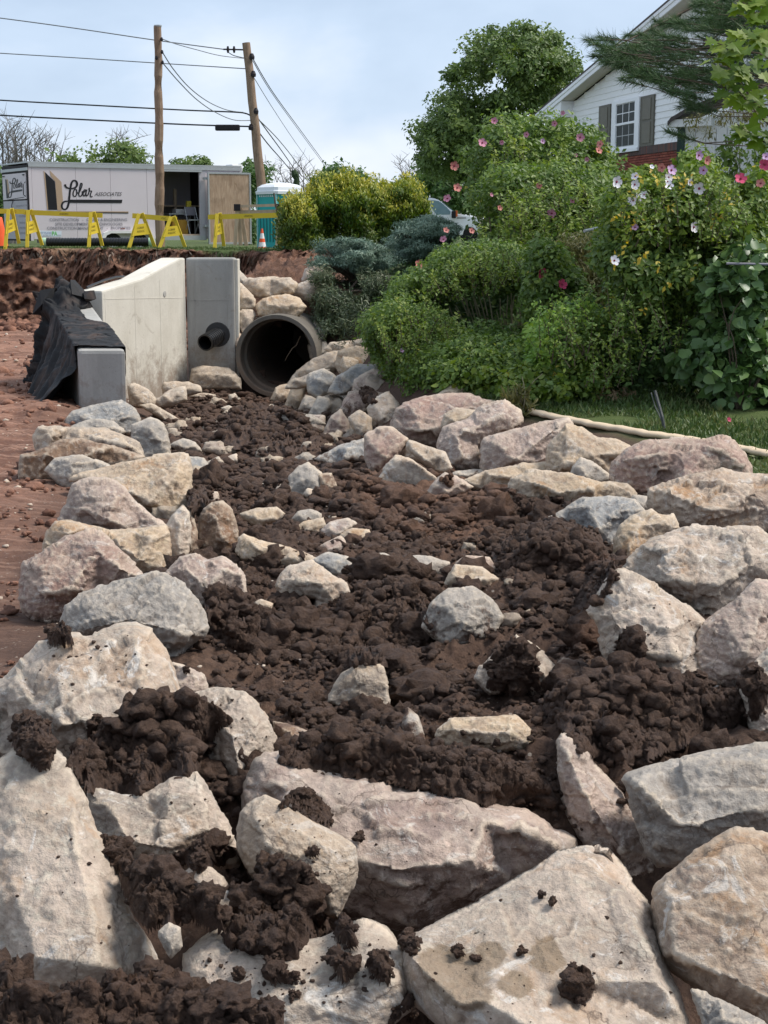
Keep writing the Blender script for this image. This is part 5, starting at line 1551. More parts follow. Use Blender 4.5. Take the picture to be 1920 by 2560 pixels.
tb('far_side_panel', M_TG, (0, LT, WT - .035, WT, zlow, ZT - .004))
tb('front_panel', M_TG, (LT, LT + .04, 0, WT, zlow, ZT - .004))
tb('roof_vent_cap', plain('white_cap', (.7, .7, .68), .5), (LT - .25, LT + .12, .1, .55, ZT - .12, ZT + .10), bevel=.04)
tb('floor', M_TIM, (0.04, LT, .04, WT - .04, ZB - .14, ZB))
tb('door_sill', M_AL, (sd0, sd2, -.03, .03, zlow - .04, zlow + .09))
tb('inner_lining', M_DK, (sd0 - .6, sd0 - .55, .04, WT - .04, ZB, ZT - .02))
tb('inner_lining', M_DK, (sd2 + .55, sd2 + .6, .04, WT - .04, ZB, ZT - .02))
# rear
def rear(name, m, x0, y0, x1, y1, reg='Z', proud=.01, parent=None, x2=None):
    ya, za = trr(reg, x0, y0); yb, zb_ = trr(reg, x1, y1)
    return tb(name, m, (-proud - .02, -proud, min(ya, yb), max(ya, yb), min(za, zb_), max(za, zb_)), parent=parent)
tb('rear_frame', M_DK, (-.02, .01, 0.0, WT, zlow - .05, ZT - .04))
tb('rear_header', M_AL, (-.05, -.022, -.02, WT + .02, ZT - .20, ZT - .12))
d1a = .10; d1b = WT - .10
zd = trr('Z', 190, 378)[1]
up = tb('rear_door', M_TW, (-.045, -.024, .12, WT - .12, zd + .03, ZT - .26))
tb('rear_door', M_TG, (-.045, -.024, .10, WT - .12, zlow, zd - .01))
tb('door_hinge', M_BK, (-.075, -.046, .22, .34, ZT - .33, ZT - .30), (-.075, -.046, WT - .34, WT - .2, ZT - .33, ZT - .30))
mb = MB().tube([(-.06, .13, zd + .10), (-.12, .13, zd + .14), (-.12, .13, zd + .42), (-.06, .13, zd + .50)], .014, 6)
mb.build('grab_bar', M_BK, tr, world=False)
mb = MB().tube([(-.06, WT * .55, zd + .02), (-.11, WT * .54, zd - .15), (-.09, WT * .50, zd - .45), (-.10, WT * .42, zd - .7), (-.08, WT * .38, zlow + .2)], .013, 6)
mb.build('lift_cable', M_DK, tr, world=False)
def lp(reg, x, y, off=.006):
    s, z = tl(reg, x, y)
    return Vector((s, -off, z))
def poly_print(name, m, reg, pts, parent=tr, off=.005, rearp=False):
    if rearp:
        ps = [(-.045 - off, *trr(reg, x, y)) for x, y in pts]
        dv = (.004, 0, 0)
    else:
        ps = [lp(reg, x, y, off + .004) for x, y in pts]
        dv = (0, .004, 0)
    return MB().prism(ps, dv).build(name, m, parent, world=False)
def ribbon(name, m, reg, strokes, parent=tr, off=.007, rearp=False, tf=None):
    mb = MB()
    for pts, w in strokes:
        pts = [np.array(p, float) for p in pts]
        # smooth
        q = []
        for i in range(len(pts) - 1):
            p0 = pts[max(i - 1, 0)]; p1_ = pts[i]; p2_ = pts[i + 1]; p3 = pts[min(i + 2, len(pts) - 1)]
            for k in range(5):
                u = k / 5
                q.append(.5 * ((2 * p1_) + (-p0 + p2_) * u + (2 * p0 - 5 * p1_ + 4 * p2_ - p3) * u * u + (-p0 + 3 * p1_ - 3 * p2_ + p3) * u ** 3))
        q.append(pts[-1])
        vs, fs = [], []
        for i, p in enumerate(q):
            dd = q[min(i + 1, len(q) - 1)] - q[max(i - 1, 0)]
            dd = dd / (np.linalg.norm(dd) + 1e-9)
            nn = np.array([-dd[1], dd[0]])
            ang = abs(dd[1])
            ww_ = w * (.62 + .38 * ang)
            for sgn in (-1, 1):
                pp = p + nn * sgn * ww_ / 2
                if tf is not None: pp = tf(pp)
                if rearp:
                    vs.append((-.045 - off, *trr(reg, pp[0], pp[1])))
                else: vs.append(lp(reg, pp[0], pp[1], off + .0004 * (i % 3)))
        for i in range(len(q) - 1): fs.append((2 * i, 2 * i + 1, 2 * i + 3, 2 * i + 2))
        mb.add(vs, fs)
    return mb.build(name, m, parent, world=False)
poly_print('logo_sliver_bar', M_TAN, 'K', [(60, 48), (88, 75), (142, 722), (122, 722)], off=.003)  # narrow tan sliver printed along the left of the logo
poly_print('logo_black_bar', M_BK, 'K', [(85, 70), (255, 235), (298, 722), (142, 722)])
poly_print('logo_tan_bar', M_TAN, 'K', [(168, 40), (205, 80), (368, 240), (395, 560), (372, 640), (372, 735), (300, 735), (262, 235), (182, 140)], off=.003)
SCRIPT = [([(432, 282), (438, 310), (462, 338), (510, 352), (570, 352), (622, 325), (642, 275), (622, 228), (580, 216), (548, 250), (530, 320), (515, 420), (505, 520), (492, 620), (468, 690), (430, 714), (388, 700), (374, 655), (390, 605), (430, 578), (490, 572), (540, 575)], 36),
          ([(612, 362), (590, 380), (572, 430), (575, 475), (600, 492), (626, 470), (636, 420), (628, 378), (606, 362)], 22),
          ([(636, 420), (668, 430), (700, 372), (724, 300), (722, 268), (706, 264), (694, 300), (680, 380), (668, 450), (682, 486), (712, 482), (732, 440), (728, 400)], 22),
          ([(730, 420), (752, 425), (790, 385), (768, 376), (745, 420), (748, 474), (770, 480), (796, 420), (806, 372), (794, 440), (800, 486), (826, 462)], 21),
          ([(826, 470), (850, 400), (852, 345), (846, 372), (868, 398), (892, 398), (872, 450), (870, 490), (888, 500), (904, 484)], 21)]
ribbon('script_lettering', M_BK, 'K', SCRIPT)
poly_print('logo_underline', M_BK, 'K', [(520, 545), (1422, 548), (1412, 605), (514, 601)])
poly_print('lower_rule', M_TAN, 'K', [(130, 745), (1526, 750), (1526, 768), (130, 752)], off=.003)
poly_print('lower_rule', M_BK, 'K', [(300, 762), (1526, 768), (1526, 786), (300, 772)], off=.004)
def ttext(s, reg, x0, x1, yb, yt, m, **kw):
    return text_obj(s, lp(reg, x0, yb), lp(reg, x1, yb), lp(reg, x0, yt) - lp(reg, x0, yb), m, tr, world=False, **kw)
ttext('ASSOCIATES', 'K', 940, 1415, 482, 418, M_BK, shear=.35)
ttext('CONSTRUCTION   -   DESIGN & ENGINEERING', 'K', 165, 1502, 918, 868, M_GT, bold=.012)
ttext('SITE DEVELOPMENT  -  TECHNOLOGIES', 'K', 262, 1424, 994, 944, M_GT, bold=.012)
ttext('CONSTRUCTION MANAGEMENT   -   PROPERTIES', 'K', 120, 1560, 1064, 1014, M_GT, bold=.012)
poly_print('sticker_panel', plain('pale_sticker', (.62, .68, .74), .5, .03), 'K', [(-30, 1082), (372, 1092), (368, 1188), (-30, 1180)], off=.002)
ttext('BEST PLACES', 'K', -15, 195, 1140, 1105, plain('blue_print', (.16, .22, .38), .5))
ttext('TO WORK IN', 'K', -10, 190, 1172, 1152, M_GT)
ttext('PA', 'K', 205, 300, 1168, 1095, plain('green_print', (.16, .50, .13), .5), bold=.03)
ttext('2020', 'K', 300, 360, 1172, 1152, M_GT)
poly_print('rust_mark', plain('rust_mark', (.25, .07, .03), .8), 'K', [(1390, 1040), (1430, 1030), (1475, 1042), (1440, 1062), (1400, 1058)], off=.003)
# rear logo, same design, smaller and foreshortened
def rtf(p): return np.array([250 + (p[0] - 370) * .66, 480 + (p[1] - 210) * .93 - (p[0] - 370) * .12])
REG['N'] = (0, 400, .09945)
ribbon('script_lettering', M_BK, 'N', SCRIPT, rearp=True, tf=rtf, off=.006)
poly_print('logo_black_bar', M_BK, 'N', [(168, 480), (205, 510), (248, 962), (205, 965)], rearp=True)
poly_print('logo_tan_bar', M_TAN, 'N', [(205, 470), (240, 500), (275, 790), (262, 962), (250, 962), (208, 520)], rearp=True, off=.004)
poly_print('logo_underline', M_BK, 'N', [(320, 775), (600, 735), (600, 780), (320, 828)], rearp=True)
poly_print('lower_rule', M_BK, 'N', [(205, 1000), (648, 925), (648, 940), (205, 1018)], rearp=True)
def rp(x, y): return Vector((-.052, *trr('N', x, y)))
def rtext(s, x0, y0, x1, y1, h, m=M_GT, **kw):
    return text_obj(s, rp(x0, y0), rp(x1, y1), rp(x0, y0 - h) - rp(x0, y0), m, tr, world=False, **kw)
rtext('ASSOCIATES', 445, 690, 600, 662, 48, shear=.3)
rtext('CONSTRUCTION', 445, 1180, 760, 1150, 36)
rtext('SITE DEVELOPMENT', 520, 1440, 800, 1425, 45)
rtext('ENGINEERING', 540, 1600, 800, 1590, 45)
rtext('PROPERTIES', 540, 1730, 800, 1722, 45)
rtext('CONSTRUCTION MANAGEMENT', 540, 1860, 860, 1855, 45)
# wheels and fender
for px in (282, 347):
    s, _ = tl('S', px, 600)
    w = MB().lathe([(.0, -.02), (.17, -.03), (.30, -.02), (.345, .02), (.355, .11), (.345, .20), (.30, .23), (.0, .23)], 28, M=Matrix.Translation((s, .02, .335)) @ Matrix.Rotation(-math.pi / 2, 4, 'X')).build('wheel', plain('tyre_rubber', (.02, .02, .02), .85), tr, world=False)
    MB().lathe([(.0, -.045), (.12, -.045), (.17, -.025), (.175, .0)], 20, M=Matrix.Translation((s, .02, .335)) @ Matrix.Rotation(-math.pi / 2, 4, 'X')).build('rim', M_AL, w, world=False)
sa, _ = tl('S', 248, 600); sb_, _ = tl('S', 384, 600)
arc = [(sa - .05, .30)] + [(sa + (sb_ - sa) * (.5 - .5 * math.cos(math.pi * k / 12)), .34 + .36 * min(1, math.sin(math.pi * k / 12) * 1.7)) for k in range(13)] + [(sb_ + .05, .30)]
arc2 = [(x + (.07 if x < (sa + sb_) / 2 else -.07), z - .07) for x, z in arc]
mb = MB()
for i in range(len(arc) - 1):
    mb.prism([(arc[i][0], -.16, arc[i][1]), (arc[i + 1][0], -.16, arc[i + 1][1]), (arc2[i + 1][0], -.16, arc2[i + 1][1]), (arc2[i][0], -.16, arc2[i][1])], (0, .15, 0))
mb.build('fender', plain('white_fender', (.72, .71, .69), .4, .04), tr, world=False)
# open side door leaf of plywood, swung out on its hinges
dl0 = tl('Q', 548, 130)[0]; dl1 = tl('Q', 945, 130)[0]
zdt = tl('Q', 745, 130)[1]; zdb = tl('Q', 745, 872)[1]
leaf = tb('side_door', M_PLY, (dl0 + .045, dl1 + .10, -.20, -.16, zdb + .06, zdt - .05))
tb('door_frame', M_AL, (dl0, dl0 + .045, -.215, -.15, zdb, zdt), (dl1 + .10, dl1 + .15, -.215, -.15, zdb, zdt), (dl0 + .045, dl1 + .10, -.215, -.15, zdt - .05, zdt), (dl0 + .045, dl1 + .10, -.215, -.15, zdb, zdb + .06), parent=leaf)
for z in (zdt - .22, zdt - 1.60):
    tb('door_hinge', M_AL, (sd2 - .10, dl0 + .03, -.15, -.05, z, z + .07), parent=leaf)
# things stored inside: shelf, table, boxes
tb('inner_shelf', M_TIM, (sd0 + .1, LT - .3, 1.5, 2.3, 1.42, 1.46), (sd0 - .4, LT - .3, 1.6, 2.3, 1.02, 1.05))
tb('shelf_post', M_TIM, (sd0 + .35, sd0 + .43, 1.5, 1.58, ZB, 1.95), (sd1 - .2, sd1 - .12, 1.5, 1.58, ZB, 1.95))
def tin(name, label, cat, col, s0, y0, z0, a, b, c, bev=.01):
    w0 = TO + tdx * s0 + tdy * y0 + Vector((0, 0, z0))
    mb = MB().box(-a / 2, a / 2, -b / 2, b / 2, 0, c)
    o = mb.build(name, plain(name + '_paint', col, .6), None, bevel=bev)
    o.location = w0; o.rotation_euler = (0, 0, TRZ)
    return tag(o, label, cat)
sx_, zx_ = tl('Q', 355, 790)
tin('tool_box', 'yellow tool box on the floor inside the trailer doorway', 'tool box', (.40, .22, .03), sx_, .6, ZB, .50, .35, .42)
tin('storage_box', 'dark tote standing inside the doorway behind the pole', 'box', (.03, .03, .035), tl('Q', 200, 800)[0], .7, ZB, .45, .35, .28)
tin('paper_box', 'white box on the shelf inside the trailer', 'box', (.5, .48, .46), tl('Q', 415, 540)[0], .9, ZB + .62, .38, .3, .12)
tin('small_canister', 'small yellow canister on the table inside the trailer', 'canister', (.55, .45, .05), tl('Q', 485, 530)[0], .75, ZB + .74, .13, .13, .24)
tbl = thing('work_table', 'dim work table inside the trailer doorway', 'table', TO + tdx * tl('Q', 400, 600)[0] + tdy * .8 + Vector((0, 0, ZB)), TRZ)
MB().box(-.45, .42, -.25, .25, .58, .61).build('tabletop', M_AL, tbl, world=False)
for a in (-.42, .38):
    for b in (-.22, .19): MB().box(a, a + .03, b, b + .03, 0, .578).build('leg', M_AL, tbl, world=False)
ch = thing('folding_chair', 'folding chair standing inside the trailer doorway', 'chair', TO + tdx * tl('Q', 470, 700)[0] + tdy * .35 + Vector((0, 0, ZB)), TRZ)
MB().box(-.18, .18, -.18, .18, .40, .43).build('seat', M_AL, ch, world=False)
MB().box(-.18, .18, .17, .19, .55, .80).build('backrest', M_GT, ch, world=False)
for a in (-.17, .17):
    MB().tube([(a, -.2, 0), (a, .18, .80)], .012, 6).build('leg', M_AL, ch, world=False)
    MB().tube([(a, .2, 0), (a, -.12, .42)], .012, 6).build('leg', M_AL, ch, world=False)

# ------------------------------------------------------------------ black corrugated pipe in front of the trailer
ca = P(112, 601, 41.6); cb_ = P(376, 608, 41.9)
ca.z = cb_.z = 2.13 + .15
pp = thing('corrugated_pipe', 'long black ribbed drain pipe lying in front of the white trailer', 'pipe', (ca.x, ca.y, 2.13))
corrugated('ribbed_tube', '', ca, cb_, .115, .075, pp)
M_PG = plain('pale_green_plastic', (.42, .62, .42), .5)
for p, d_ in ((ca, -1), (cb_, 1)):
    M = Matrix.Translation(p) @ Vector((d_, 0, 0)).to_track_quat('Z', 'Y').to_matrix().to_4x4()
    MB().lathe([(.115, -.05), (.12, .02), (.10, .09), (.001, .10)], 18, M=M).build('end_cap', M_PG, pp)

# ------------------------------------------------------------------ yellow barricades
M_YEL = plain('barricade_yellow', (.62, .46, .035), .55, .1, 5, .05)
REG['Y'] = (0, 520, .28933)
def barricade(beams, frames, label, Y=40.2, legs=None):
    (x0, y0, x1, y1, reg) = beams
    g = thing('barricade', label, 'barricade', (0, 0, 0), 0, 'yellow barricades along the top of the bank')
    a, b = PR(reg, x0, y0, Y), PR(reg, x1, y1, Y + .15)
    f0 = [P(*S(r_, ax_, ay), Y) for (r_, ax_, ay, *_r) in frames]
    g.location = (f0[0].x, Y, 2.13)
    mb = MB().beam(a, b, .04, .125)
    mb.build('top_rail', M_YEL, g)
    h = (b - a).normalized()
    c = a.lerp(b, .42 if label.find('third') < 0 else .5)
    text_obj('LOBAR ASSOC', c + Vector((-.26, -.024, -.022)) , c + h * .30 + Vector((0, -.024, -.022)), (0, 0, .045), M_BK, g)
    for (r_, ax_, ay, lx, ly, rx, ry) in frames:
        ap = P(*S(r_, ax_, ay), Y - .01)
        lf = P(*S(r_, lx, ly), Y - .32); rf_ = P(*S(r_, rx, ry), Y + .18)
        lf.z = zg(lf.x, lf.y) - .02 if abs(zg(lf.x, lf.y) - lf.z) < .25 else lf.z
        la = ap + Vector((-.035, -.03, .03)); ra = ap + Vector((.035, .02, .05))
        MB().beam(la, lf, .05, .085, Vector((1, 0, 0))).build('leg', M_YEL, g)
        MB().beam(ra, rf_, .05, .085, Vector((1, 0, 0))).build('leg', M_YEL, g)
        k0, k1 = .30, .62
        pl = [la.lerp(lf, k0), ra.lerp(rf_, k0), ra.lerp(rf_, k1), la.lerp(lf, k1)]
        pl = [p + Vector((0, -.055, 0)) for p in pl]
        gs = MB().prism(pl, (0, .02, 0)).build('gusset_plate', M_YEL, g)
        for row, word in ((.30, 'LOBAR'), (.62, 'ASSOC')):
            A_ = pl[0].lerp(pl[3], row + .12); B_ = pl[1].lerp(pl[2], row + .12)
            text_obj(word, A_.lerp(B_, .25) + Vector((0, -.004, 0)), A_.lerp(B_, .75) + Vector((0, -.004, 0)), (0, 0, .05), M_BK, gs)
    return g
barricade((-90, 24, 212, 32, 'Y'), [('Y', 88, 20, 42, 302, 165, 306)], 'yellow barricade at the left frame edge in front of the trailer corner', 40.0)
barricade((202, 36, 886, 64, 'Y'), [('Y', 255, 30, 232, 306, 364, 322), ('Y', 798, 48, 765, 318, 884, 326)], 'long yellow barricade before the trailer lettering, on two frames', 40.4)
barricade((1143, 66, 1530, 98, 'Y'), [('Y', 1215, 60, 1110, 332, 1338, 338), ('Y', 1490, 88, 1372, 332, 1598, 338)], 'yellow barricade third from the left, in front of the utility pole', 40.0)
barricade((580, 592, 1400, 570, 'Q'), [('Q', 690, 570, 648, 890, 745, 892), ('Q', 1372, 560, 1320, 890, 1420, 892)], 'yellow barricade before the plywood door, running into the golden shrub', 40.0)

# ------------------------------------------------------------------ timber sawhorse, toilet, cones
sh = thing('timber_sawhorse', 'raw timber sawhorse with two rails behind the yellow barricade', 'sawhorse', P(*S('Q', 1090, 885), 42.5))
YS = 42.5
def qb(x0, y0, x1, y1, w, h, name, dy=0, m=None):
    a, b = PR('Q', x0, y0, YS + dy), PR('Q', x1, y1, YS + dy)
    return MB().beam(a, b, w, h, Vector((0, 0, 1)) if abs(x1 - x0) > 150 else Vector((1, 0, 0))).build(name, m or M_TIM, sh)
qb(865, 482, 1342, 466, .09, .07, 'rail'); qb(870, 542, 1340, 530, .04, .09, 'rail', .05)
for (x0, y0, x1, y1, dy) in ((885, 500, 862, 884, -.06), (905, 505, 918, 888, .05), (918, 500, 978, 890, .16), (1318, 495, 1298, 884, -.06), (1330, 500, 1352, 888, .12)):
    qb(x0, y0, x1, y1, .045, .10, 'leg', dy)
for x in (883, 1322):
    c = PR('Q', x, 488, YS - .12); MB().box(c.x - .09, c.x + .09, c.y - .02, c.y, c.z - .10, c.z + .08).build('bracket', M_DK, sh, bevel=.01)
def toilet():
    Y = 54.0
    M_TEAL = plain('teal_plastic', (.008, .34, .33), .45, .08, 3, .05)
    M_TEALD = plain('teal_dark', (.0, .17, .17), .5)
    M_WR = plain('white_roof_plastic', (.74, .76, .78), .4, .04)
    c0 = P(*S('Q', 1292, 900), Y); c0.z = zg(c0.x, Y)
    zt_ = P(*S('Q', 1292, 352), Y).z - c0.z
    ang = math.atan2(.745, .91)
    w = 1.17
    t = thing('portable_toilet', 'teal portable toilet with white domed roof behind the barricades', 'portable toilet', c0, ang)
    # local: near corner at origin, +x along right face, +y back
    dx = w
    MB().box(0.03, dx - .03, 0.02, dx - .02, .12, zt_).build('cabin', M_TEAL, t, world=False)
    MB().box(-.02, dx + .02, -.02, dx + .02, 0, .118).build('skid_base', M_TEALD, t, world=False, bevel=.02)
    for (x, y) in ((-.01, -.01), (dx - .05, -.01), (-.01, dx - .05)):
        MB().box(x, x + .06, y, y + .06, .12, zt_ + .02).build('corner_post', plain('pale_teal', (.25, .5, .5), .5), t, world=False, bevel=.012)
    for k in range(5):
        y = .2 + k * .19
        MB().box(.012, .03, y, y + .07, .30, 1.35).build('wall_rib', M_TEALD, t, world=False, bevel=.006)
    d = MB().box(.20, dx - .16, -.012, .02, .20, zt_ - .14).build('door', M_TEAL, t, world=False, bevel=.01)
    MB().box(.26, .34, -.03, -.014, 1.0, 1.14).build('latch', M_DK, d, world=False)
    vb = MB()
    for k in range(9): vb.box(.02, .028, .1 + k * .11, .17 + k * .11, zt_ - .09, zt_ - .03)
    vb.build('vent_slot', plain('vent_white', (.6, .65, .66), .5), t, world=False)
    bm = MB()
    lv = [(-.06, zt_ + .0), (-.07, zt_ + .10), (-.03, zt_ + .12), (-.02, zt_ + .24), (.10, zt_ + .33), (.32, zt_ + .39), (.5, zt_ + .41)]
    rings = []
    for off, z in lv:
        lo, hi = off, dx - off
        cc = .10
        rings.append([(lo + cc, lo), (hi - cc, lo), (hi, lo + cc), (hi, hi - cc), (hi - cc, hi), (lo + cc, hi), (lo, hi - cc), (lo, lo + cc)])
    vs = [(x, y, z) for r_, (o_, z) in zip(rings, lv) for (x, y) in r_]
    fs = [(i * 8 + k, i * 8 + (k + 1) % 8, (i + 1) * 8 + (k + 1) % 8, (i + 1) * 8 + k) for i in range(len(lv) - 1) for k in range(8)]
    fs += [tuple(range((len(lv) - 1) * 8, len(lv) * 8)), tuple(range(8))[::-1]]
    bm.add(vs, fs).build('roof', M_WR, t, world=False)
toilet()
M_ORG = plain('cone_orange', (.78, .11, .03), .5, .05)
M_WHT = plain('cone_white', (.75, .75, .75), .4, .05)
def cone(p, h, label, group='orange traffic cones'):
    c = thing('traffic_cone', label, 'traffic cone', p, 0, group)
    R0 = h * .20
    def rad(t): return R0 * (1 - t) + .03 * h * t
    for a, b, m, nm in ((0.06, .30, M_ORG, 'cone_body'), (.30, .48, M_WHT, 'reflective_band'), (.48, .62, M_ORG, 'cone_body'), (.62, .82, M_WHT, 'reflective_band'), (.82, 1.0, M_ORG, 'cone_body')):
        MB().lathe([(rad(a), h * a), (rad(b), h * b), (.001, h * b)], 20).build(nm, m, c, world=False)
    MB().box(-R0 * 1.25, R0 * 1.25, -R0 * 1.25, R0 * 1.25, 0, h * .06).build('base', M_ORG, c, world=False, bevel=.01)
    return c
q_ = P(*S('Q', 1143, 898), 46); q_.z = zg(q_.x, q_.y)
cone(q_, (P(*S('Q', 1143, 710), 46).z - q_.z), 'orange and white striped traffic cone before the teal toilet')
q_ = P(-4, 604, 41); q_.z = zg(q_.x, q_.y)
bc = thing('traffic_cone', 'large plain orange cone on a dark base, cut by the left frame edge', 'traffic cone', q_)
MB().lathe([(.25, .05), (.205, .30), (.165, .55), (.125, .78), (.11, .80), (.001, .80)], 22).build('cone_body', M_ORG, bc, world=False, smooth=True)
MB().lathe([(.30, 0), (.30, .05), (.22, .062), (.001, .062)], 22).build('base', M_DK, bc, world=False)

# ------------------------------------------------------------------ poles and wires
def pole(name_label, bx, by, tx, ty, Y, r0, r1):
    a, b = P(bx, by, Y), P(tx, ty, Y)
    a.z = 2.0
    t = thing('utility_pole', name_label, 'utility pole', (a.x, Y, 2.1), 0, 'wooden utility poles')
    mb = MB()
    n = 14
    pts = [a.lerp(b, k / n) + Vector((.012 * math.sin(k * 1.7), 0, 0)) for k in range(n + 1)]
    mb.tube(pts, [r0 + (r1 - r0) * k / n for k in range(n + 1)], 18)
    mb.build('shaft', M_POLE, t, smooth=False)
    return t, a, b
pA, A0, A1 = pole('nearer utility pole standing in front of the white trailer', 400, 612, 394.5, 66, 42.2, .135, .10)
pB, B0, B1 = pole('farther utility pole leaning left above the portable toilet', 668, 600, 616, 107, 62.0, .20, .155)
MB().lathe([(.10, -.01), (.105, .03), (.001, .045)], 18, M=Matrix.Translation(A1)).build('pole_cap', M_AL, pA)
for (x, y) in ((698, 170), (700, 225), (702, 270), (676, 250)):
    c = P(*S('X', x, y), 42.1)
    MB().lathe([(.001, -.05), (.035, -.04), (.04, .0), (.025, .05), (.001, .055)], 10, M=Matrix.Translation(c)).build('insulator', M_DK, pA)
for (x, y) in ((1088, 245), (1094, 320), (1105, 480), (1085, 550)):
    c = P(*S('X', x, y), 61.9)
    MB().lathe([(.001, -.12), (.10, -.10), (.11, .0), (.06, .12), (.001, .13)], 10, M=Matrix.Translation(c)).build('insulator', M_DK, pB)
M_WIRE = plain('cable_black', (.02, .022, .025), .6)
M_WIREG = plain('cable_grey', (.16, .17, .18), .6)
NW = [0]
def wire(pts, r, label, m=M_WIRE, grp='overhead cables', Ys=(41, 62)):
    P3 = [P(*S('X', x, y), Yv) for (x, y, Yv) in pts]
    fine = []
    for i in range(len(P3) - 1):
        p0 = P3[max(i - 1, 0)]; a = P3[i]; b = P3[i + 1]; p3 = P3[min(i + 2, len(P3) - 1)]
        for k in range(8):
            u = k / 8
            fine.append(.5 * ((2 * a) + (-p0 + b) * u + (2 * p0 - 5 * a + 4 * b - p3) * u * u + (-p0 + 3 * a - 3 * b + p3) * u ** 3))
    fine.append(P3[-1])
    o = MB().tube(fine, r, 5).build('overhead_cable', m, None)
    return tag(o, label, 'cable', grp)
wire([(-400, 30, 62), (0, 78, 62), (330, 123, 62), (660, 172, 62), (965, 213, 62)], .022, 'highest thin cable crossing from the left frame edge to the top insulator', M_WIREG)
wire([(-400, 205, 62), (0, 230, 62), (330, 250, 62), (700, 274, 62), (1060, 297, 62)], .020, 'second thin cable from the top on the left', M_WIREG)
wire([(-400, 405, 62), (0, 433, 62), (400, 455, 62), (800, 476, 62), (1000, 484, 62), (1060, 490, 62), (1090, 505, 62)], .030, 'upper thick black cable reaching the leaning pole')
wire([(-400, 470, 62), (0, 498, 62), (400, 519, 62), (800, 538, 62), (1080, 547, 62)], .032, 'lower thick black cable carrying the splice box')
wire([(700, 168, 42.2), (760, 190, 48), (850, 215, 53), (950, 240, 57), (1060, 253, 62)], .014, 'thin wire sagging from the nearer pole top to the leaning pole', M_WIREG)
wire([(700, 222, 42.2), (750, 300, 46), (820, 380, 50), (900, 440, 54), (980, 475, 58), (1050, 485, 62)], .016, 'upper of two steeply sagging wires between the poles', M_WIREG)
wire([(700, 268, 42.2), (770, 350, 46), (850, 430, 50), (930, 485, 55), (1010, 518, 59), (1085, 520, 62)], .016, 'lower of two steeply sagging wires between the poles', M_WIREG)
wire([(985, 225, 62), (1010, 240, 62), (1060, 252, 62)], .018, 'short jumper loop under the top insulator', M_WIREG)
wire([(1088, 245, 62), (1180, 400, 75), (1300, 565, 100), (1415, 722, 130)], .020, 'upper right cable of the bundle running down behind the shrubs', M_WIRE, 'cables descending to the right of the leaning pole')
wire([(1092, 262, 62), (1170, 395, 75), (1285, 555, 100), (1400, 712, 130)], .016, 'second right cable of the bundle, just under the upper one', M_WIRE, 'cables descending to the right of the leaning pole')
wire([(1088, 320, 62), (1180, 470, 75), (1280, 620, 100), (1385, 765, 130)], .014, 'single thin cable descending right in the middle', M_WIREG, 'cables descending to the right of the leaning pole')
wire([(1100, 490, 62), (1150, 560, 72), (1230, 670, 90), (1320, 800, 120)], .026, 'thick descending cable with twisted tail lowest right', M_WIRE, 'cables descending to the right of the leaning pole')
wire([(1100, 545, 62), (1160, 625, 72), (1230, 705, 90), (1300, 790, 120)], .026, 'lowest descending cable at the foot of the leaning pole', M_WIRE, 'cables descending to the right of the leaning pole')
wire([(1100, 500, 62), (1200, 600, 78), (1280, 700, 95), (1350, 800, 120)], .022, 'faint descending cable between the thick ones', M_WIREG, 'cables descending to the right of the leaning pole')
si = thing('strain_insulator', 'dark double disc insulator on the highest cable', 'insulator', P(*S('X', 998, 214), 62))
for dx in (-.12, .12):
    MB().lathe([(.001, -.06), (.13, -.03), (.13, .03), (.001, .06)], 12, M=Matrix.Translation(si.location + Vector((dx, 0, 0))) @ Matrix.Rotation(math.pi / 2, 4, 'Y')).build('disc', M_DK, si)
MB().tube([P(*S('X', 965, 213), 62), P(*S('X', 1052, 215), 62)], .03, 6).build('rod', M_DK, si)
c = P(*S('X', 983, 550), 61.8)
tag(MB().box(c.x - .48, c.x + .48, c.y - .12, c.y + .12, c.z - .13, c.z + .10).build('splice_box', M_DK, None, bevel=.05), 'dark splice box hanging on the lowest thick cable', 'box')
c = P(*S('X', 1278, 760), 90)
tag(MB().tube([P(*S('X', 1268, 735), 90), P(*S('X', 1275, 755), 90), P(*S('X', 1282, 775), 90), P(*S('X', 1280, 800), 90)], [.12, .22, .16, .2], 8).build('vine_clump', plain('vine_dark', (.03, .05, .02), .9), None), 'dark clump of vine hanging on the descending cables', 'vine')

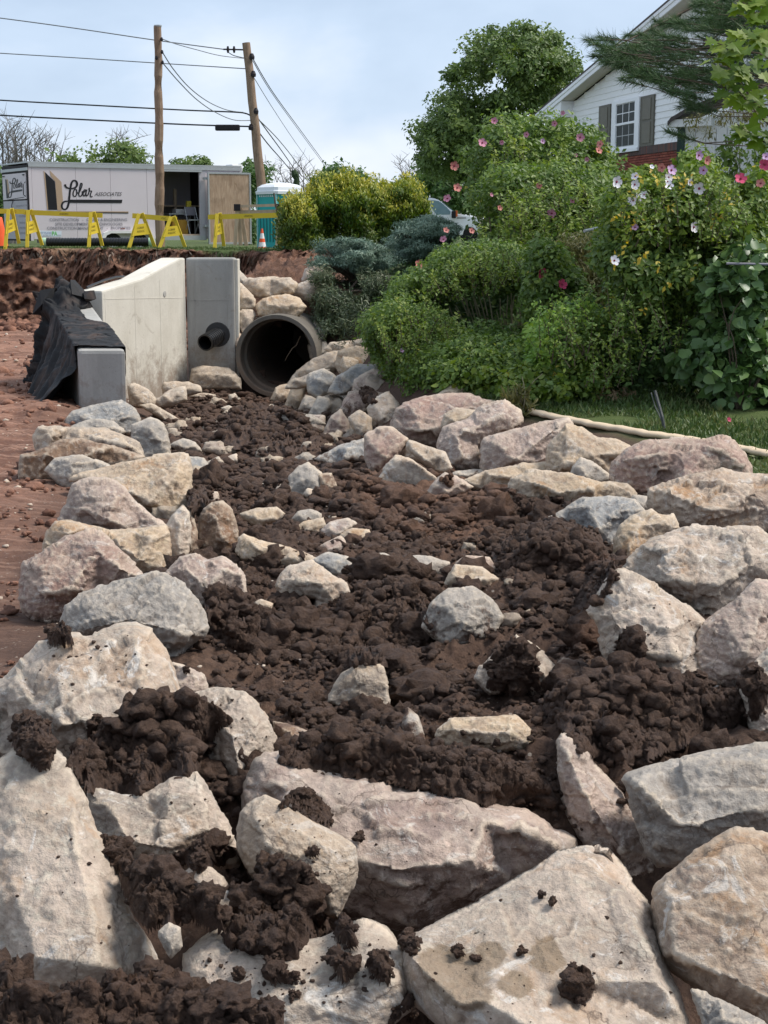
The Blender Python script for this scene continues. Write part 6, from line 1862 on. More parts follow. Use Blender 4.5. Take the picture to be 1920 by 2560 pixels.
# ------------------------------------------------------------------ white truck
def truck():
    Y = 58.0
    M_TR = plain('truck_white', (.88, .88, .89), .25, .02, 1, .0, spec=.5)
    M_GL = plain('truck_glass', (.20, .30, .33), .12, .05, 1, 0, spec=.8)
    body = [(-2600, 560), (-500, 560), (-500, 590), (-480, 555), (0, 548), (60, 300), (110, 165), (170, 132), (300, 128), (430, 145), (520, 180), (600, 235), (720, 340), (862, 452), (960, 505), (1150, 530), (1330, 565), (1450, 615), (1530, 690), (1555, 780), (1550, 960), (1420, 1000), (1395, 900), (1310, 820), (1200, 810), (1110, 880), (1080, 1000), (-1100, 1010), (-1130, 900), (-1230, 820), (-1340, 830), (-1420, 920), (-1440, 1010), (-2600, 1000)]
    body = body[4:]
    body = body[:22] + [(-2600, 1000), (-2600, 560), (-20, 560)] if False else body
    pts = [P(*S('U', x, y), Y) for x, y in [(0, 548), (60, 300), (110, 165), (170, 132), (300, 128), (430, 145), (520, 180), (600, 235), (720, 340), (862, 452), (960, 505), (1150, 530), (1330, 565), (1450, 615), (1530, 690), (1555, 780), (1550, 960), (1420, 1000), (1395, 900), (1310, 820), (1200, 810), (1110, 880), (1080, 1000), (-1100, 1010), (-1130, 900), (-1230, 820), (-1340, 830), (-1420, 920), (-1440, 1010), (-2200, 1000), (-2200, 560), (-500, 556)]]
    g0 = P(*S('U', 400, 1120), Y)
    t = thing('pickup_truck', 'white pickup truck parked behind the golden shrub, facing right', 'truck', g0)
    o = MB().prism(pts, (0, 1.85, 0)).build('body', M_TR, t, bevel=.05)
    w = [P(*S('U', x, y), Y - .004) for x, y in [(285, 195), (400, 190), (520, 208), (610, 265), (720, 365), (800, 455), (780, 520), (470, 530), (400, 420), (330, 330)]]
    MB().prism(w, (0, .01, 0)).build('side_window', M_GL, t)
    ws = [P(*S('U', 610, 250), Y + .15), P(*S('U', 860, 458), Y + .15), P(*S('U', 860, 458), Y + 1.7), P(*S('U', 610, 250), Y + 1.7)]
    MB().prism([p + Vector((.01, 0, .012)) for p in ws], (.01, 0, .01)).build('windshield', M_GL, t)
    mc = P(*S('U', 870, 520), Y - .16)
    MB().box(mc.x - .08, mc.x + .08, mc.y - .1, mc.y + .1, mc.z - .13, mc.z + .13).build('side_mirror', M_BK, t, bevel=.03)
    mo = P(*S('U', 930, 500), Y - .17)
    MB().box(mo.x - .045, mo.x + .045, mo.y - .08, mo.y + .08, mo.z - .11, mo.z + .11).build('mirror_signal', plain('amber_lens', (.6, .13, .03), .3), t, bevel=.02)
    hl = P(*S('U', 1500, 720), Y)
    MB().box(hl.x - .07, hl.x + .10, hl.y - .02, hl.y + .35, hl.z - .12, hl.z + .12).build('headlight', plain('lamp_lens', (.65, .55, .40), .2), t, bevel=.03)
    MB().box(*sorted((P(*S('U', 950, 0), Y).x, P(*S('U', 1160, 0), Y).x)), Y - .012, Y + .01, *sorted((P(*S('U', 0, 590), Y).z, P(*S('U', 0, 606), Y).z))).build('side_trim', M_DK, t)
    MB().box(*sorted((P(*S('U', 470, 0), Y).x, P(*S('U', 540, 0), Y).x)), Y - .03, Y + .01, *sorted((P(*S('U', 0, 610), Y).z, P(*S('U', 0, 625), Y).z))).build('door_handle', M_DK, t)
    for cx in (1255, -1270):
        c = P(*S('U', cx, 1000), Y)
        MB().lathe([(.001, 0), (.22, -.01), (.34, .0), (.37, .04), (.37, .22), (.001, .24)], 26, M=Matrix.Translation(c + Vector((0, .02, 0))) @ Matrix.Rotation(-math.pi / 2, 4, 'X')).build('wheel', plain('truck_tyre', (.02, .02, .02), .9), t)
truck()
# ------------------------------------------------------------------ house
HN_dir = Vector((-.203, .98, 0)).normalized()        # gable wall runs away along this direction
HP0 = P(1690, 600, 38.0); HP0.z = 0
HN = Vector((-.98, -.203, 0)).normalized()           # toward the camera side
def hw_(reg, x, y, off=0.0):
    return on_plane(*S(reg, x, y), HP0 + HN * off, HN)
def sz(p): return ((p - HP0).dot(HN_dir), p.z)       # along (grows away from camera), height
def H3(s, z, off=0.0): return HP0 + HN_dir * s + HN * off + Vector((0, 0, z))
def hbox(s0, s1, z0, z1, o0, o1):
    mb = MB()
    vs = [H3(s, z, o) for z in (z0, z1) for (s, o) in ((s0, o0), (s1, o0), (s1, o1), (s0, o1))]
    return mb.add(vs, [(0, 3, 2, 1), (4, 5, 6, 7), (0, 1, 5, 4), (1, 2, 6, 5), (2, 3, 7, 6), (3, 0, 4, 7)])
M_SID = plain('white_siding', (.86, .86, .85), .5, .04, 3, .03)
M_TRIM = plain('white_trim', (.86, .87, .88), .45, .03)
M_SOF = plain('cream_soffit', (.62, .58, .52), .6, .04)
M_SHU = plain('olive_shutter', (.115, .105, .078), .5, .06)
M_PANE = plain('window_pane', (.030, .036, .032), .35, .4, 5, .0, spec=.08)
M_SHI = plain('asphalt_shingle', (.10, .085, .08), .9, .35, 14, .5)
def brickmat():
    t = NT('red_brick')
    oi = t.n('ShaderNodeObjectInfo')
    c = t.ramp(oi.outputs['Random'], [(0, (.20, .042, .025)), (.45, (.27, .062, .036)), (.8, (.33, .095, .055)), (1, (.12, .045, .035))])
    c = t.mix(t.rng(t.noise(t.coord(), 30, 4), .4, .7, 0, .4), c, (.13, .04, .03))
    return t.fin(c, .9, t.bump(t.noise(t.coord(), 60, 4), .4, .004))
M_BRK = brickmat()
def brickmat2():
    t = NT('dark_sill_brick')
    oi = t.n('ShaderNodeObjectInfo')
    c = t.ramp(oi.outputs['Random'], [(0, (.07, .055, .055)), (.6, (.12, .08, .07)), (1, (.20, .07, .05))])
    return t.fin(c, .9)
M_BRK2 = brickmat2()
M_MOR = plain('mortar', (.16, .085, .065), .95)
s_l, _ = sz(hw_('H', 782, 430)); s_r = sz(hw_('H', 1245, 640))[0] - 5.0
_, z_bt = sz(hw_('H', 1100, 662)); 
z_b1 = sz(hw_('H', 960, 682))[1]; z_b2 = sz(hw_('H', 1245, 640))[1]
z_bt = (z_b1 + z_b2) / 2
house = thing('house', 'two storey house gable with white siding over red brick behind the flowering shrubs', 'house', H3(s_l, 2.0))
# roof line from the photographed rake
r0 = on_plane(*S('H', 606, 522), HP0 + HN * .40, HN); r1 = on_plane(*S('H', 1225, -2), HP0 + HN * .40, HN)
sa0, za0 = sz(r0); sa1, za1 = sz(r1)
slope = (za1 - za0) / (sa1 - sa0)
def zroof(s): return za0 + slope * (s - sa0)
s_ap = sa1 - 2.2
# wall core
core = [H3(s_l, .5), H3(s_r - 2, .5), H3(s_r - 2, zroof(s_ap) - .9), H3(s_ap, zroof(s_ap) - .16), H3(s_l, zroof(s_l) - .30)]
core = [H3(s_l, .5, -.05), H3(s_r - 2, .5, -.05), H3(s_r - 2, zroof(s_ap) - .2, -.05), H3(s_ap, zroof(s_ap) - .2, -.05), H3(s_l, zroof(s_l) - .2, -.05)]
MB().prism(core, -HN * 7).build('wall', M_SID, house)
# siding boards
bh = .155
z = z_bt + .01
win = [sz(hw_('W', 205, 590)), sz(hw_('W', 478, 72))]
ws0, ws1 = min(win[0][0], win[1][0]), max(win[0][0], win[1][0])
wz0 = sz(hw_('W', 330, 575))[1]; wz1 = sz(hw_('W', 330, 110))[1]
while z < zroof(s_ap):
    s_hi = s_l
    if zroof(s_l) - .22 < z + bh: s_hi = min(s_l, sa0 + (z + bh + .22 - za0) / slope)
    if s_hi > s_r:
        vs = [H3(s_hi, z, .020), H3(s_r, z, .020), H3(s_r, z + bh + .01, .003), H3(s_hi, z + bh + .01, .003), H3(s_hi, z, -.045), H3(s_r, z, -.045), H3(s_r, z + bh + .01, -.045), H3(s_hi, z + bh + .01, -.045)]
        MB().add(vs, [(0, 1, 2, 3), (4, 7, 6, 5), (0, 4, 5, 1), (3, 2, 6, 7), (0, 3, 7, 4), (1, 5, 6, 2)]).build('siding_board', M_SID, house)
    z += bh
hbox(s_l + .0, s_l + .10, .5, zroof(s_l) - .2, .03, -.05).build('corner_board', M_TRIM, house)
# bricks: one shared mesh per kind
hbox(s_l + .03, s_r, .5, z_bt - .21, -.04, -.06).build('mortar_bed', M_MOR, house)
BL, BH = .20, .062
def brick_mesh(l, h, name):
    me = bpy.data.meshes.new(name)
    mb = MB().box(-l / 2, l / 2, -.045, .045, -h / 2, h / 2)
    me.from_pydata([tuple(v) for v in mb.v], [], mb.f)
    bm = bmesh.new(); bm.from_mesh(me)
    bmesh.ops.recalc_face_normals(bm, faces=bm.faces)
    bm.to_mesh(me); bm.free()
    return me
bme = brick_mesh(BL - .012, BH - .012, 'brick'); bme.materials.append(M_BRK)
bms = brick_mesh(.052, .19, 'brick'); bms.materials.append(M_BRK2)
rzw = math.atan2(HN_dir.y, HN_dir.x)
ho = org(house)
sb0 = sz(hw_('H', 930, 700))[0]; sb1 = sz(hw_('H', 1262, 640))[0] - .1
nb_ = 0
row = 0
zz = z_bt - .20 - BH / 2
while nb_ < 290 and row < 15:
    s = sb0 + (BL / 2 if row % 2 else 0)
    while s > sb1:
        o = link('brick', bme, None, house, H3(s, zz, -.002 + random.uniform(-.003, .003)) - ho)
        o.rotation_euler = (0, 0, rzw)
        nb_ += 1
        s -= BL
    zz -= BH; row += 1
s = sb0
while s > sb1:
    o = link('brick', bms, None, house, H3(s, z_bt - .10, .018) - ho)
    o.rotation_euler = (0, 0, rzw)
    s -= .064
hbox(s_r + 0, s_l + .03, .5, zz, -.002, -.05).build('brick_base', M_BRK, house)
# window
win_ = hbox(ws0, ws1, wz0, wz1, .05, -.04).build('window', M_TRIM, house)
fw = .055 * (ws1 - ws0) / .9 * 1.2
MB_f = hbox(ws0 - .0, ws1 + .0, wz0 - .09, wz0 - .003, .12, -.04).build('sill', M_TRIM, win_)
gw = (ws1 - ws0)
g0, g1 = ws0 + gw * .16, ws1 - gw * .16
zm = (wz0 + wz1) / 2 + .02
def sash(za, zb2, off, muntin):
    hbox(g0, g1, za, zb2, off, off - .02).build('sash', plain('sash_grey', (.45, .46, .46), .5) if off < .06 else M_TRIM, win_)
    pw = (g1 - g0) / 3; ph = (zb2 - za) / 2
    for i in range(3):
        for j in range(2):
            hbox(g0 + pw * i + .028, g0 + pw * (i + 1) - .022, za + ph * j + .014, za + ph * (j + 1) - .010, off + .004, off + .001).build('pane', M_PANE, win_)
sash(zm + .02, wz1 - .10, .062, .02)
sash(wz0 + .07, zm - .03, .056, .01)
hbox(g0 - .05, g1 + .05, zm - .028, zm + .018, .085, .05).build('meeting_rail', M_TRIM, win_)
for e0, e1, zz0, zz1 in ((ws0, g0 - .01, wz0, wz1), (g1 + .01, ws1, wz0, wz1), (g0 - .01, g1 + .01, wz1 - .09, wz1)):
    hbox(e0, e1, zz0, zz1, .09, .051).build('casing', M_TRIM, win_)
# shutters
for (x0, y0, x1, y1) in ((78, 180, 184, 560), (470, 90, 598, 535)):
    sA = sz(hw_('W', x0, (y0 + y1) / 2))[0]; sB = sz(hw_('W', x1, (y0 + y1) / 2))[0]
    lo, hi = min(sA, sB), max(sA, sB)
    zc_ = [sz(hw_('W', (x0 + x1) / 2, y1))[1], sz(hw_('W', (x0 + x1) / 2, y0 - 2))[1]]
    zc_ = [wz0 + .0, wz1 - .02]
    sh_ = hbox(lo, hi, zc_[0], zc_[1], .055, .02).build('shutter', M_SHU, house)
    zm2 = (zc_[0] + zc_[1]) / 2
    for a, b in ((zc_[0] + .07, zm2 - .03), (zm2 + .03, zc_[1] - .07)):
        q = .2 * (hi - lo)
        hbox(lo + q, hi - q, a, b, .068, .056).build('raised_panel', plain('olive_panel', (.15, .135, .10), .5), sh_, bevel=.008)
# roof: slab, rake board, soffit, eave box
def rp3(s, dz, off): return H3(s, zroof(s) + dz, off)
MB().add([rp3(sa0 + .25, .0, .42), rp3(s_ap, .0, .42), rp3(s_ap, .0, -7), rp3(sa0 + .25, .0, -7), rp3(sa0 + .25, .06, .42), rp3(s_ap, .06, .42), rp3(s_ap, .06, -7), rp3(sa0 + .25, .06, -7)],
         [(0, 3, 2, 1), (4, 5, 6, 7), (0, 1, 5, 4), (1, 2, 6, 5), (2, 3, 7, 6), (3, 0, 4, 7)]).build('roof', M_SHI, house)
MB().add([rp3(sa0, -.20, .405), rp3(s_ap, -.20, .405), rp3(s_ap, -.003, .405), rp3(sa0, -.003, .405), rp3(sa0, -.20, .375), rp3(s_ap, -.20, .375), rp3(s_ap, -.003, .375), rp3(sa0, -.003, .375)],
         [(0, 1, 2, 3), (4, 7, 6, 5), (0, 4, 5, 1), (3, 2, 6, 7), (0, 3, 7, 4), (1, 5, 6, 2)]).build('rake_board', M_TRIM, house)
MB().add([rp3(sa0, -.085, .425), rp3(s_ap, -.085, .425), rp3(s_ap, -.004, .425), rp3(sa0, -.004, .425), rp3(sa0, -.085, .407), rp3(s_ap, -.085, .407), rp3(s_ap, -.004, .407), rp3(sa0, -.004, .407)],
         [(0, 1, 2, 3), (4, 7, 6, 5), (0, 4, 5, 1), (3, 2, 6, 7), (0, 3, 7, 4), (1, 5, 6, 2)]).build('rake_trim', M_TRIM, house)
k = 0
s = s_ap
while s < s_l - .02:
    s2 = min(s + .30, s_l)
    MB().add([rp3(s + .004, -.19, .374), rp3(s2 - .004, -.19, .374), rp3(s2 - .004, -.19, .0), rp3(s + .004, -.19, .0), rp3(s + .004, -.16, .374), rp3(s2 - .004, -.16, .374), rp3(s2 - .004, -.16, .0), rp3(s + .004, -.16, .0)],
             [(0, 3, 2, 1), (4, 5, 6, 7), (0, 1, 5, 4), (1, 2, 6, 5), (2, 3, 7, 6), (3, 0, 4, 7)]).build('soffit_panel', M_SOF, house)
    s = s2
ze = za0 - .20
# closed eave return beyond the wall corner
MB().prism([H3(sa0, ze + .0, .373), H3(s_l + .11, ze + .0, .373), H3(s_l + .11, zroof(s_l + .11) - .19, .373), H3(sa0, zroof(sa0) - .19, .373)], -HN * .34).build('eave_return', M_TRIM, house)
MB().prism([H3(s_l + .11, ze, .373), H3(s_l - .0, ze, .373), H3(s_l - .0, zroof(s_l) - .20, .373), H3(s_l + .11, zroof(s_l + .11) - .20, .373)], -HN * .34).build('eave_return', M_SID, house)
hbox(s_l + .11, sa0, ze - .02, ze - .003, .37, -6).build('eave_soffit', M_SOF, house)

# ------------------------------------------------------------------ shed
SP = P(*S('H', 1255, 800), 22.0); SP.z = 0
S_dir = Vector((.93, -.36, 0)).normalized()
S_n = Vector((-.36, -.93, 0)).normalized()
def sp(reg, x, y, off=0): return on_plane(*S(reg, x, y), SP + S_n * off, S_n)
def ssz(p): return ((p - SP).dot(S_dir), p.z)
def s3(s, z, off=0.0): return SP + S_dir * s + S_n * off + Vector((0, 0, z))
def sbox(s0, s1, z0, z1, o0, o1):
    return MB().add([s3(s, z, o) for z in (z0, z1) for (s, o) in ((s0, o0), (s1, o0), (s1, o1), (s0, o1))],
                    [(0, 3, 2, 1), (4, 5, 6, 7), (0, 1, 5, 4), (1, 2, 6, 5), (2, 3, 7, 6), (3, 0, 4, 7)])
shed = thing('garden_shed', 'white board shed with dark green corner post and shingle roof at the right frame edge', 'shed', (SP.x, SP.y, 1.3))
M_SW = plain('shed_white', (.80, .80, .78), .6, .08, 4, .05)
s0_, z_e = ssz(sp('H', 1280, 575)); sE, zE = ssz(sp('H', 1659, 400))
def zrf(s): return z_e + .02 + (s - 0) * .36
sbox(.07, 3.6, .8, z_e - .03, -.03, -.9).build('wall', M_SW, shed)
k = 0.07
while k < 2.6:
    sbox(k + .004, k + .141, .9, zrf(k) - .02, .0 + .004 * (int(k * 7) % 2), -.028).build('wall_board', M_SW, shed)
    k += .145
sbox(-.03, .068, .8, z_e + .0, .02, -.06).build('corner_post', plain('dark_green_trim', (.022, .045, .040), .5), shed)
sl0 = ssz(sp('H', 1212, 560, .12))[0]
def srake(s, dz, off): return s3(s, z_e + .0 + .36 * max(0, (s - .45)) * 1.25 + .05 + dz, off)
MB().prism([s3(sl0, z_e - .0, .14), s3(.45, z_e + .01, .14), s3(.45, z_e + .115, .14), s3(sl0, z_e + .10, .14)], -S_n * .15).build('fascia', M_SW, shed)
rl = [ssz(sp('H', x, y, .16)) for x, y in ((1210, 548), (1225, 530), (1300, 488), (1400, 445), (1500, 415), (1659, 345), (1800, 290))]
for i in range(len(rl) - 1):
    (sa_, za_), (sb2, zb2) = rl[i], rl[i + 1]
    n = max(1, int((sb2 - sa_) / .16))
    for j in range(n):
        u0, u1 = j / n, (j + 1) / n
        a = (sa_ + (sb2 - sa_) * u0 - .01, za_ + (zb2 - za_) * u0); b = (sa_ + (sb2 - sa_) * u1, za_ + (zb2 - za_) * u1 + .012)
        MB().prism([s3(a[0], a[1] - .055, .18), s3(b[0], b[1] - .055, .18), s3(b[0], b[1], .18), s3(a[0], a[1], .18)], -S_n * 1.1).build('shingle', M_SHI, shed)
# ------------------------------------------------------------------ vegetation
def leaf_mat(name, stops, trans=.30, rough=.5, spec=.35):
    t = NT(name)
    c = t.ramp(t.attr('lv'), stops)
    c = t.mix(t.rng(t.noise(t.coord(), 2.0, 4), .3, .7, .35, 0), c, tuple(x * .6 for x in stops[0][1][:3]))
    t.fin(c, rough, None, Specular_IOR_Level=spec)
    tr_ = t.n('ShaderNodeBsdfTranslucent')
    hs = t.n('ShaderNodeHueSaturation', Value=1.5, Saturation=1.1)
    t.l(c, hs.inputs['Color']); t.l(hs.outputs[0], tr_.inputs['Color'])
    mx = t.n('ShaderNodeMixShader'); mx.inputs[0].default_value = trans
    t.l(t.b.outputs[0], mx.inputs[1]); t.l(tr_.outputs[0], mx.inputs[2]); t.l(mx.outputs[0], t.out.inputs['Surface'])
    return t.m
LT_ = {
 'oval': (np.array([(0, 0, 0), (.45, .27, .07), (1, 0, -.06), (.45, -.27, .07)]), np.array([(0, 2, 1), (0, 3, 2)])),
 'heart': (np.array([(0, 0, 0), (.12, .36, .05), (.5, .38, .06), (1, 0, -.10), (.5, -.38, .06), (.12, -.36, .05), (.5, 0, -.03)]), np.array([(0, 6, 1), (1, 6, 2), (2, 6, 3), (3, 6, 4), (4, 6, 5), (5, 6, 0)])),
 'narrow': (np.array([(0, 0, 0), (.5, .11, .03), (1, 0, -.05), (.5, -.11, .03)]), np.array([(0, 2, 1), (0, 3, 2)])),
 'needle': (np.array([(0, .03, 0), (0, -.03, 0), (1, 0, 0)]), np.array([(0, 1, 2)])),
 'spray': (np.array([(0, 0, 0), (.6, .17, .03), (1, 0, 0), (.6, -.17, .03)]), np.array([(0, 2, 1), (0, 3, 2)])),
}
def orient(n, a):
    """frames from normals n and rough axis a"""
    n = n / (np.linalg.norm(n, axis=1)[:, None] + 1e-9)
    a = a - n * (a * n).sum(1)[:, None]
    a = a / (np.linalg.norm(a, axis=1)[:, None] + 1e-9)
    b = np.cross(n, a)
    return a, b, n
def leaves(P_, N_, A_, size, shape):
    T, Fc = LT_[shape]
    a, b, n = orient(N_, A_)
    V = P_[:, None, :] + size[:, None, None] * (T[None, :, 0:1] * a[:, None] + T[None, :, 1:2] * b[:, None] + T[None, :, 2:3] * n[:, None])
    F = Fc[None] + (np.arange(len(P_)) * len(T))[:, None, None]
    return V.reshape(-1, 3), F.reshape(-1, Fc.shape[1]), len(T)
def poly_samples(reg, pts, n, r, edge=0.0):
    poly = np.array([S(reg, *map(float, p.split(','))) for p in pts.split()])
    lo, hi = poly.min(0), poly.max(0)
    out = []
    while len(out) < n:
        q = lo + r.uniform(0, 1, (n * 2, 2)) * (hi - lo)
        q = q[inside(poly, q)]
        if edge > 0: q = q[seg_dist(poly, q) > edge * r.uniform(.3, 1.2, len(q))]
        out += list(q)
        edge *= .985
    q = np.array(out[:n])
    ed = seg_dist(poly, q)
    return poly, q, ed
def bush(parent, reg, pts, Y, thick, nclump, cr, nleaf, lsize, mat, shape='oval', up=.5, seed=1, flat=.8, name='foliage', droop=0.0, vertical=0.0, tipcol=0.0, sizevar=.45, rim=1.0, lvmix=.5, gap=-.33, tight=.32, shoots=None):
    """foliage: clumps spread through the volume whose outline is traced, leaves gathered round each clump"""
    r = np.random.default_rng(seed)
    poly, q, ed = poly_samples(reg, pts, nclump, r, tight * cr * FPX / Y)
    span = math.sqrt(.5 * abs(np.dot(poly[:, 0], np.roll(poly[:, 1], 1)) - np.dot(poly[:, 1], np.roll(poly[:, 0], 1))))
    infl = np.sqrt(np.clip(ed / (.28 * span), 0, 1))
    dep = Y - thick * .5 * infl * rim + thick * r.uniform(-.1, .9, nclump) ** 1.3 * .9
    C = np.array([P(a, b, d) for (a, b), d in zip(q, dep)])
    k = np.repeat(np.arange(nclump), nleaf)
    n = len(k)
    u = r.normal(0, 1, (n, 3)); u /= np.linalg.norm(u, axis=1)[:, None]
    rad = r.uniform(0, 1, n) ** .45
    crr = cr * r.uniform(.6, 1.35, nclump)
    off = u * (rad * crr[k])[:, None]
    off[:, 2] *= flat
    Pp = C[k] + off
    gapn = fbm(Pp / (cr * 2.2), 2, seed)
    keep = gapn > gap
    Pp, k, u, off = Pp[keep], k[keep], u[keep], off[keep]
    n = len(k)
    N = u * .75 + np.array([0, 0, up]) + r.normal(0, .45, (n, 3)) + np.array([0, -.25, 0])
    A = r.normal(0, 1, (n, 3)) + u * .8
    A[:, 2] += vertical * 3 - droop * 2
    size = lsize * np.clip(r.lognormal(0, sizevar * .6, n), .4, 1.9)
    # free shoots that break the outline
    ns_ = nclump // 2 if shoots is None else shoots
    if ns_:
        cand = np.argsort(ed)[:max(ns_, nclump // 2)]
        si = r.choice(cand, ns_)
        cen = C.mean(0)
        dr_ = C[si] - cen
        dr_ /= np.linalg.norm(dr_, axis=1)[:, None] + 1e-9
        dr_ = dr_ * .7 + r.normal(0, .45, (ns_, 3)) + np.array([0, 0, .7 + vertical])
        dr_ /= np.linalg.norm(dr_, axis=1)[:, None]
        ln = cr * r.uniform(1.2, 3.6, ns_) ** 1.0
        m_ = 18
        ks = np.repeat(np.arange(ns_), m_)
        tt = r.uniform(.3, 1, len(ks))
        Ps = C[si][ks] + dr_[ks] * (ln[ks] * tt)[:, None] + r.normal(0, 1, (len(ks), 3)) * (lsize * .55 * (1.25 - tt))[:, None]
        Pp = np.vstack([Pp, Ps]); k = np.concatenate([k, si[ks]])
        N = np.vstack([N, r.normal(0, .5, (len(ks), 3)) + np.array([0, -.3, up + .3])])
        A = np.vstack([A, r.normal(0, .8, (len(ks), 3)) + dr_[ks] * (1.0 if vertical == 0 else 3)])
        size = np.concatenate([size, lsize * r.uniform(.5, 1.05, len(ks))])
        off = np.vstack([off, np.c_[np.zeros((len(ks), 2)), np.full(len(ks), cr * .7)]])
        n = len(k)
    V, F, kk = leaves(Pp, N, A, size, shape)
    cl = r.uniform(0, 1, nclump)
    lv = np.clip(lvmix * r.uniform(0, 1, n) + (1 - lvmix) * cl[k] + tipcol * (off[:, 2] / (cr + 1e-6)), 0, 1)
    lv = np.repeat(lv, kk)
    o0 = np.array(org(parent)) if parent is not None else np.zeros(3)
    me = mesh_np(name, V - o0, F, {'lv': lv})
    o = link(name, me, mat, parent)
    return o, C
def cover(parent, reg, pts, ncl, cr, nleaf, lsize, mat, shape='oval', h=.25, seed=1, name='foliage', up=.5):
    """leafy growth standing on the ground itself"""
    r = np.random.default_rng(seed)
    poly, q, ed = poly_samples(reg, pts, ncl, r)
    C = np.array([np.array(G(u, v, 8.0)) + [0, 0, r.uniform(-.02, h)] for u, v in q])
    k = np.repeat(np.arange(ncl), nleaf)
    n = len(k)
    u = r.normal(0, 1, (n, 3)); u /= np.linalg.norm(u, axis=1)[:, None]
    off = u * (cr * r.uniform(.6, 1.3, ncl)[k] * r.uniform(0, 1, n) ** .5)[:, None]
    off[:, 2] *= .8
    N = u * .6 + np.array([0, -.2, up]) + r.normal(0, .45, (n, 3))
    A = r.normal(0, 1, (n, 3)) + u * .6
    V, F, kk = leaves(C[k] + off, N, A, lsize * np.clip(r.lognormal(0, .3, n), .4, 1.8), shape)
    lv = np.repeat(np.clip(.6 * r.uniform(0, 1, n) + .4 * r.uniform(0, 1, ncl)[k], 0, 1), kk)
    return link(name, mesh_np(name, V - np.array(org(parent)), F, {'lv': lv}), mat, parent), C
def stems(parent, base, tips, r0, r1, mat, name='stem', n=5, bend=.12, seed=0, cap=True):
    r = random.Random(seed)
    mb = MB()
    for t_ in tips:
        b = Vector(base) + Vector((r.uniform(-.06, .06), r.uniform(-.06, .06), 0)) * (Vector(t_) - Vector(base)).length * .5
        t_ = Vector(t_)
        l = (t_ - b).length
        w = Vector((r.uniform(-1, 1), r.uniform(-1, 1), r.uniform(0, .8))) * l * bend
        pts = [b.lerp(t_, i / n) + w * math.sin(math.pi * i / n) for i in range(n + 1)]
        mb.tube(pts, [r0 + (r1 - r0) * i / n for i in range(n + 1)], 5, cap=False)
    return mb.build(name, mat, parent)
def plant(name, label, cat, reg, x, y, Y, group=None):
    p = P(*S(reg, x, y), Y)
    p.z = zg(p.x, p.y)
    return thing(name, label, cat, p, 0, group)
M_BARK = wood('bark', (.075, .055, .04), (.15, .115, .085), (6, 6, 1), 1)
M_STEM = plain('pale_stem', (.30, .26, .17), .8, .2)
M_STEMD = plain('brown_stem', (.10, .075, .05), .85, .2)
M_OAK = leaf_mat('oak_leaves', [(0, (0.056, 0.094, 0.024)), (.5, (0.117, 0.179, 0.043)), (1, (0.231, 0.298, 0.077))])
M_SHAR = leaf_mat('sharon_leaves', [(0, (0.059, 0.106, 0.025)), (.55, (0.127, 0.204, 0.038)), (.93, (0.251, 0.328, 0.058)), (1, (0.638, 0.464, 0.058))])
M_SHARB = leaf_mat('bright_shrub_leaves', [(0, (0.059, 0.109, 0.021)), (.5, (0.147, 0.226, 0.032)), (.92, (0.275, 0.336, 0.055)), (1, (0.723, 0.496, 0.073))])
M_YG = leaf_mat('yellow_green_leaves', [(0, (0.092, 0.182, 0.032)), (.5, (0.219, 0.365, 0.055)), (1, (0.437, 0.547, 0.092))])
M_DGR = leaf_mat('deep_green_leaves', [(0, (0.044, 0.087, 0.025)), (.6, (0.098, 0.177, 0.049)), (1, (0.196, 0.290, 0.083))])
M_OLV = leaf_mat('olive_brown_leaves', [(0, (0.070, 0.078, 0.025)), (.5, (0.156, 0.156, 0.050)), (1, (0.296, 0.250, 0.094))])
M_SPR = leaf_mat('spruce_needles', [(0, (.045, .085, .055)), (.5, (.125, .195, .135)), (1, (.26, .35, .265))], .08)
M_SPRD = leaf_mat('dark_spruce_needles', [(0, (.030, .050, .020)), (.6, (.075, .105, .045)), (1, (.15, .15, .075))], .08)
M_ARB = leaf_mat('golden_arborvitae', [(0, (.035, .085, .010)), (.42, (.11, .17, .016)), (.75, (.26, .29, .025)), (1, (.48, .43, .05))], .22)
M_ARBD = leaf_mat('arborvitae_green', [(0, (0.036, 0.072, 0.013)), (.6, (0.091, 0.143, 0.019)), (1, (0.221, 0.247, 0.026))], .2)
M_PINE = leaf_mat('pine_needles', [(0, (0.037, 0.076, 0.027)), (.6, (0.076, 0.136, 0.048)), (1, (0.153, 0.230, 0.076))], .12)
M_MAP = leaf_mat('maple_leaves', [(0, (.085, .155, .014)), (.6, (.15, .235, .02)), (1, (.24, .31, .04))], .4)
M_VINE = leaf_mat('vine_leaves', [(0, (0.045, 0.092, 0.028)), (.5, (0.091, 0.169, 0.046)), (1, (0.182, 0.277, 0.077))], .2, .4, .45)
M_GRS = leaf_mat('grass_blades', [(0, (.035, .07, .015)), (.6, (.08, .13, .03)), (1, (.19, .19, .07))], .2)

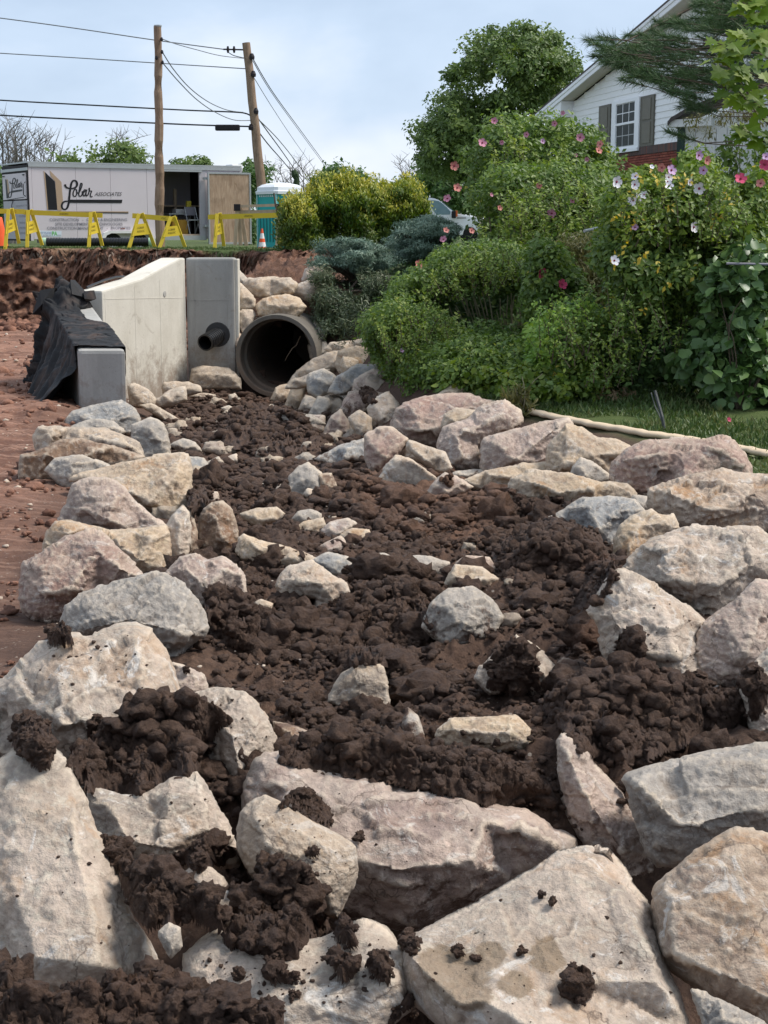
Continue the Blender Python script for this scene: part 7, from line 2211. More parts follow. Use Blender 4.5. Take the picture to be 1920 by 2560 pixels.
# far trees
def tree(label, reg, pts, bx, by, Y, thick, ncl, cr, nl, ls, mat, seed, cat='tree', name='broadleaf_tree', trunk=.25, group=None, limbs=14, flat=.75, up=.5):
    t = plant(name, label, cat, reg, bx, by, Y, group)
    o, C = bush(t, reg, pts, Y, thick, ncl, cr, nl, ls, mat, 'oval', up, seed, flat, name='crown', gap=-.16, tight=.5, lvmix=.4)
    rr = np.random.default_rng(seed)
    b = org(t)
    top = Vector(C.mean(0)); top.z += (C[:, 2].max() - C[:, 2].mean()) * .3
    mid = b.lerp(top, .45)
    MB().tube([b - Vector((0, 0, .3)), b.lerp(mid, .5) + Vector((trunk * .3, 0, 0)), mid, top], [trunk, trunk * .85, trunk * .7, trunk * .2], 10).build('trunk', M_BARK, t)
    tips = [C[i] for i in rr.choice(len(C), min(limbs, len(C)), False)]
    stems(t, mid, tips, trunk * .42, trunk * .06, M_BARK, 'limbs', 5, .08, seed)
    return t
tree('large leafy tree with rounded light topped crown behind the house', 'H',
     '70,600 60,560 50,545 140,530 150,440 200,400 240,270 280,240 300,170 360,125 400,120 480,125 590,92 640,105 680,150 740,160 770,200 800,210 830,290 830,330 720,420 650,500 560,560 470,640 430,760 240,830 120,800 30,700', 300, 900, 60, 6.5, 460, .52, 150, .16, M_OAK, 21, trunk=.28, limbs=40)
tree('dark round tree far behind the toilet, at the foot of the leaning pole', 'Q', '800,60 830,20 930,0 1010,20 1060,10 1180,60 1210,160 1180,230 1060,330 1060,470 980,520 960,400 950,200 880,130 810,120', 1000, 780, 80, 5, 60, .55, 110, .20, M_DGR, 31)
tree('low dark shrub row between toilet and plywood door', 'Q', '970,560 1080,580 1085,870 990,880 975,700', 1030, 890, 72, 2, 40, .5, 80, .16, M_DGR, 32, cat='shrub', name='shrub', trunk=.05)
tree('green treetop showing above the trailer roof near the left pole', 'Z', '990,165 1000,150 1080,150 1110,160 1140,150 1170,135 1200,140 1265,175 1200,200 1010,200', 1100, 600, 85, 3, 26, .5, 90, .2, M_OAK, 33)
tree('spreading dark green tree above the trailer roof on the left', 'X', '205,690 240,650 310,660 360,640 430,628 520,620 580,625 630,660 650,710 500,730 210,730', 430, 900, 75, 5, 90, .7, 90, .2, M_OAK, 34, limbs=26)
tree('rounded dark tree beyond the golden shrub, between the cables', 'T', '570,100 620,70 700,62 770,110 830,130 850,165 800,220 640,220 570,150', 700, 420, 95, 5, 60, .7, 110, .24, M_DGR, 35)
tree('low dark treetop right of the golden shrub peak', 'T', '900,210 950,180 1020,160 1070,190 1060,240 930,240', 990, 420, 92, 3, 30, .6, 90, .24, M_DGR, 36)
tree('dark hedge like tree behind the white truck', 'T', '1080,170 1120,120 1200,100 1300,60 1380,100 1420,300 1350,360 1290,320 1200,240 1110,230', 1250, 560, 70, 4, 90, .7, 110, .2, M_DGR, 37)
tree('dark shrubs behind the left end of the trailer', 'Z', '-60,200 30,190 40,260 20,640 -60,640', -10, 640, 52, 2, 40, .5, 90, .14, M_DGR, 38, cat='shrub', name='shrub', trunk=.05)
def bare(label, reg, bx, by, tips, Y, r0, seed, n2=10):
    t = plant('bare_tree', label, 'tree', reg, bx, by, Y, 'leafless trees on the horizon')
    b = org(t)
    rr = random.Random(seed)
    T3 = [P(*S(reg, x, y), Y + rr.uniform(-1.5, 1.5)) for x, y in tips]
    stems(t, b, T3, r0, r0 * .1, M_BARKG, 'trunk', 8, .05, seed)
    tw = MB()
    for q in T3:
        for k in range(n2):
            u = rr.uniform(.45, .98)
            s = b.lerp(q, u)
            d = Vector((rr.uniform(-1, 1), rr.uniform(-.6, .6), rr.uniform(.3, 1.3))).normalized() * (q - b).length * rr.uniform(.10, .26)
            e = s + d
            tw.tube([s, s + d * .5 + Vector((0, 0, .05)), e], [.028, .018, .008], 3, cap=False)
            for j in range(4):
                s2 = s + d * rr.uniform(.2, .9)
                tw.tube([s2, s2 + Vector((rr.uniform(-1, 1), 0, rr.uniform(.2, 1))).normalized() * d.length * .5], [.014, .005], 3, cap=False)
    tw.build('twigs', M_BARKG, t)
M_BARKG = plain('grey_bark', (.20, .18, .16), .9, .15)
bare('leafless tree at the left frame edge above the trailer', 'X', 40, 900, [(8, 560), (25, 545), (60, 540), (95, 575), (120, 610), (-20, 600), (70, 590)], 78, .14, 3, 16)
bare('second leafless tree beside the left edge one', 'X', 170, 900, [(150, 600), (180, 595), (205, 605), (230, 620), (270, 630), (120, 640)], 82, .09, 4, 12)
bare('leafless twigs poking out of the dark green tree above the trailer', 'X', 500, 900, [(480, 610), (500, 600), (555, 600), (540, 620)], 78, .06, 5, 8)
bare('faint leafless tree between toilet and golden shrub', 'T', 420, 420, [(310, 90), (340, 70), (400, 60), (450, 45), (480, 70), (530, 110)], 98, .10, 6, 12)
bare('leafless branches at the left of the large leafy tree', 'T', 1120, 330, [(995, 60), (1010, 90), (1050, 40), (1075, 60), (1100, 80)], 90, .07, 7, 8)

# golden arborvitae
def arbor(label, reg, pts, low, bx, by, Y, ncl, seed):
    t = plant('arborvitae', label, 'shrub', reg, bx, by, Y, 'golden arborvitae shrubs on the bank')
    bush(t, reg, pts, Y, 2.2, ncl, .19, 150, .085, M_ARB, 'spray', .25, seed, 1.5, vertical=1.0, tipcol=.35, lvmix=.35, tight=.45, shoots=ncl)
    bush(t, reg, low, Y - .1, 1.8, ncl // 2, .22, 120, .085, M_ARBD, 'spray', .25, seed + 1, 1.4, vertical=.8, tipcol=.25, tight=.45)
    b = org(t)
    stems(t, b, [b + Vector((x, 0, 1.3)) for x in (-.5, -.2, .1, .5)], .04, .015, M_BARK, 'trunk', seed=seed)
arbor('right golden arborvitae in front of the white truck', 'T', '830,240 900,190 960,200 1020,180 1080,170 1110,200 1130,250 1160,300 1195,330 1150,370 1040,390 980,430 850,430 820,330', '840,400 1000,390 1010,440 960,520 860,520', 1000, 560, 37.2, 220, 41)
arbor('tallest golden arborvitae in the middle of the group', 'T', '480,260 500,180 530,155 570,160 590,135 620,150 650,180 680,140 705,110 740,150 780,180 820,170 855,160 900,230 900,330 860,420 760,450 640,450 520,400 470,320', '480,380 640,420 860,400 900,480 860,560 700,600 560,590 470,560', 680, 580, 36.4, 300, 42)
arbor('left darker arborvitae beside the teal toilet', 'T', '330,450 350,350 380,265 430,262 480,270 540,330 540,430 420,470', '322,530 316,440 350,390 470,380 580,410 640,500 620,600 500,620 400,600 345,570', 440, 595, 35.6, 150, 43)
# blue spruces
def spruce(label, reg, pts, bx, by, Y, ncl, seed, mat, cr=.30, group=None, nl=240, ls=.085, flat=.42, nm='dwarf_spruce', th=1.6):
    t = plant(nm, label, 'conifer', reg, bx, by, Y, group)
    o, C = bush(t, reg, pts, Y, th, ncl, cr, nl, ls, mat, 'needle', .3, seed, flat, lvmix=.4, tipcol=.35, name='needles', shoots=0)
    b = org(t)
    stems(t, b + Vector((0, 0, .1)), [C[i] for i in range(0, len(C), max(1, len(C) // 26))], .035, .008, M_BARK, 'branches', 4, .08, seed)
    return t
LT_['needle'] = (np.array([(0, .13, 0), (0, -.13, 0), (1, 0, 0)]), np.array([(0, 1, 2)]))
spruce('blue grey dwarf spruce with flat layered boughs, right of two', 'T', '960,540 950,490 990,430 1050,390 1110,370 1180,350 1240,365 1310,400 1340,450 1260,490 1230,540 1190,600 1080,620 990,600', 1130, 660, 27.6, 120, 51, M_SPR, .22, 'blue grey dwarf spruces below the golden shrubs', 420, .055, .34)
spruce('blue grey dwarf spruce leaning over the stones, left of two', 'T', '545,600 555,540 590,480 640,455 700,470 770,470 820,500 900,515 960,560 970,600 930,660 850,650 760,690 700,650 620,650 570,640', 760, 760, 26.8, 120, 52, M_SPR, .22, 'blue grey dwarf spruces below the golden shrubs', 420, .055, .34)
spruce('dark drooping conifer skirt hanging over the pipe stones', 'T', '530,660 600,640 700,650 850,660 940,640 960,720 900,800 880,900 760,980 640,1030 570,1010 530,900 545,800 560,740', 700, 960, 26.2, 170, 53, M_SPRD, .26, None, 330, .06, .7, 'conifer_skirt')

# flowering and other shrubs on the garden bank
shA = plant('rose_of_sharon', 'tall dark rose of sharon with pink flowers in front of the house', 'shrub', 'H', 640, 1100, 27, 'rose of sharon shrubs')
o, CA = bush(shA, 'H', '400,560 440,530 480,515 560,530 610,525 680,530 735,505 790,560 830,560 845,495 858,560 885,590 920,640 960,690 990,760 1040,830 1030,900 960,960 900,1080 700,1110 420,1100 360,1000 325,900 320,800 310,720 350,650 380,640', 27, 3.2, 520, .26, 75, .085, M_SHAR, 'oval', .45, 61)
stems(shA, org(shA), [CA[i] for i in range(0, 520, 14)], .03, .008, M_STEMD, 'stem', seed=1)
shD = plant('rose_of_sharon', 'leafy rose of sharon with pink flowers right of the white truck', 'shrub', 'C', 1000, 620, 24, 'rose of sharon shrubs')
o, CD = bush(shD, 'C', '730,40 800,-70 900,-120 1250,-140 1560,-60 1600,260 1450,320 1250,340 1250,480 1050,520 800,470 600,480 420,500 370,540 440,450 580,400 680,360 820,330 860,270 820,190 740,140', 24, 3, 760, .25, 75, .075, M_SHAR, 'oval', .45, 62, rim=.6, tight=.6)
stems(shD, org(shD), [CD[i] for i in range(0, 620, 20)], .025, .007, M_STEMD, 'stem', seed=2)
br = plant('dry_vine_thicket', 'olive brown vine thicket between the green shrubs', 'vine', 'C', 1420, 900, 20.5)
o, CB = bush(br, 'C', '1240,380 1320,320 1560,310 1620,420 1640,640 1620,860 1500,880 1400,820 1280,760 1250,600', 20.5, 1.2, 260, .20, 70, .075, M_OLV, 'narrow', .2, 63, droop=.8)
stems(br, org(br), [CB[i] for i in range(0, 260, 8)], .010, .004, M_STEM, 'stem', seed=3, bend=.3)
shF = plant('arching_shrub', 'broad small leaved shrub with a fan of bare pale stems', 'shrub', 'C', 800, 1100, 20.5)
o, CF = bush(shF, 'C', '420,520 520,440 660,400 820,380 1000,400 1080,500 1080,640 1060,720 960,680 820,640 700,640 600,700 520,760 440,780 330,820 200,760 150,700 250,620 350,560', 20.8, 1.8, 420, .20, 80, .055, M_SHAR, 'oval', .4, 64)
o2, CF2 = bush(shF, 'C', '20,900 120,760 240,700 420,740 520,840 560,960 640,1040 700,1120 640,1240 360,1240 180,1190 120,1080', 20.0, 2.0, 420, .19, 80, .052, M_SHAR, 'oval', .4, 65)
bush(shF, 'C', '640,980 760,900 900,960 1040,900 1110,960 1100,1060 900,1100 700,1100', 21.0, .6, 80, .15, 60, .05, M_DGR, 'oval', .4, 66)
fb = [PR('C', x, y, 20.6) for x, y in ((700, 1080), (760, 1085), (830, 1095), (920, 1060), (960, 1060), (1000, 1050))]
ft = [[(520, 800), (560, 770), (600, 760), (545, 830)], [(640, 690), (640, 730), (670, 720), (690, 740), (600, 780)], [(720, 720), (745, 700), (700, 650), (790, 620), (760, 640)], [(900, 800), (880, 720), (930, 700), (860, 800)], [(950, 680), (945, 760), (970, 700)], [(990, 700), (1010, 720), (985, 800)]]
for i, (b_, tt_) in enumerate(zip(fb, ft)):
    stems(shF, b_, [PR('C', x, y, 20.2) for x, y in tt_] , .016, .007, M_STEM, 'bare_stem', 6, .04, 10 + i)
shC = plant('rose_of_sharon', 'slim rose of sharon with two deep pink blooms beside the pale stems', 'shrub', 'C', 1180, 1000, 18.8, 'rose of sharon shrubs')
o, CC = bush(shC, 'C', '1060,560 1080,420 1150,330 1260,420 1330,560 1420,680 1420,800 1300,880 1180,900 1080,860 1040,740', 18.8, 1.4, 320, .17, 70, .07, M_SHAR, 'oval', .45, 67)
stems(shC, org(shC), [CC[i] for i in range(0, 260, 12)], .014, .005, M_STEMD, 'stem', seed=5)
shY = plant('leafy_shrub', 'bright yellow green shrub low in front of the pale stems', 'shrub', 'C', 1300, 1150, 17.6)
o, CY = bush(shY, 'C', '1100,880 1180,850 1260,800 1360,770 1440,790 1510,860 1540,980 1500,1080 1420,1140 1300,1180 1150,1220 1060,1160 1080,1020', 17.0, 1.2, 330, .16, 75, .062, M_YG, 'oval', .5, 68, sizevar=.5)
stems(shY, org(shY), [CY[i] for i in range(0, 330, 16)], .012, .004, M_STEM, 'stem', seed=6)
shB = plant('rose_of_sharon', 'large bright rose of sharon with white flowers and yellow leaves before the shed', 'shrub', 'W', 700, 1500, 17, 'rose of sharon shrubs')
o, CBb = bush(shB, 'W', '120,1000 200,930 300,880 420,800 520,780 640,790 760,830 860,740 900,660 1000,600 1100,660 1180,800 1250,930 1380,1000 1450,900 1500,780 1659,740 1700,1100 1700,1560 1400,1620 900,1660 500,1700 100,1640 60,1400 180,1280 110,1140', 17, 2.2, 640, .17, 80, .068, M_SHARB, 'oval', .5, 69, lvmix=.7)
o, CBc = bush(shB, 'E', '120,200 300,120 600,100 1100,100 1659,60 1750,300 1659,420 1300,560 1100,700 900,820 640,860 420,760 300,520 200,360', 16.6, 1.8, 420, .17, 75, .068, M_SHAR, 'oval', .45, 70, lvmix=.8)
stems(shB, org(shB), [CBb[i] for i in range(0, 640, 16)], .016, .005, M_STEMD, 'stem', seed=7)
vn = plant('broad_leaved_vine', 'dark vine with broad heart shaped leaves covering the bank at the right edge', 'vine', 'E', 1400, 1600, 15.3)
o, CV = bush(vn, 'E', '1150,320 1300,280 1450,200 1700,240 1760,900 1760,1650 1550,1640 1300,1560 1150,1480 1000,1380 860,1400 780,1280 900,1150 1050,980 1150,760 1100,600', 15.6, .9, 300, .17, 24, .10, M_VINE, 'heart', .55, 71, sizevar=.5)
stems(vn, org(vn), [CV[i] for i in range(0, 300, 12)], .010, .004, M_STEMD, 'stem', seed=8, bend=.25)
vn2 = plant('ivy_bank', 'tangled ivy and bramble low on the bank behind the grass', 'vine', 'E', 500, 1400, 16.6)
o, CI = bush(vn2, 'E', '-60,700 200,760 420,700 640,780 900,820 1100,760 1100,1100 900,1500 800,1560 500,1520 200,1480 -100,1500 -300,1560 -420,1500 -300,1250 -100,1100', 16.7, 1.0, 420, .17, 70, .06, M_DGR, 'oval', .5, 72, sizevar=.6)
bush(vn2, 'E', '-60,700 200,760 420,700 560,900 500,1200 300,1400 -100,1400', 16.2, .6, 120, .15, 50, .05, M_SHARB, 'oval', .5, 73)
stems(vn2, org(vn2), [CI[i] for i in range(0, 420, 14)], .008, .003, M_STEM, 'stem', seed=9, bend=.3)
gc_ = plant('ground_ivy', 'low green groundcover between the boulders and the shrubs', 'groundcover', 'C', 900, 1230, 18)
gc_['kind'] = 'stuff'
bush(gc_, 'C', '660,1120 800,1080 1000,1080 1120,1120 1140,1200 1400,1180 1560,1200 1560,1320 1200,1330 900,1290 700,1290 620,1220', 18.2, 1.2, 160, .16, 60, .055, M_SHARB, 'oval', .6, 74)
dg = plant('dry_grass_patch', 'dried brown weeds lying at the foot of the shrubs above the tan edging', 'weeds', 'E', 250, 1640, 15.8)
bush(dg, 'E', '40,1620 160,1520 300,1460 480,1500 560,1580 400,1640 200,1680 60,1690', 15.9, .4, 50, .13, 60, .09, leaf_mat('dry_weeds', [(0, (.10, .065, .035)), (.5, (.22, .15, .08)), (1, (.34, .25, .14))]), 'narrow', .3, 75)
dg2 = plant('dry_weed', 'dry upright weed stalks behind the tan rock at the far end of the tan edging', 'weeds', 'M1', 815, 740, 15.4)
bush(dg2, 'M1', '760,700 800,640 850,650 860,740 800,760', 15.5, .3, 16, .10, 40, .09, M_OLV, 'narrow', .3, 76, vertical=1)
stems(dg2, org(dg2), [PR('M1', x, y, 15.4) for x, y in ((800, 640), (812, 625), (830, 650), (822, 600), (840, 680), (893, 590))], .006, .003, M_STEM, 'stem', seed=12)
dk = plant('weed_clump', 'brown and green weeds at the right rim of the heap of stones', 'weeds', 'C', 760, 1200, 19.3)
bush(dk, 'C', '660,1040 800,1080 840,1200 760,1260 660,1250 640,1120', 19.4, .4, 30, .14, 60, .07, M_OLV, 'narrow', .3, 77)

# vine on the shed
sv = plant('climbing_vine', 'withered climbing vine hanging down the white shed wall', 'vine', 'W', 1400, 1100, 21.0)
o, Cs = bush(sv, 'W', '860,260 1000,180 1200,150 1659,180 1720,300 1659,330 1450,330 1300,420 1180,360 1100,520 1060,500 980,380 900,420', 21.2, .5, 55, .10, 14, .07, M_OLV, 'narrow', .2, 81, droop=1.0)
bush(sv, 'W', '1150,560 1300,420 1420,380 1440,700 1400,1000 1300,940 1230,1000 1180,900 1270,760 1180,760', 21.2, .3, 30, .12, 14, .075, M_SHAR, 'oval', .2, 82, droop=.6)
bush(sv, 'W', '1450,560 1560,400 1700,420 1700,760 1560,820 1440,820', 20.5, .5, 12, .12, 16, .07, M_SHAR, 'oval', .2, 83)
stems(sv, org(sv), [PR('W', x, y, 21.3) for x, y in ((1360, 420), (1380, 400), (1400, 430), (1280, 480), (1330, 520), (1450, 380), (1560, 420), (1385, 500))], .014, .006, M_STEM, 'stem', 6, .06, 14)

# pine branches from the right
pn = thing('pine_tree', 'long needled dark pine branches reaching in from the upper right', 'tree', Vector((7.2, 21, zg(7.2, 21))))
MB().tube([org(pn), org(pn) + Vector((0, 0, 4)), org(pn) + Vector((-.1, 0, 8.5))], [.22, .19, .12], 12).build('trunk', M_BARK, pn)
def pine():
    r = np.random.default_rng(91)
    rr = random.Random(91)
    hub = org(pn) + Vector((-.1, 0, 5.2))
    outline = '905,190 960,215 1020,160 1090,130 1140,90 1180,110 1230,60 1260,0 1300,-60 1720,-60 1720,330 1500,350 1400,390 1330,430 1280,475 1240,440 1190,410 1130,385 1060,355 980,345 940,300 900,270 870,240'
    poly, q, ed = poly_samples('H', outline, 230, r)
    ext = [(835, 180), (850, 190), (870, 200), (900, 165), (925, 175), (1150, 95), (1175, 105), (1215, 600), (1195, 590), (1290, 470), (1300, 490), (1255, 480), (1000, 360), (1010, 350), (880, 250), (860, 255)]
    q = np.vstack([q, [S('H', *e) for e in ext]])
    tips = [P(a, b, 18.6 + rr.uniform(-.9, 1.3)) for a, b in q]
    mb = MB()
    Pp, A, Sz, LV = [], [], [], []
    for i, t_ in enumerate(tips):
        d0 = Vector((-1, rr.uniform(-.25, .25), rr.uniform(-.05, .45))).normalized()
        ln = rr.uniform(.25, .55)
        s = t_ - d0 * ln
        if i < len(tips) - len(ext) and i % 3 == 0 or i >= len(tips) - len(ext):
            far_ = s + Vector((rr.uniform(.5, 1.2), rr.uniform(-.1, .3), rr.uniform(-.25, .1)))
            mb.tube([far_, s, t_], [.008, .006, .003], 4, cap=False)
        else: mb.tube([s, t_], [.007, .004], 3, cap=False)
        n = 190
        u = r.uniform(.15, 1, n) ** .8
        base = np.array(s)[None] + np.array(t_ - s)[None] * u[:, None]
        ax_ = r.normal(0, .55, (n, 3)) + np.array(d0)
        Pp.append(base); A.append(ax_); Sz.append(r.uniform(.09, .15, n)); LV.append(np.clip(r.uniform(0, 1, n) * .5 + rr.uniform(0, .5), 0, 1))
    for k in range(9):
        t_ = tips[k * 23]
        mb.tube([hub + Vector((0, 0, rr.uniform(-2.2, 1.2))), hub.lerp(t_, .6) + Vector((0, 0, .2)), t_], [.03, .018, .008], 6, cap=False)
    mb.build('branches', M_BARK, pn)
    Pp, A, Sz, LV = np.vstack(Pp), np.vstack(A), np.concatenate(Sz), np.concatenate(LV)
    LT_['pneedle'] = (np.array([(0, .028, 0), (0, -.028, 0), (1, 0, 0)]), np.array([(0, 1, 2)]))
    V, F, kk = leaves(Pp, r.normal(0, 1, Pp.shape) + np.array([0, -.6, .2]), A, Sz, 'pneedle')
    link('needles', mesh_np('needles', V - np.array(org(pn)), F, {'lv': np.repeat(LV, kk)}), M_PINE, pn)
pine()

# maple twigs at the right edge, each leaf a part
mp = thing('maple_tree', 'bright green maple twigs with lobed leaves at the upper right edge', 'tree', Vector((3.6, 11.2, zg(3.6, 11.2))))
def maple():
    r = random.Random(5)
    half = [(0, 0), (.10, .16), (-.02, .42), (.22, .36), (.30, .62), (.44, .46), (.52, .24), (.72, .30), (.74, .12), (1.0, 0)]
    pts = [(x, y) for x, y in half] + [(x, -y) for x, y in half[-2:0:-1]]
    vs = [(x, y, .10 * abs(y) - .12 * x * x) for x, y in pts] + [(.35, 0, -.02)]
    n = len(pts)
    me = bpy.data.meshes.new('leaf')
    me.from_pydata(vs, [], [(i, (i + 1) % n, n) for i in range(n)])
    at = me.attributes.new('lv', 'FLOAT', 'POINT')
    meshes = []
    for k in range(4):
        m = me.copy()
        m.attributes['lv'].data.foreach_set('value', [.15 + .25 * k] * (n + 1))
        m.materials.append(M_MAP)
        meshes.append(m)
    o0 = org(mp)
    tw = MB()
    base = o0 + Vector((0, 0, 1.2))
    twigs = [((1700, 560), (1600, 460), (1480, 300), (1430, 180)), ((1700, 600), (1600, 500), (1520, 400), (1430, 390)), ((1720, 300), (1620, 240), (1500, 220), (1420, 190)),
             ((1720, 120), (1640, 90), (1580, 40), (1545, 10)), ((1720, 700), (1640, 640), (1580, 600), (1520, 560)), ((1720, 420), (1650, 360), (1560, 320), (1480, 310)), ((1720, 200), (1660, 170), (1600, 150), (1545, 150)), ((1720, 480), (1640, 470), (1560, 440), (1460, 440)), ((1720, 20), (1660, -10), (1620, -30), (1580, -40))]
    cnt = 0
    for tg in twigs:
        Yt = 11 + r.uniform(-.3, .4)
        p3 = [P(*S('H', x, y), Yt) for x, y in tg]
        tw.tube([base + Vector((.3, 0, .8))] + p3, [.012, .008, .006, .004, .003], 5, cap=False)
        for i in range(3):
            for j in range(6 if i else 3):
                u = r.uniform(0, 1)
                p = p3[i].lerp(p3[i + 1], u)
                d = Vector((r.uniform(-1, .8), r.uniform(-.5, .3), r.uniform(-.35, .35)))
                q = p + d * .09
                tw.tube([p, q], [.002, .0015], 3, cap=False)
                o = link('leaf', meshes[r.randrange(4)], None, mp, q - o0)
                sc = r.uniform(.09, .15)
                nrm = Vector((r.uniform(-.5, .5), r.uniform(-.9, -.1), r.uniform(.35, 1))).normalized()
                axd = Vector((r.uniform(-1, .6), r.uniform(-.6, .2), r.uniform(-.6, .1)))
                axd = (axd - nrm * axd.dot(nrm)).normalized()
                b = nrm.cross(axd)
                M = Matrix(((axd.x, b.x, nrm.x), (axd.y, b.y, nrm.y), (axd.z, b.z, nrm.z)))
                o.rotation_euler = M.to_euler()
                o.scale = (sc, sc, sc)
                cnt += 1
    MB().tube([o0, o0 + Vector((.1, 0, .6)), base + Vector((.3, 0, .8)), base + Vector((.5, 0, 2.5))], [.05, .045, .035, .02], 8).build('trunk', M_BARK, mp)
    tw.build('twigs', M_STEMD, mp)
    cn = 0
maple()

# leafy cover over the whole garden bank
def bank_cover():
    r = np.random.default_rng(44)
    n = 17000
    y = r.uniform(15.5, 31, n)
    x = xr(np.minimum(y, 26)) + 1.0 + r.uniform(0, 1, n) * (y * .30 + .5)
    sx = np.interp(y, [15.5, 16.4, 20, 24, 31], [1.6, 1.2, .35, -.3, -.6])
    k = (x > sx + .15) & ((y > 17.2) | (x < 1.2) | (r.uniform(0, 1, n) < .25))
    x, y = x[k], y[k]
    n = len(x)
    z = zground(x, y) + r.uniform(.0, .22, n)
    Pp = np.stack([x, y, z], 1)
    V, F, kk = leaves(Pp, r.normal(0, .5, (n, 3)) + np.array([0, -.5, .8]), r.normal(0, 1, (n, 3)), r.uniform(.06, .12, n), 'oval')
    o = link('ground_cover', mesh_np('ground_cover', V, F, {'lv': np.repeat(r.uniform(0, 1, n), kk)}), M_DGR)
    tag(o, 'dark leafy ground cover spread over the garden bank', kind='stuff')
bank_cover()
fil = plant('undergrowth', 'dense dark undergrowth behind the fan of pale stems', 'shrub', 'C', 850, 1000, 22)
bush(fil, 'C', '420,700 600,620 900,600 1120,640 1150,900 1140,1120 900,1130 640,1120 520,980 420,860', 22, .8, 260, .19, 75, .06, M_DGR, 'oval', .4, 78)

fil2 = plant('weed_bank', 'green weeds on the slope just above the heap of stones', 'weeds', 'D', 900, 830, 20.5)
bush(fil2, 'D', '800,680 860,670 900,700 960,790 1010,850 960,862 880,830 840,800 825,760 790,730', 21.0, 1.0, 200, .17, 75, .055, M_SHAR, 'oval', .4, 79)
bush(fil2, 'D', '680,640 780,640 840,700 780,740 700,740', 22.5, .8, 60, .17, 70, .06, M_SPRD, 'narrow', .3, 80)
bush(fil2, 'D', '980,800 1060,780 1140,840 1130,880 1060,880 1000,860', 18.6, .6, 90, .14, 60, .05, M_SHARB, 'oval', .4, 84)

fil3 = plant('bramble_bank', 'leafy brambles covering the slope between the arching shrub and the boulders', 'shrub', 'C', 600, 1250, 19.2)
cover(fil3, 'C', '60,1080 260,1020 450,1000 700,1060 900,1050 1120,1060 1240,1180 1300,1250 1100,1290 900,1300 700,1310 520,1330 330,1330 220,1260 120,1180', 420, .17, 66, .052, M_SHAR, 'oval', .35, 85)
cover(fil3, 'D', '800,700 900,680 1000,760 1120,800 1260,800 1320,860 1240,880 1120,890 1040,850 960,862 900,830 850,800', 330, .17, 60, .055, M_SHARB, 'heart', .25, 86)

def wisps(parent, reg, pts, n, Y, hgt, lsize, mat, seed):
    r = np.random.default_rng(seed)
    poly, q, ed = poly_samples(reg, pts, n, r)
    Pp, A, N, LV = [], [], [], []
    mb = MB()
    for (u, v) in q:
        b = P(u, v, Y + r.uniform(-.8, .8))
        h = hgt * r.uniform(.5, 1.2)
        d = Vector((r.normal(0, .28), r.normal(-.1, .2), 1)).normalized()
        bend = Vector((r.normal(0, .25), r.normal(0, .2), -.15)) * h
        pts3 = [b + d * h * t + bend * t * t for t in (0, .35, .7, 1)]
        mb.tube(pts3, [.006, .005, .003, .002], 3, cap=False)
        m = 30
        t = r.uniform(.08, 1, m)
        base = np.array([np.array(b + d * h * x + bend * x * x) for x in t])
        Pp.append(base + r.normal(0, .018, (m, 3))); A.append(r.normal(0, 1, (m, 3)) + np.array([0, 0, .3])); N.append(r.normal(0, .5, (m, 3)) + np.array([0, -.4, .8]))
        LV.append(np.clip(r.uniform(.2, .9) + r.normal(0, .15, m), 0, .92))
    mb.build('shoot_stems', M_STEMD, parent)
    Pp, A, N, LV = np.vstack(Pp), np.vstack(A), np.vstack(N), np.concatenate(LV)
    V, F, kk = leaves(Pp, N, A, lsize * r.uniform(.6, 1.2, len(Pp)), 'oval')
    link('shoots', mesh_np('shoots', V - np.array(org(parent)), F, {'lv': np.repeat(LV, kk)}), mat, parent)
wisps(shF, 'C', '440,640 560,570 760,520 1000,500 1060,600 900,700 600,740 400,780', 120, 19.8, .36, .055, M_SHARB, 101)
wisps(shF, 'C', '80,1000 300,860 520,900 620,1050 400,1180 160,1150', 110, 19.0, .36, .05, M_SHARB, 102)
wisps(shA, 'H', '400,760 480,680 760,680 860,820 860,920 700,980 400,960', 60, 25.2, .6, .08, M_SHARB, 103)
wisps(shD, 'C', '960,240 1040,120 1500,160 1540,320 1200,430 900,460 700,520', 120, 22.3, .5, .072, M_SHARB, 104)
wisps(shY, 'C', '1120,960 1300,860 1480,900 1480,1080 1250,1180 1100,1120', 80, 16.5, .45, .055, M_YG, 105)
wisps(shB, 'W', '250,1180 600,1080 1100,1000 1450,1200 1500,1450 900,1550 300,1500', 90, 15.9, .38, .062, M_SHARB, 106)
wisps(vn2, 'E', '-200,1000 400,820 900,900 900,1300 200,1450 -250,1400', 100, 16.0, .5, .055, M_SHAR, 107)

# flowers
def flower_mesh(name, mp_, mc, full=False):
    mb_v, mb_f = [], []
    k = 5
    for i in range(k):
        a = 2 * math.pi * i / k
        c, s = math.cos(a), math.sin(a)
        loc = [(.06, 0, 0), (.5, .42, .10), (.92, .40, .26), (1.05, 0, .22), (.92, -.40, .26), (.5, -.42, .10)]
        b = len(mb_v)
        mb_v += [(x * c - y * s, x * s + y * c, z + .01 * i) for x, y, z in loc]
        mb_f.append(tuple(b + j for j in range(6)))
    np_ = len(mb_f)
    b = len(mb_v)
    for i in range(8):
        a = 2 * math.pi * i / 8
        mb_v.append((.22 * math.cos(a), .22 * math.sin(a), .09))
    mb_v.append((0, 0, .35))
    for i in range(8): mb_f.append((b + i, b + (i + 1) % 8, b + 8))
    me = bpy.data.meshes.new(name)
    me.from_pydata(mb_v, [], mb_f)
    me.materials.append(mp_); me.materials.append(mc)
    for i, p in enumerate(me.polygons): p.material_index = 0 if i < np_ else 1
    return me
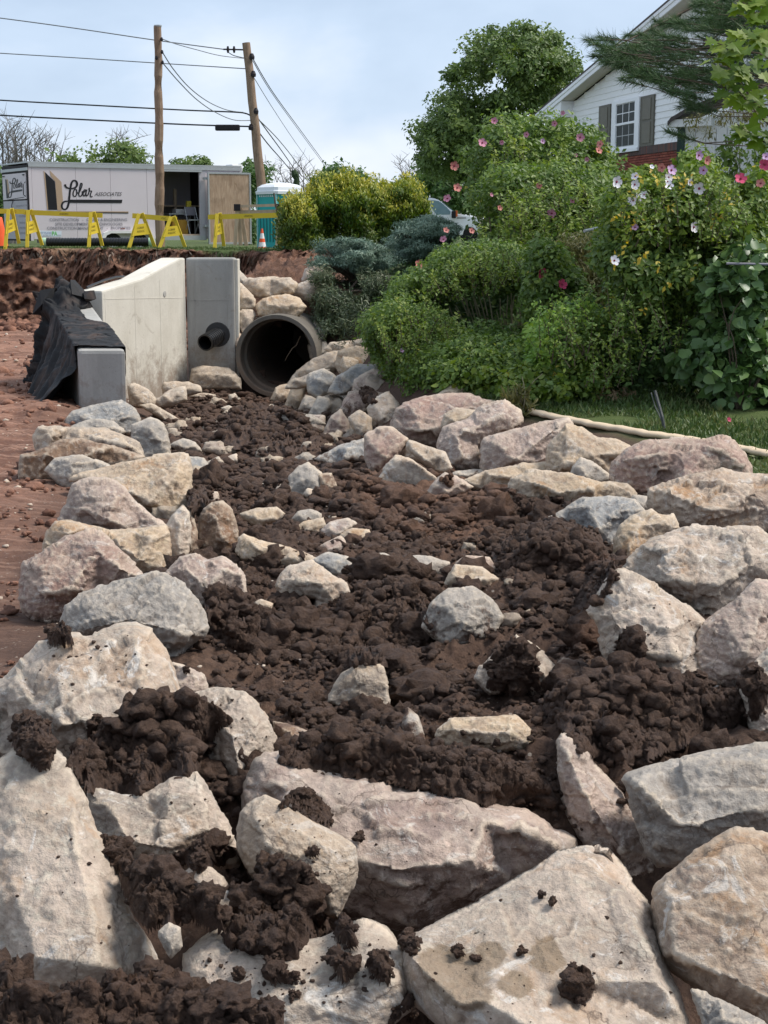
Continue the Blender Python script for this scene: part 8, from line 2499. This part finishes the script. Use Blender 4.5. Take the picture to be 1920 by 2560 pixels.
def pet(name, c): 
    t = NT(name); t.fin(c, .6, None, Specular_IOR_Level=.2)
    t.b.inputs['Subsurface Weight'].default_value = .15
    return t.m
M_FC = pet('flower_eye', (.22, .03, .06))
FL = {'p': flower_mesh('flower', pet('pink_petal', (.52, .22, .30)), M_FC), 'w': flower_mesh('flower', pet('white_petal', (.74, .70, .72)), M_FC),
      'm': flower_mesh('flower', pet('magenta_petal', (.50, .06, .13)), M_FC), 'l': flower_mesh('flower', pet('lilac_petal', (.48, .30, .46)), M_FC), 's': flower_mesh('flower', pet('salmon_petal', (.52, .20, .17)), M_FC)}
def flowers(parent, reg, items, Y, size):
    r = random.Random(len(items))
    for it in items:
        x, y, k = it[:3]
        sc = size * (it[3] if len(it) > 3 else r.uniform(.7, 1.1))
        p = P(*S(reg, x, y), Y + r.uniform(-.2, .2))
        o = link('flower', FL[k], None, parent, p - org(parent))
        d = Vector((r.uniform(-.8, .8), -1, r.uniform(-.2, .6)))
        o.rotation_euler = d.to_track_quat('Z', 'Y').to_euler()
        o.scale = (sc, sc, sc * 1.4)
flowers(shA, 'H', [(425, 545, 'p'), (697, 557, 'p'), (735, 510, 'p', .7), (570, 607, 'p'), (460, 642, 'p', .7), (812, 620, 'p', 1.2), (642, 636, 'l', .8), (370, 645, 'p', 1.3), (244, 748, 's', 1.3), (895, 680, 's'), (792, 700, 'p', .6), (843, 718, 'p', .7), (503, 792, 'p'), (900, 790, 'p', .8), (628, 838, 's'), (258, 846, 's', .9), (782, 830, 's', .9), (905, 650, 's', .6), (650, 755, 'p', .5)], 25.0, .056)
flowers(shD, 'C', [(610, 25, 's', 1.2), (1128, 10, 's', .9), (550, 92, 'p', 1.1), (1335, 105, 'p', .8), (877, 150, 's'), (1205, 185, 'p', 1.3), (700, 295, 's', .9), (540, 292, 's', .9), (525, 348, 'p', 1), (370, 505, 's', 1.3), (465, 578, 's', .6), (490, 645, 'p', .6), (825, 68, 'p', .6)], 22.0, .050)
flowers(shF, 'C', [(182, 1030, 'p', .9), (262, 1045, 'l', .6)], 18.8, .05)
flowers(shC, 'C', [(1140, 562, 'm', 1.2), (1268, 632, 'm', 1.1)], 17.9, .055)
flowers(shB, 'W', [(228, 885, 'w', 1.2), (408, 835, 'w', .8), (400, 910, 'w', 1), (720, 845, 'w', .9), (710, 885, 'w', .8), (725, 925, 'w', .9), (1010, 948, 'w', 1.2), (446, 1040, 'w', 1.1), (390, 1060, 'w', 1.1), (490, 1005, 'w', .8), (955, 1312, 'w', 1.1), (660, 750, 's', .9), (745, 778, 'l', 1.1), (1003, 635, 'l', 1), (1080, 680, 's', .9), (1052, 775, 'l', .9), (563, 745, 'w', .5), (1400, 860, 'm', 1.2), (1625, 720, 'm', 1.2), (1590, 900, 's', .9), (405, 1315, 'l', .7), (1640, 650, 'l', .8), (78, 530, 's', .7), (920, 890, 'w', .7)], 15.6, .050)
flowers(shB, 'E', [(328, 318, 'w', 1.1)], 15.4, .048)
flowers(vn, 'E', [(1320, 1690, 'm', .8)], 14.6, .03)

# yellow leaves of the bright shrub
def yellow():
    r = np.random.default_rng(8)
    sp_ = [(450, 850), (560, 815), (850, 955), (430, 1180), (410, 1200), (230, 1215), (360, 1300), (1200, 1205), (1205, 1260), (1145, 1260), (1260, 1000), (1265, 1075), (1240, 1080), (750, 1110), (870, 860), (920, 870), (320, 1190), (1130, 1160), (650, 915), (405, 1005)]
    C = np.array([PR('W', x, y, 15.6) for x, y in sp_] + [PR('E', x, y, 15.3) for x, y in ((435, 195), (590, 280), (540, 325), (720, 355), (805, 535), (612, 735), (365, 268), (325, 372))])
    k = np.repeat(np.arange(len(C)), 4)
    Pp = C[k] + r.normal(0, .022, (len(k), 3))
    V, F, kk = leaves(Pp, r.normal(0, .5, Pp.shape) + np.array([0, -1, .6]), r.normal(0, 1, Pp.shape), r.uniform(.04, .075, len(k)), 'oval')
    m = leaf_mat('yellowed_leaves', [(0, (.45, .30, .02)), (1, (.62, .50, .08))])
    link('yellow_leaves', mesh_np('yellow_leaves', V - np.array(org(shB)), F, {'lv': np.repeat(r.uniform(0, 1, len(k)), kk)}), m, shB)
yellow()

# grass
def grass():
    r = np.random.default_rng(3)
    def blades(x, y, h, seed, name, label):
        z = zground(x, y)
        Pp = np.stack([x, y, z], 1)
        n = len(x)
        A = r.normal(0, .45, (n, 3)) + np.array([0, 0, 1.0])
        V, F, kk = leaves(Pp, r.normal(0, 1, (n, 3)) + np.array([0, -.7, .2]), A, h, 'narrow')
        o = link(name, mesh_np(name, V, F, {'lv': np.repeat(np.clip(r.uniform(0, 1, n) * .6 + .4 * (.5 + fbm(Pp * 1.5, 2, seed)), 0, 1), kk)}), M_GRS)
        tag(o, label, kind='stuff')
    # lawn strip beyond the sock
    n = 30000
    y = r.uniform(11.5, 19, n)
    x = np.interp(y, [11.5, 12.9, 16.4, 20], [3.1, 2.65, 1.05, .1]) + r.uniform(0, 1, n) ** 1.1 * 4.2
    k = fbm(np.stack([x, y, x * 0], 1) * 1.4, 3, 5) > -.35
    blades(x[k], y[k], r.uniform(.035, .10, k.sum()), 4, 'grass', 'short green grass and weeds behind the tan edging strip')
    n = 15000
    x = r.uniform(-13, 2.5, n)
    gx = np.interp(x, [-14, -9, -5, -2.4, 0, 4], [39.9, 39.4, 37.6, 34.6, 33.6, 33]) + .35 * np.sin(x * 1.3) + .2 * np.sin(x * 3.1 + 1)
    y = gx + .02 + r.uniform(0, 1, n) ** 1.6 * 5
    blades(x, y, r.uniform(.03, .08, n), 6, 'grass', 'ragged grass along the top edge of the dug bank')
    # overhanging roots and turf at the edge
    n = 900
    x = r.uniform(-13, 1.2, n)
    gx = np.interp(x, [-14, -9, -5, -2.4, 0, 4], [39.9, 39.4, 37.6, 34.6, 33.6, 33]) + .35 * np.sin(x * 1.3) + .2 * np.sin(x * 3.1 + 1)
    Pp = np.stack([x, gx - .12 - r.uniform(0, .35, n), 2.13 - r.uniform(0, .35, n) ** 1.2], 1)
    A = np.stack([r.normal(0, .35, n), r.normal(-.4, .2, n), -np.ones(n)], 1)
    V, F, kk = leaves(Pp, r.normal(0, .4, (n, 3)) + np.array([0, -1, 0]), A, r.uniform(.08, .30, n), 'narrow')
    o = link('bank_roots', mesh_np('bank_roots', V, F, {'lv': np.repeat(r.uniform(0, 1, n), kk)}), leaf_mat('root_fibre', [(0, (.05, .035, .025)), (1, (.15, .10, .065))], .05))
    tag(o, 'dark roots hanging from the turf edge of the dug bank', kind='stuff')
grass()
for k_, (x0, y0, x1, y1) in enumerate(((1250, 225, 1320, 200),)):
    pass
a_, b_ = PR('C', 1410, 296, 18.5), PR('C', 1520, 272, 18.9)
tag(MB().tube([a_, b_], .018, 8).build('metal_rail', M_AL, None), 'short grey metal rail end glinting between the shrubs', 'rail')
a_, b_ = PR('E', 1300, 342, 15.2), PR('E', 1750, 350, 15.2)
tag(MB().tube([a_, b_],   .013, 8).build('metal_rail', M_GT, None), 'grey metal fence rail behind the broad leaved vine at the right edge', 'rail')
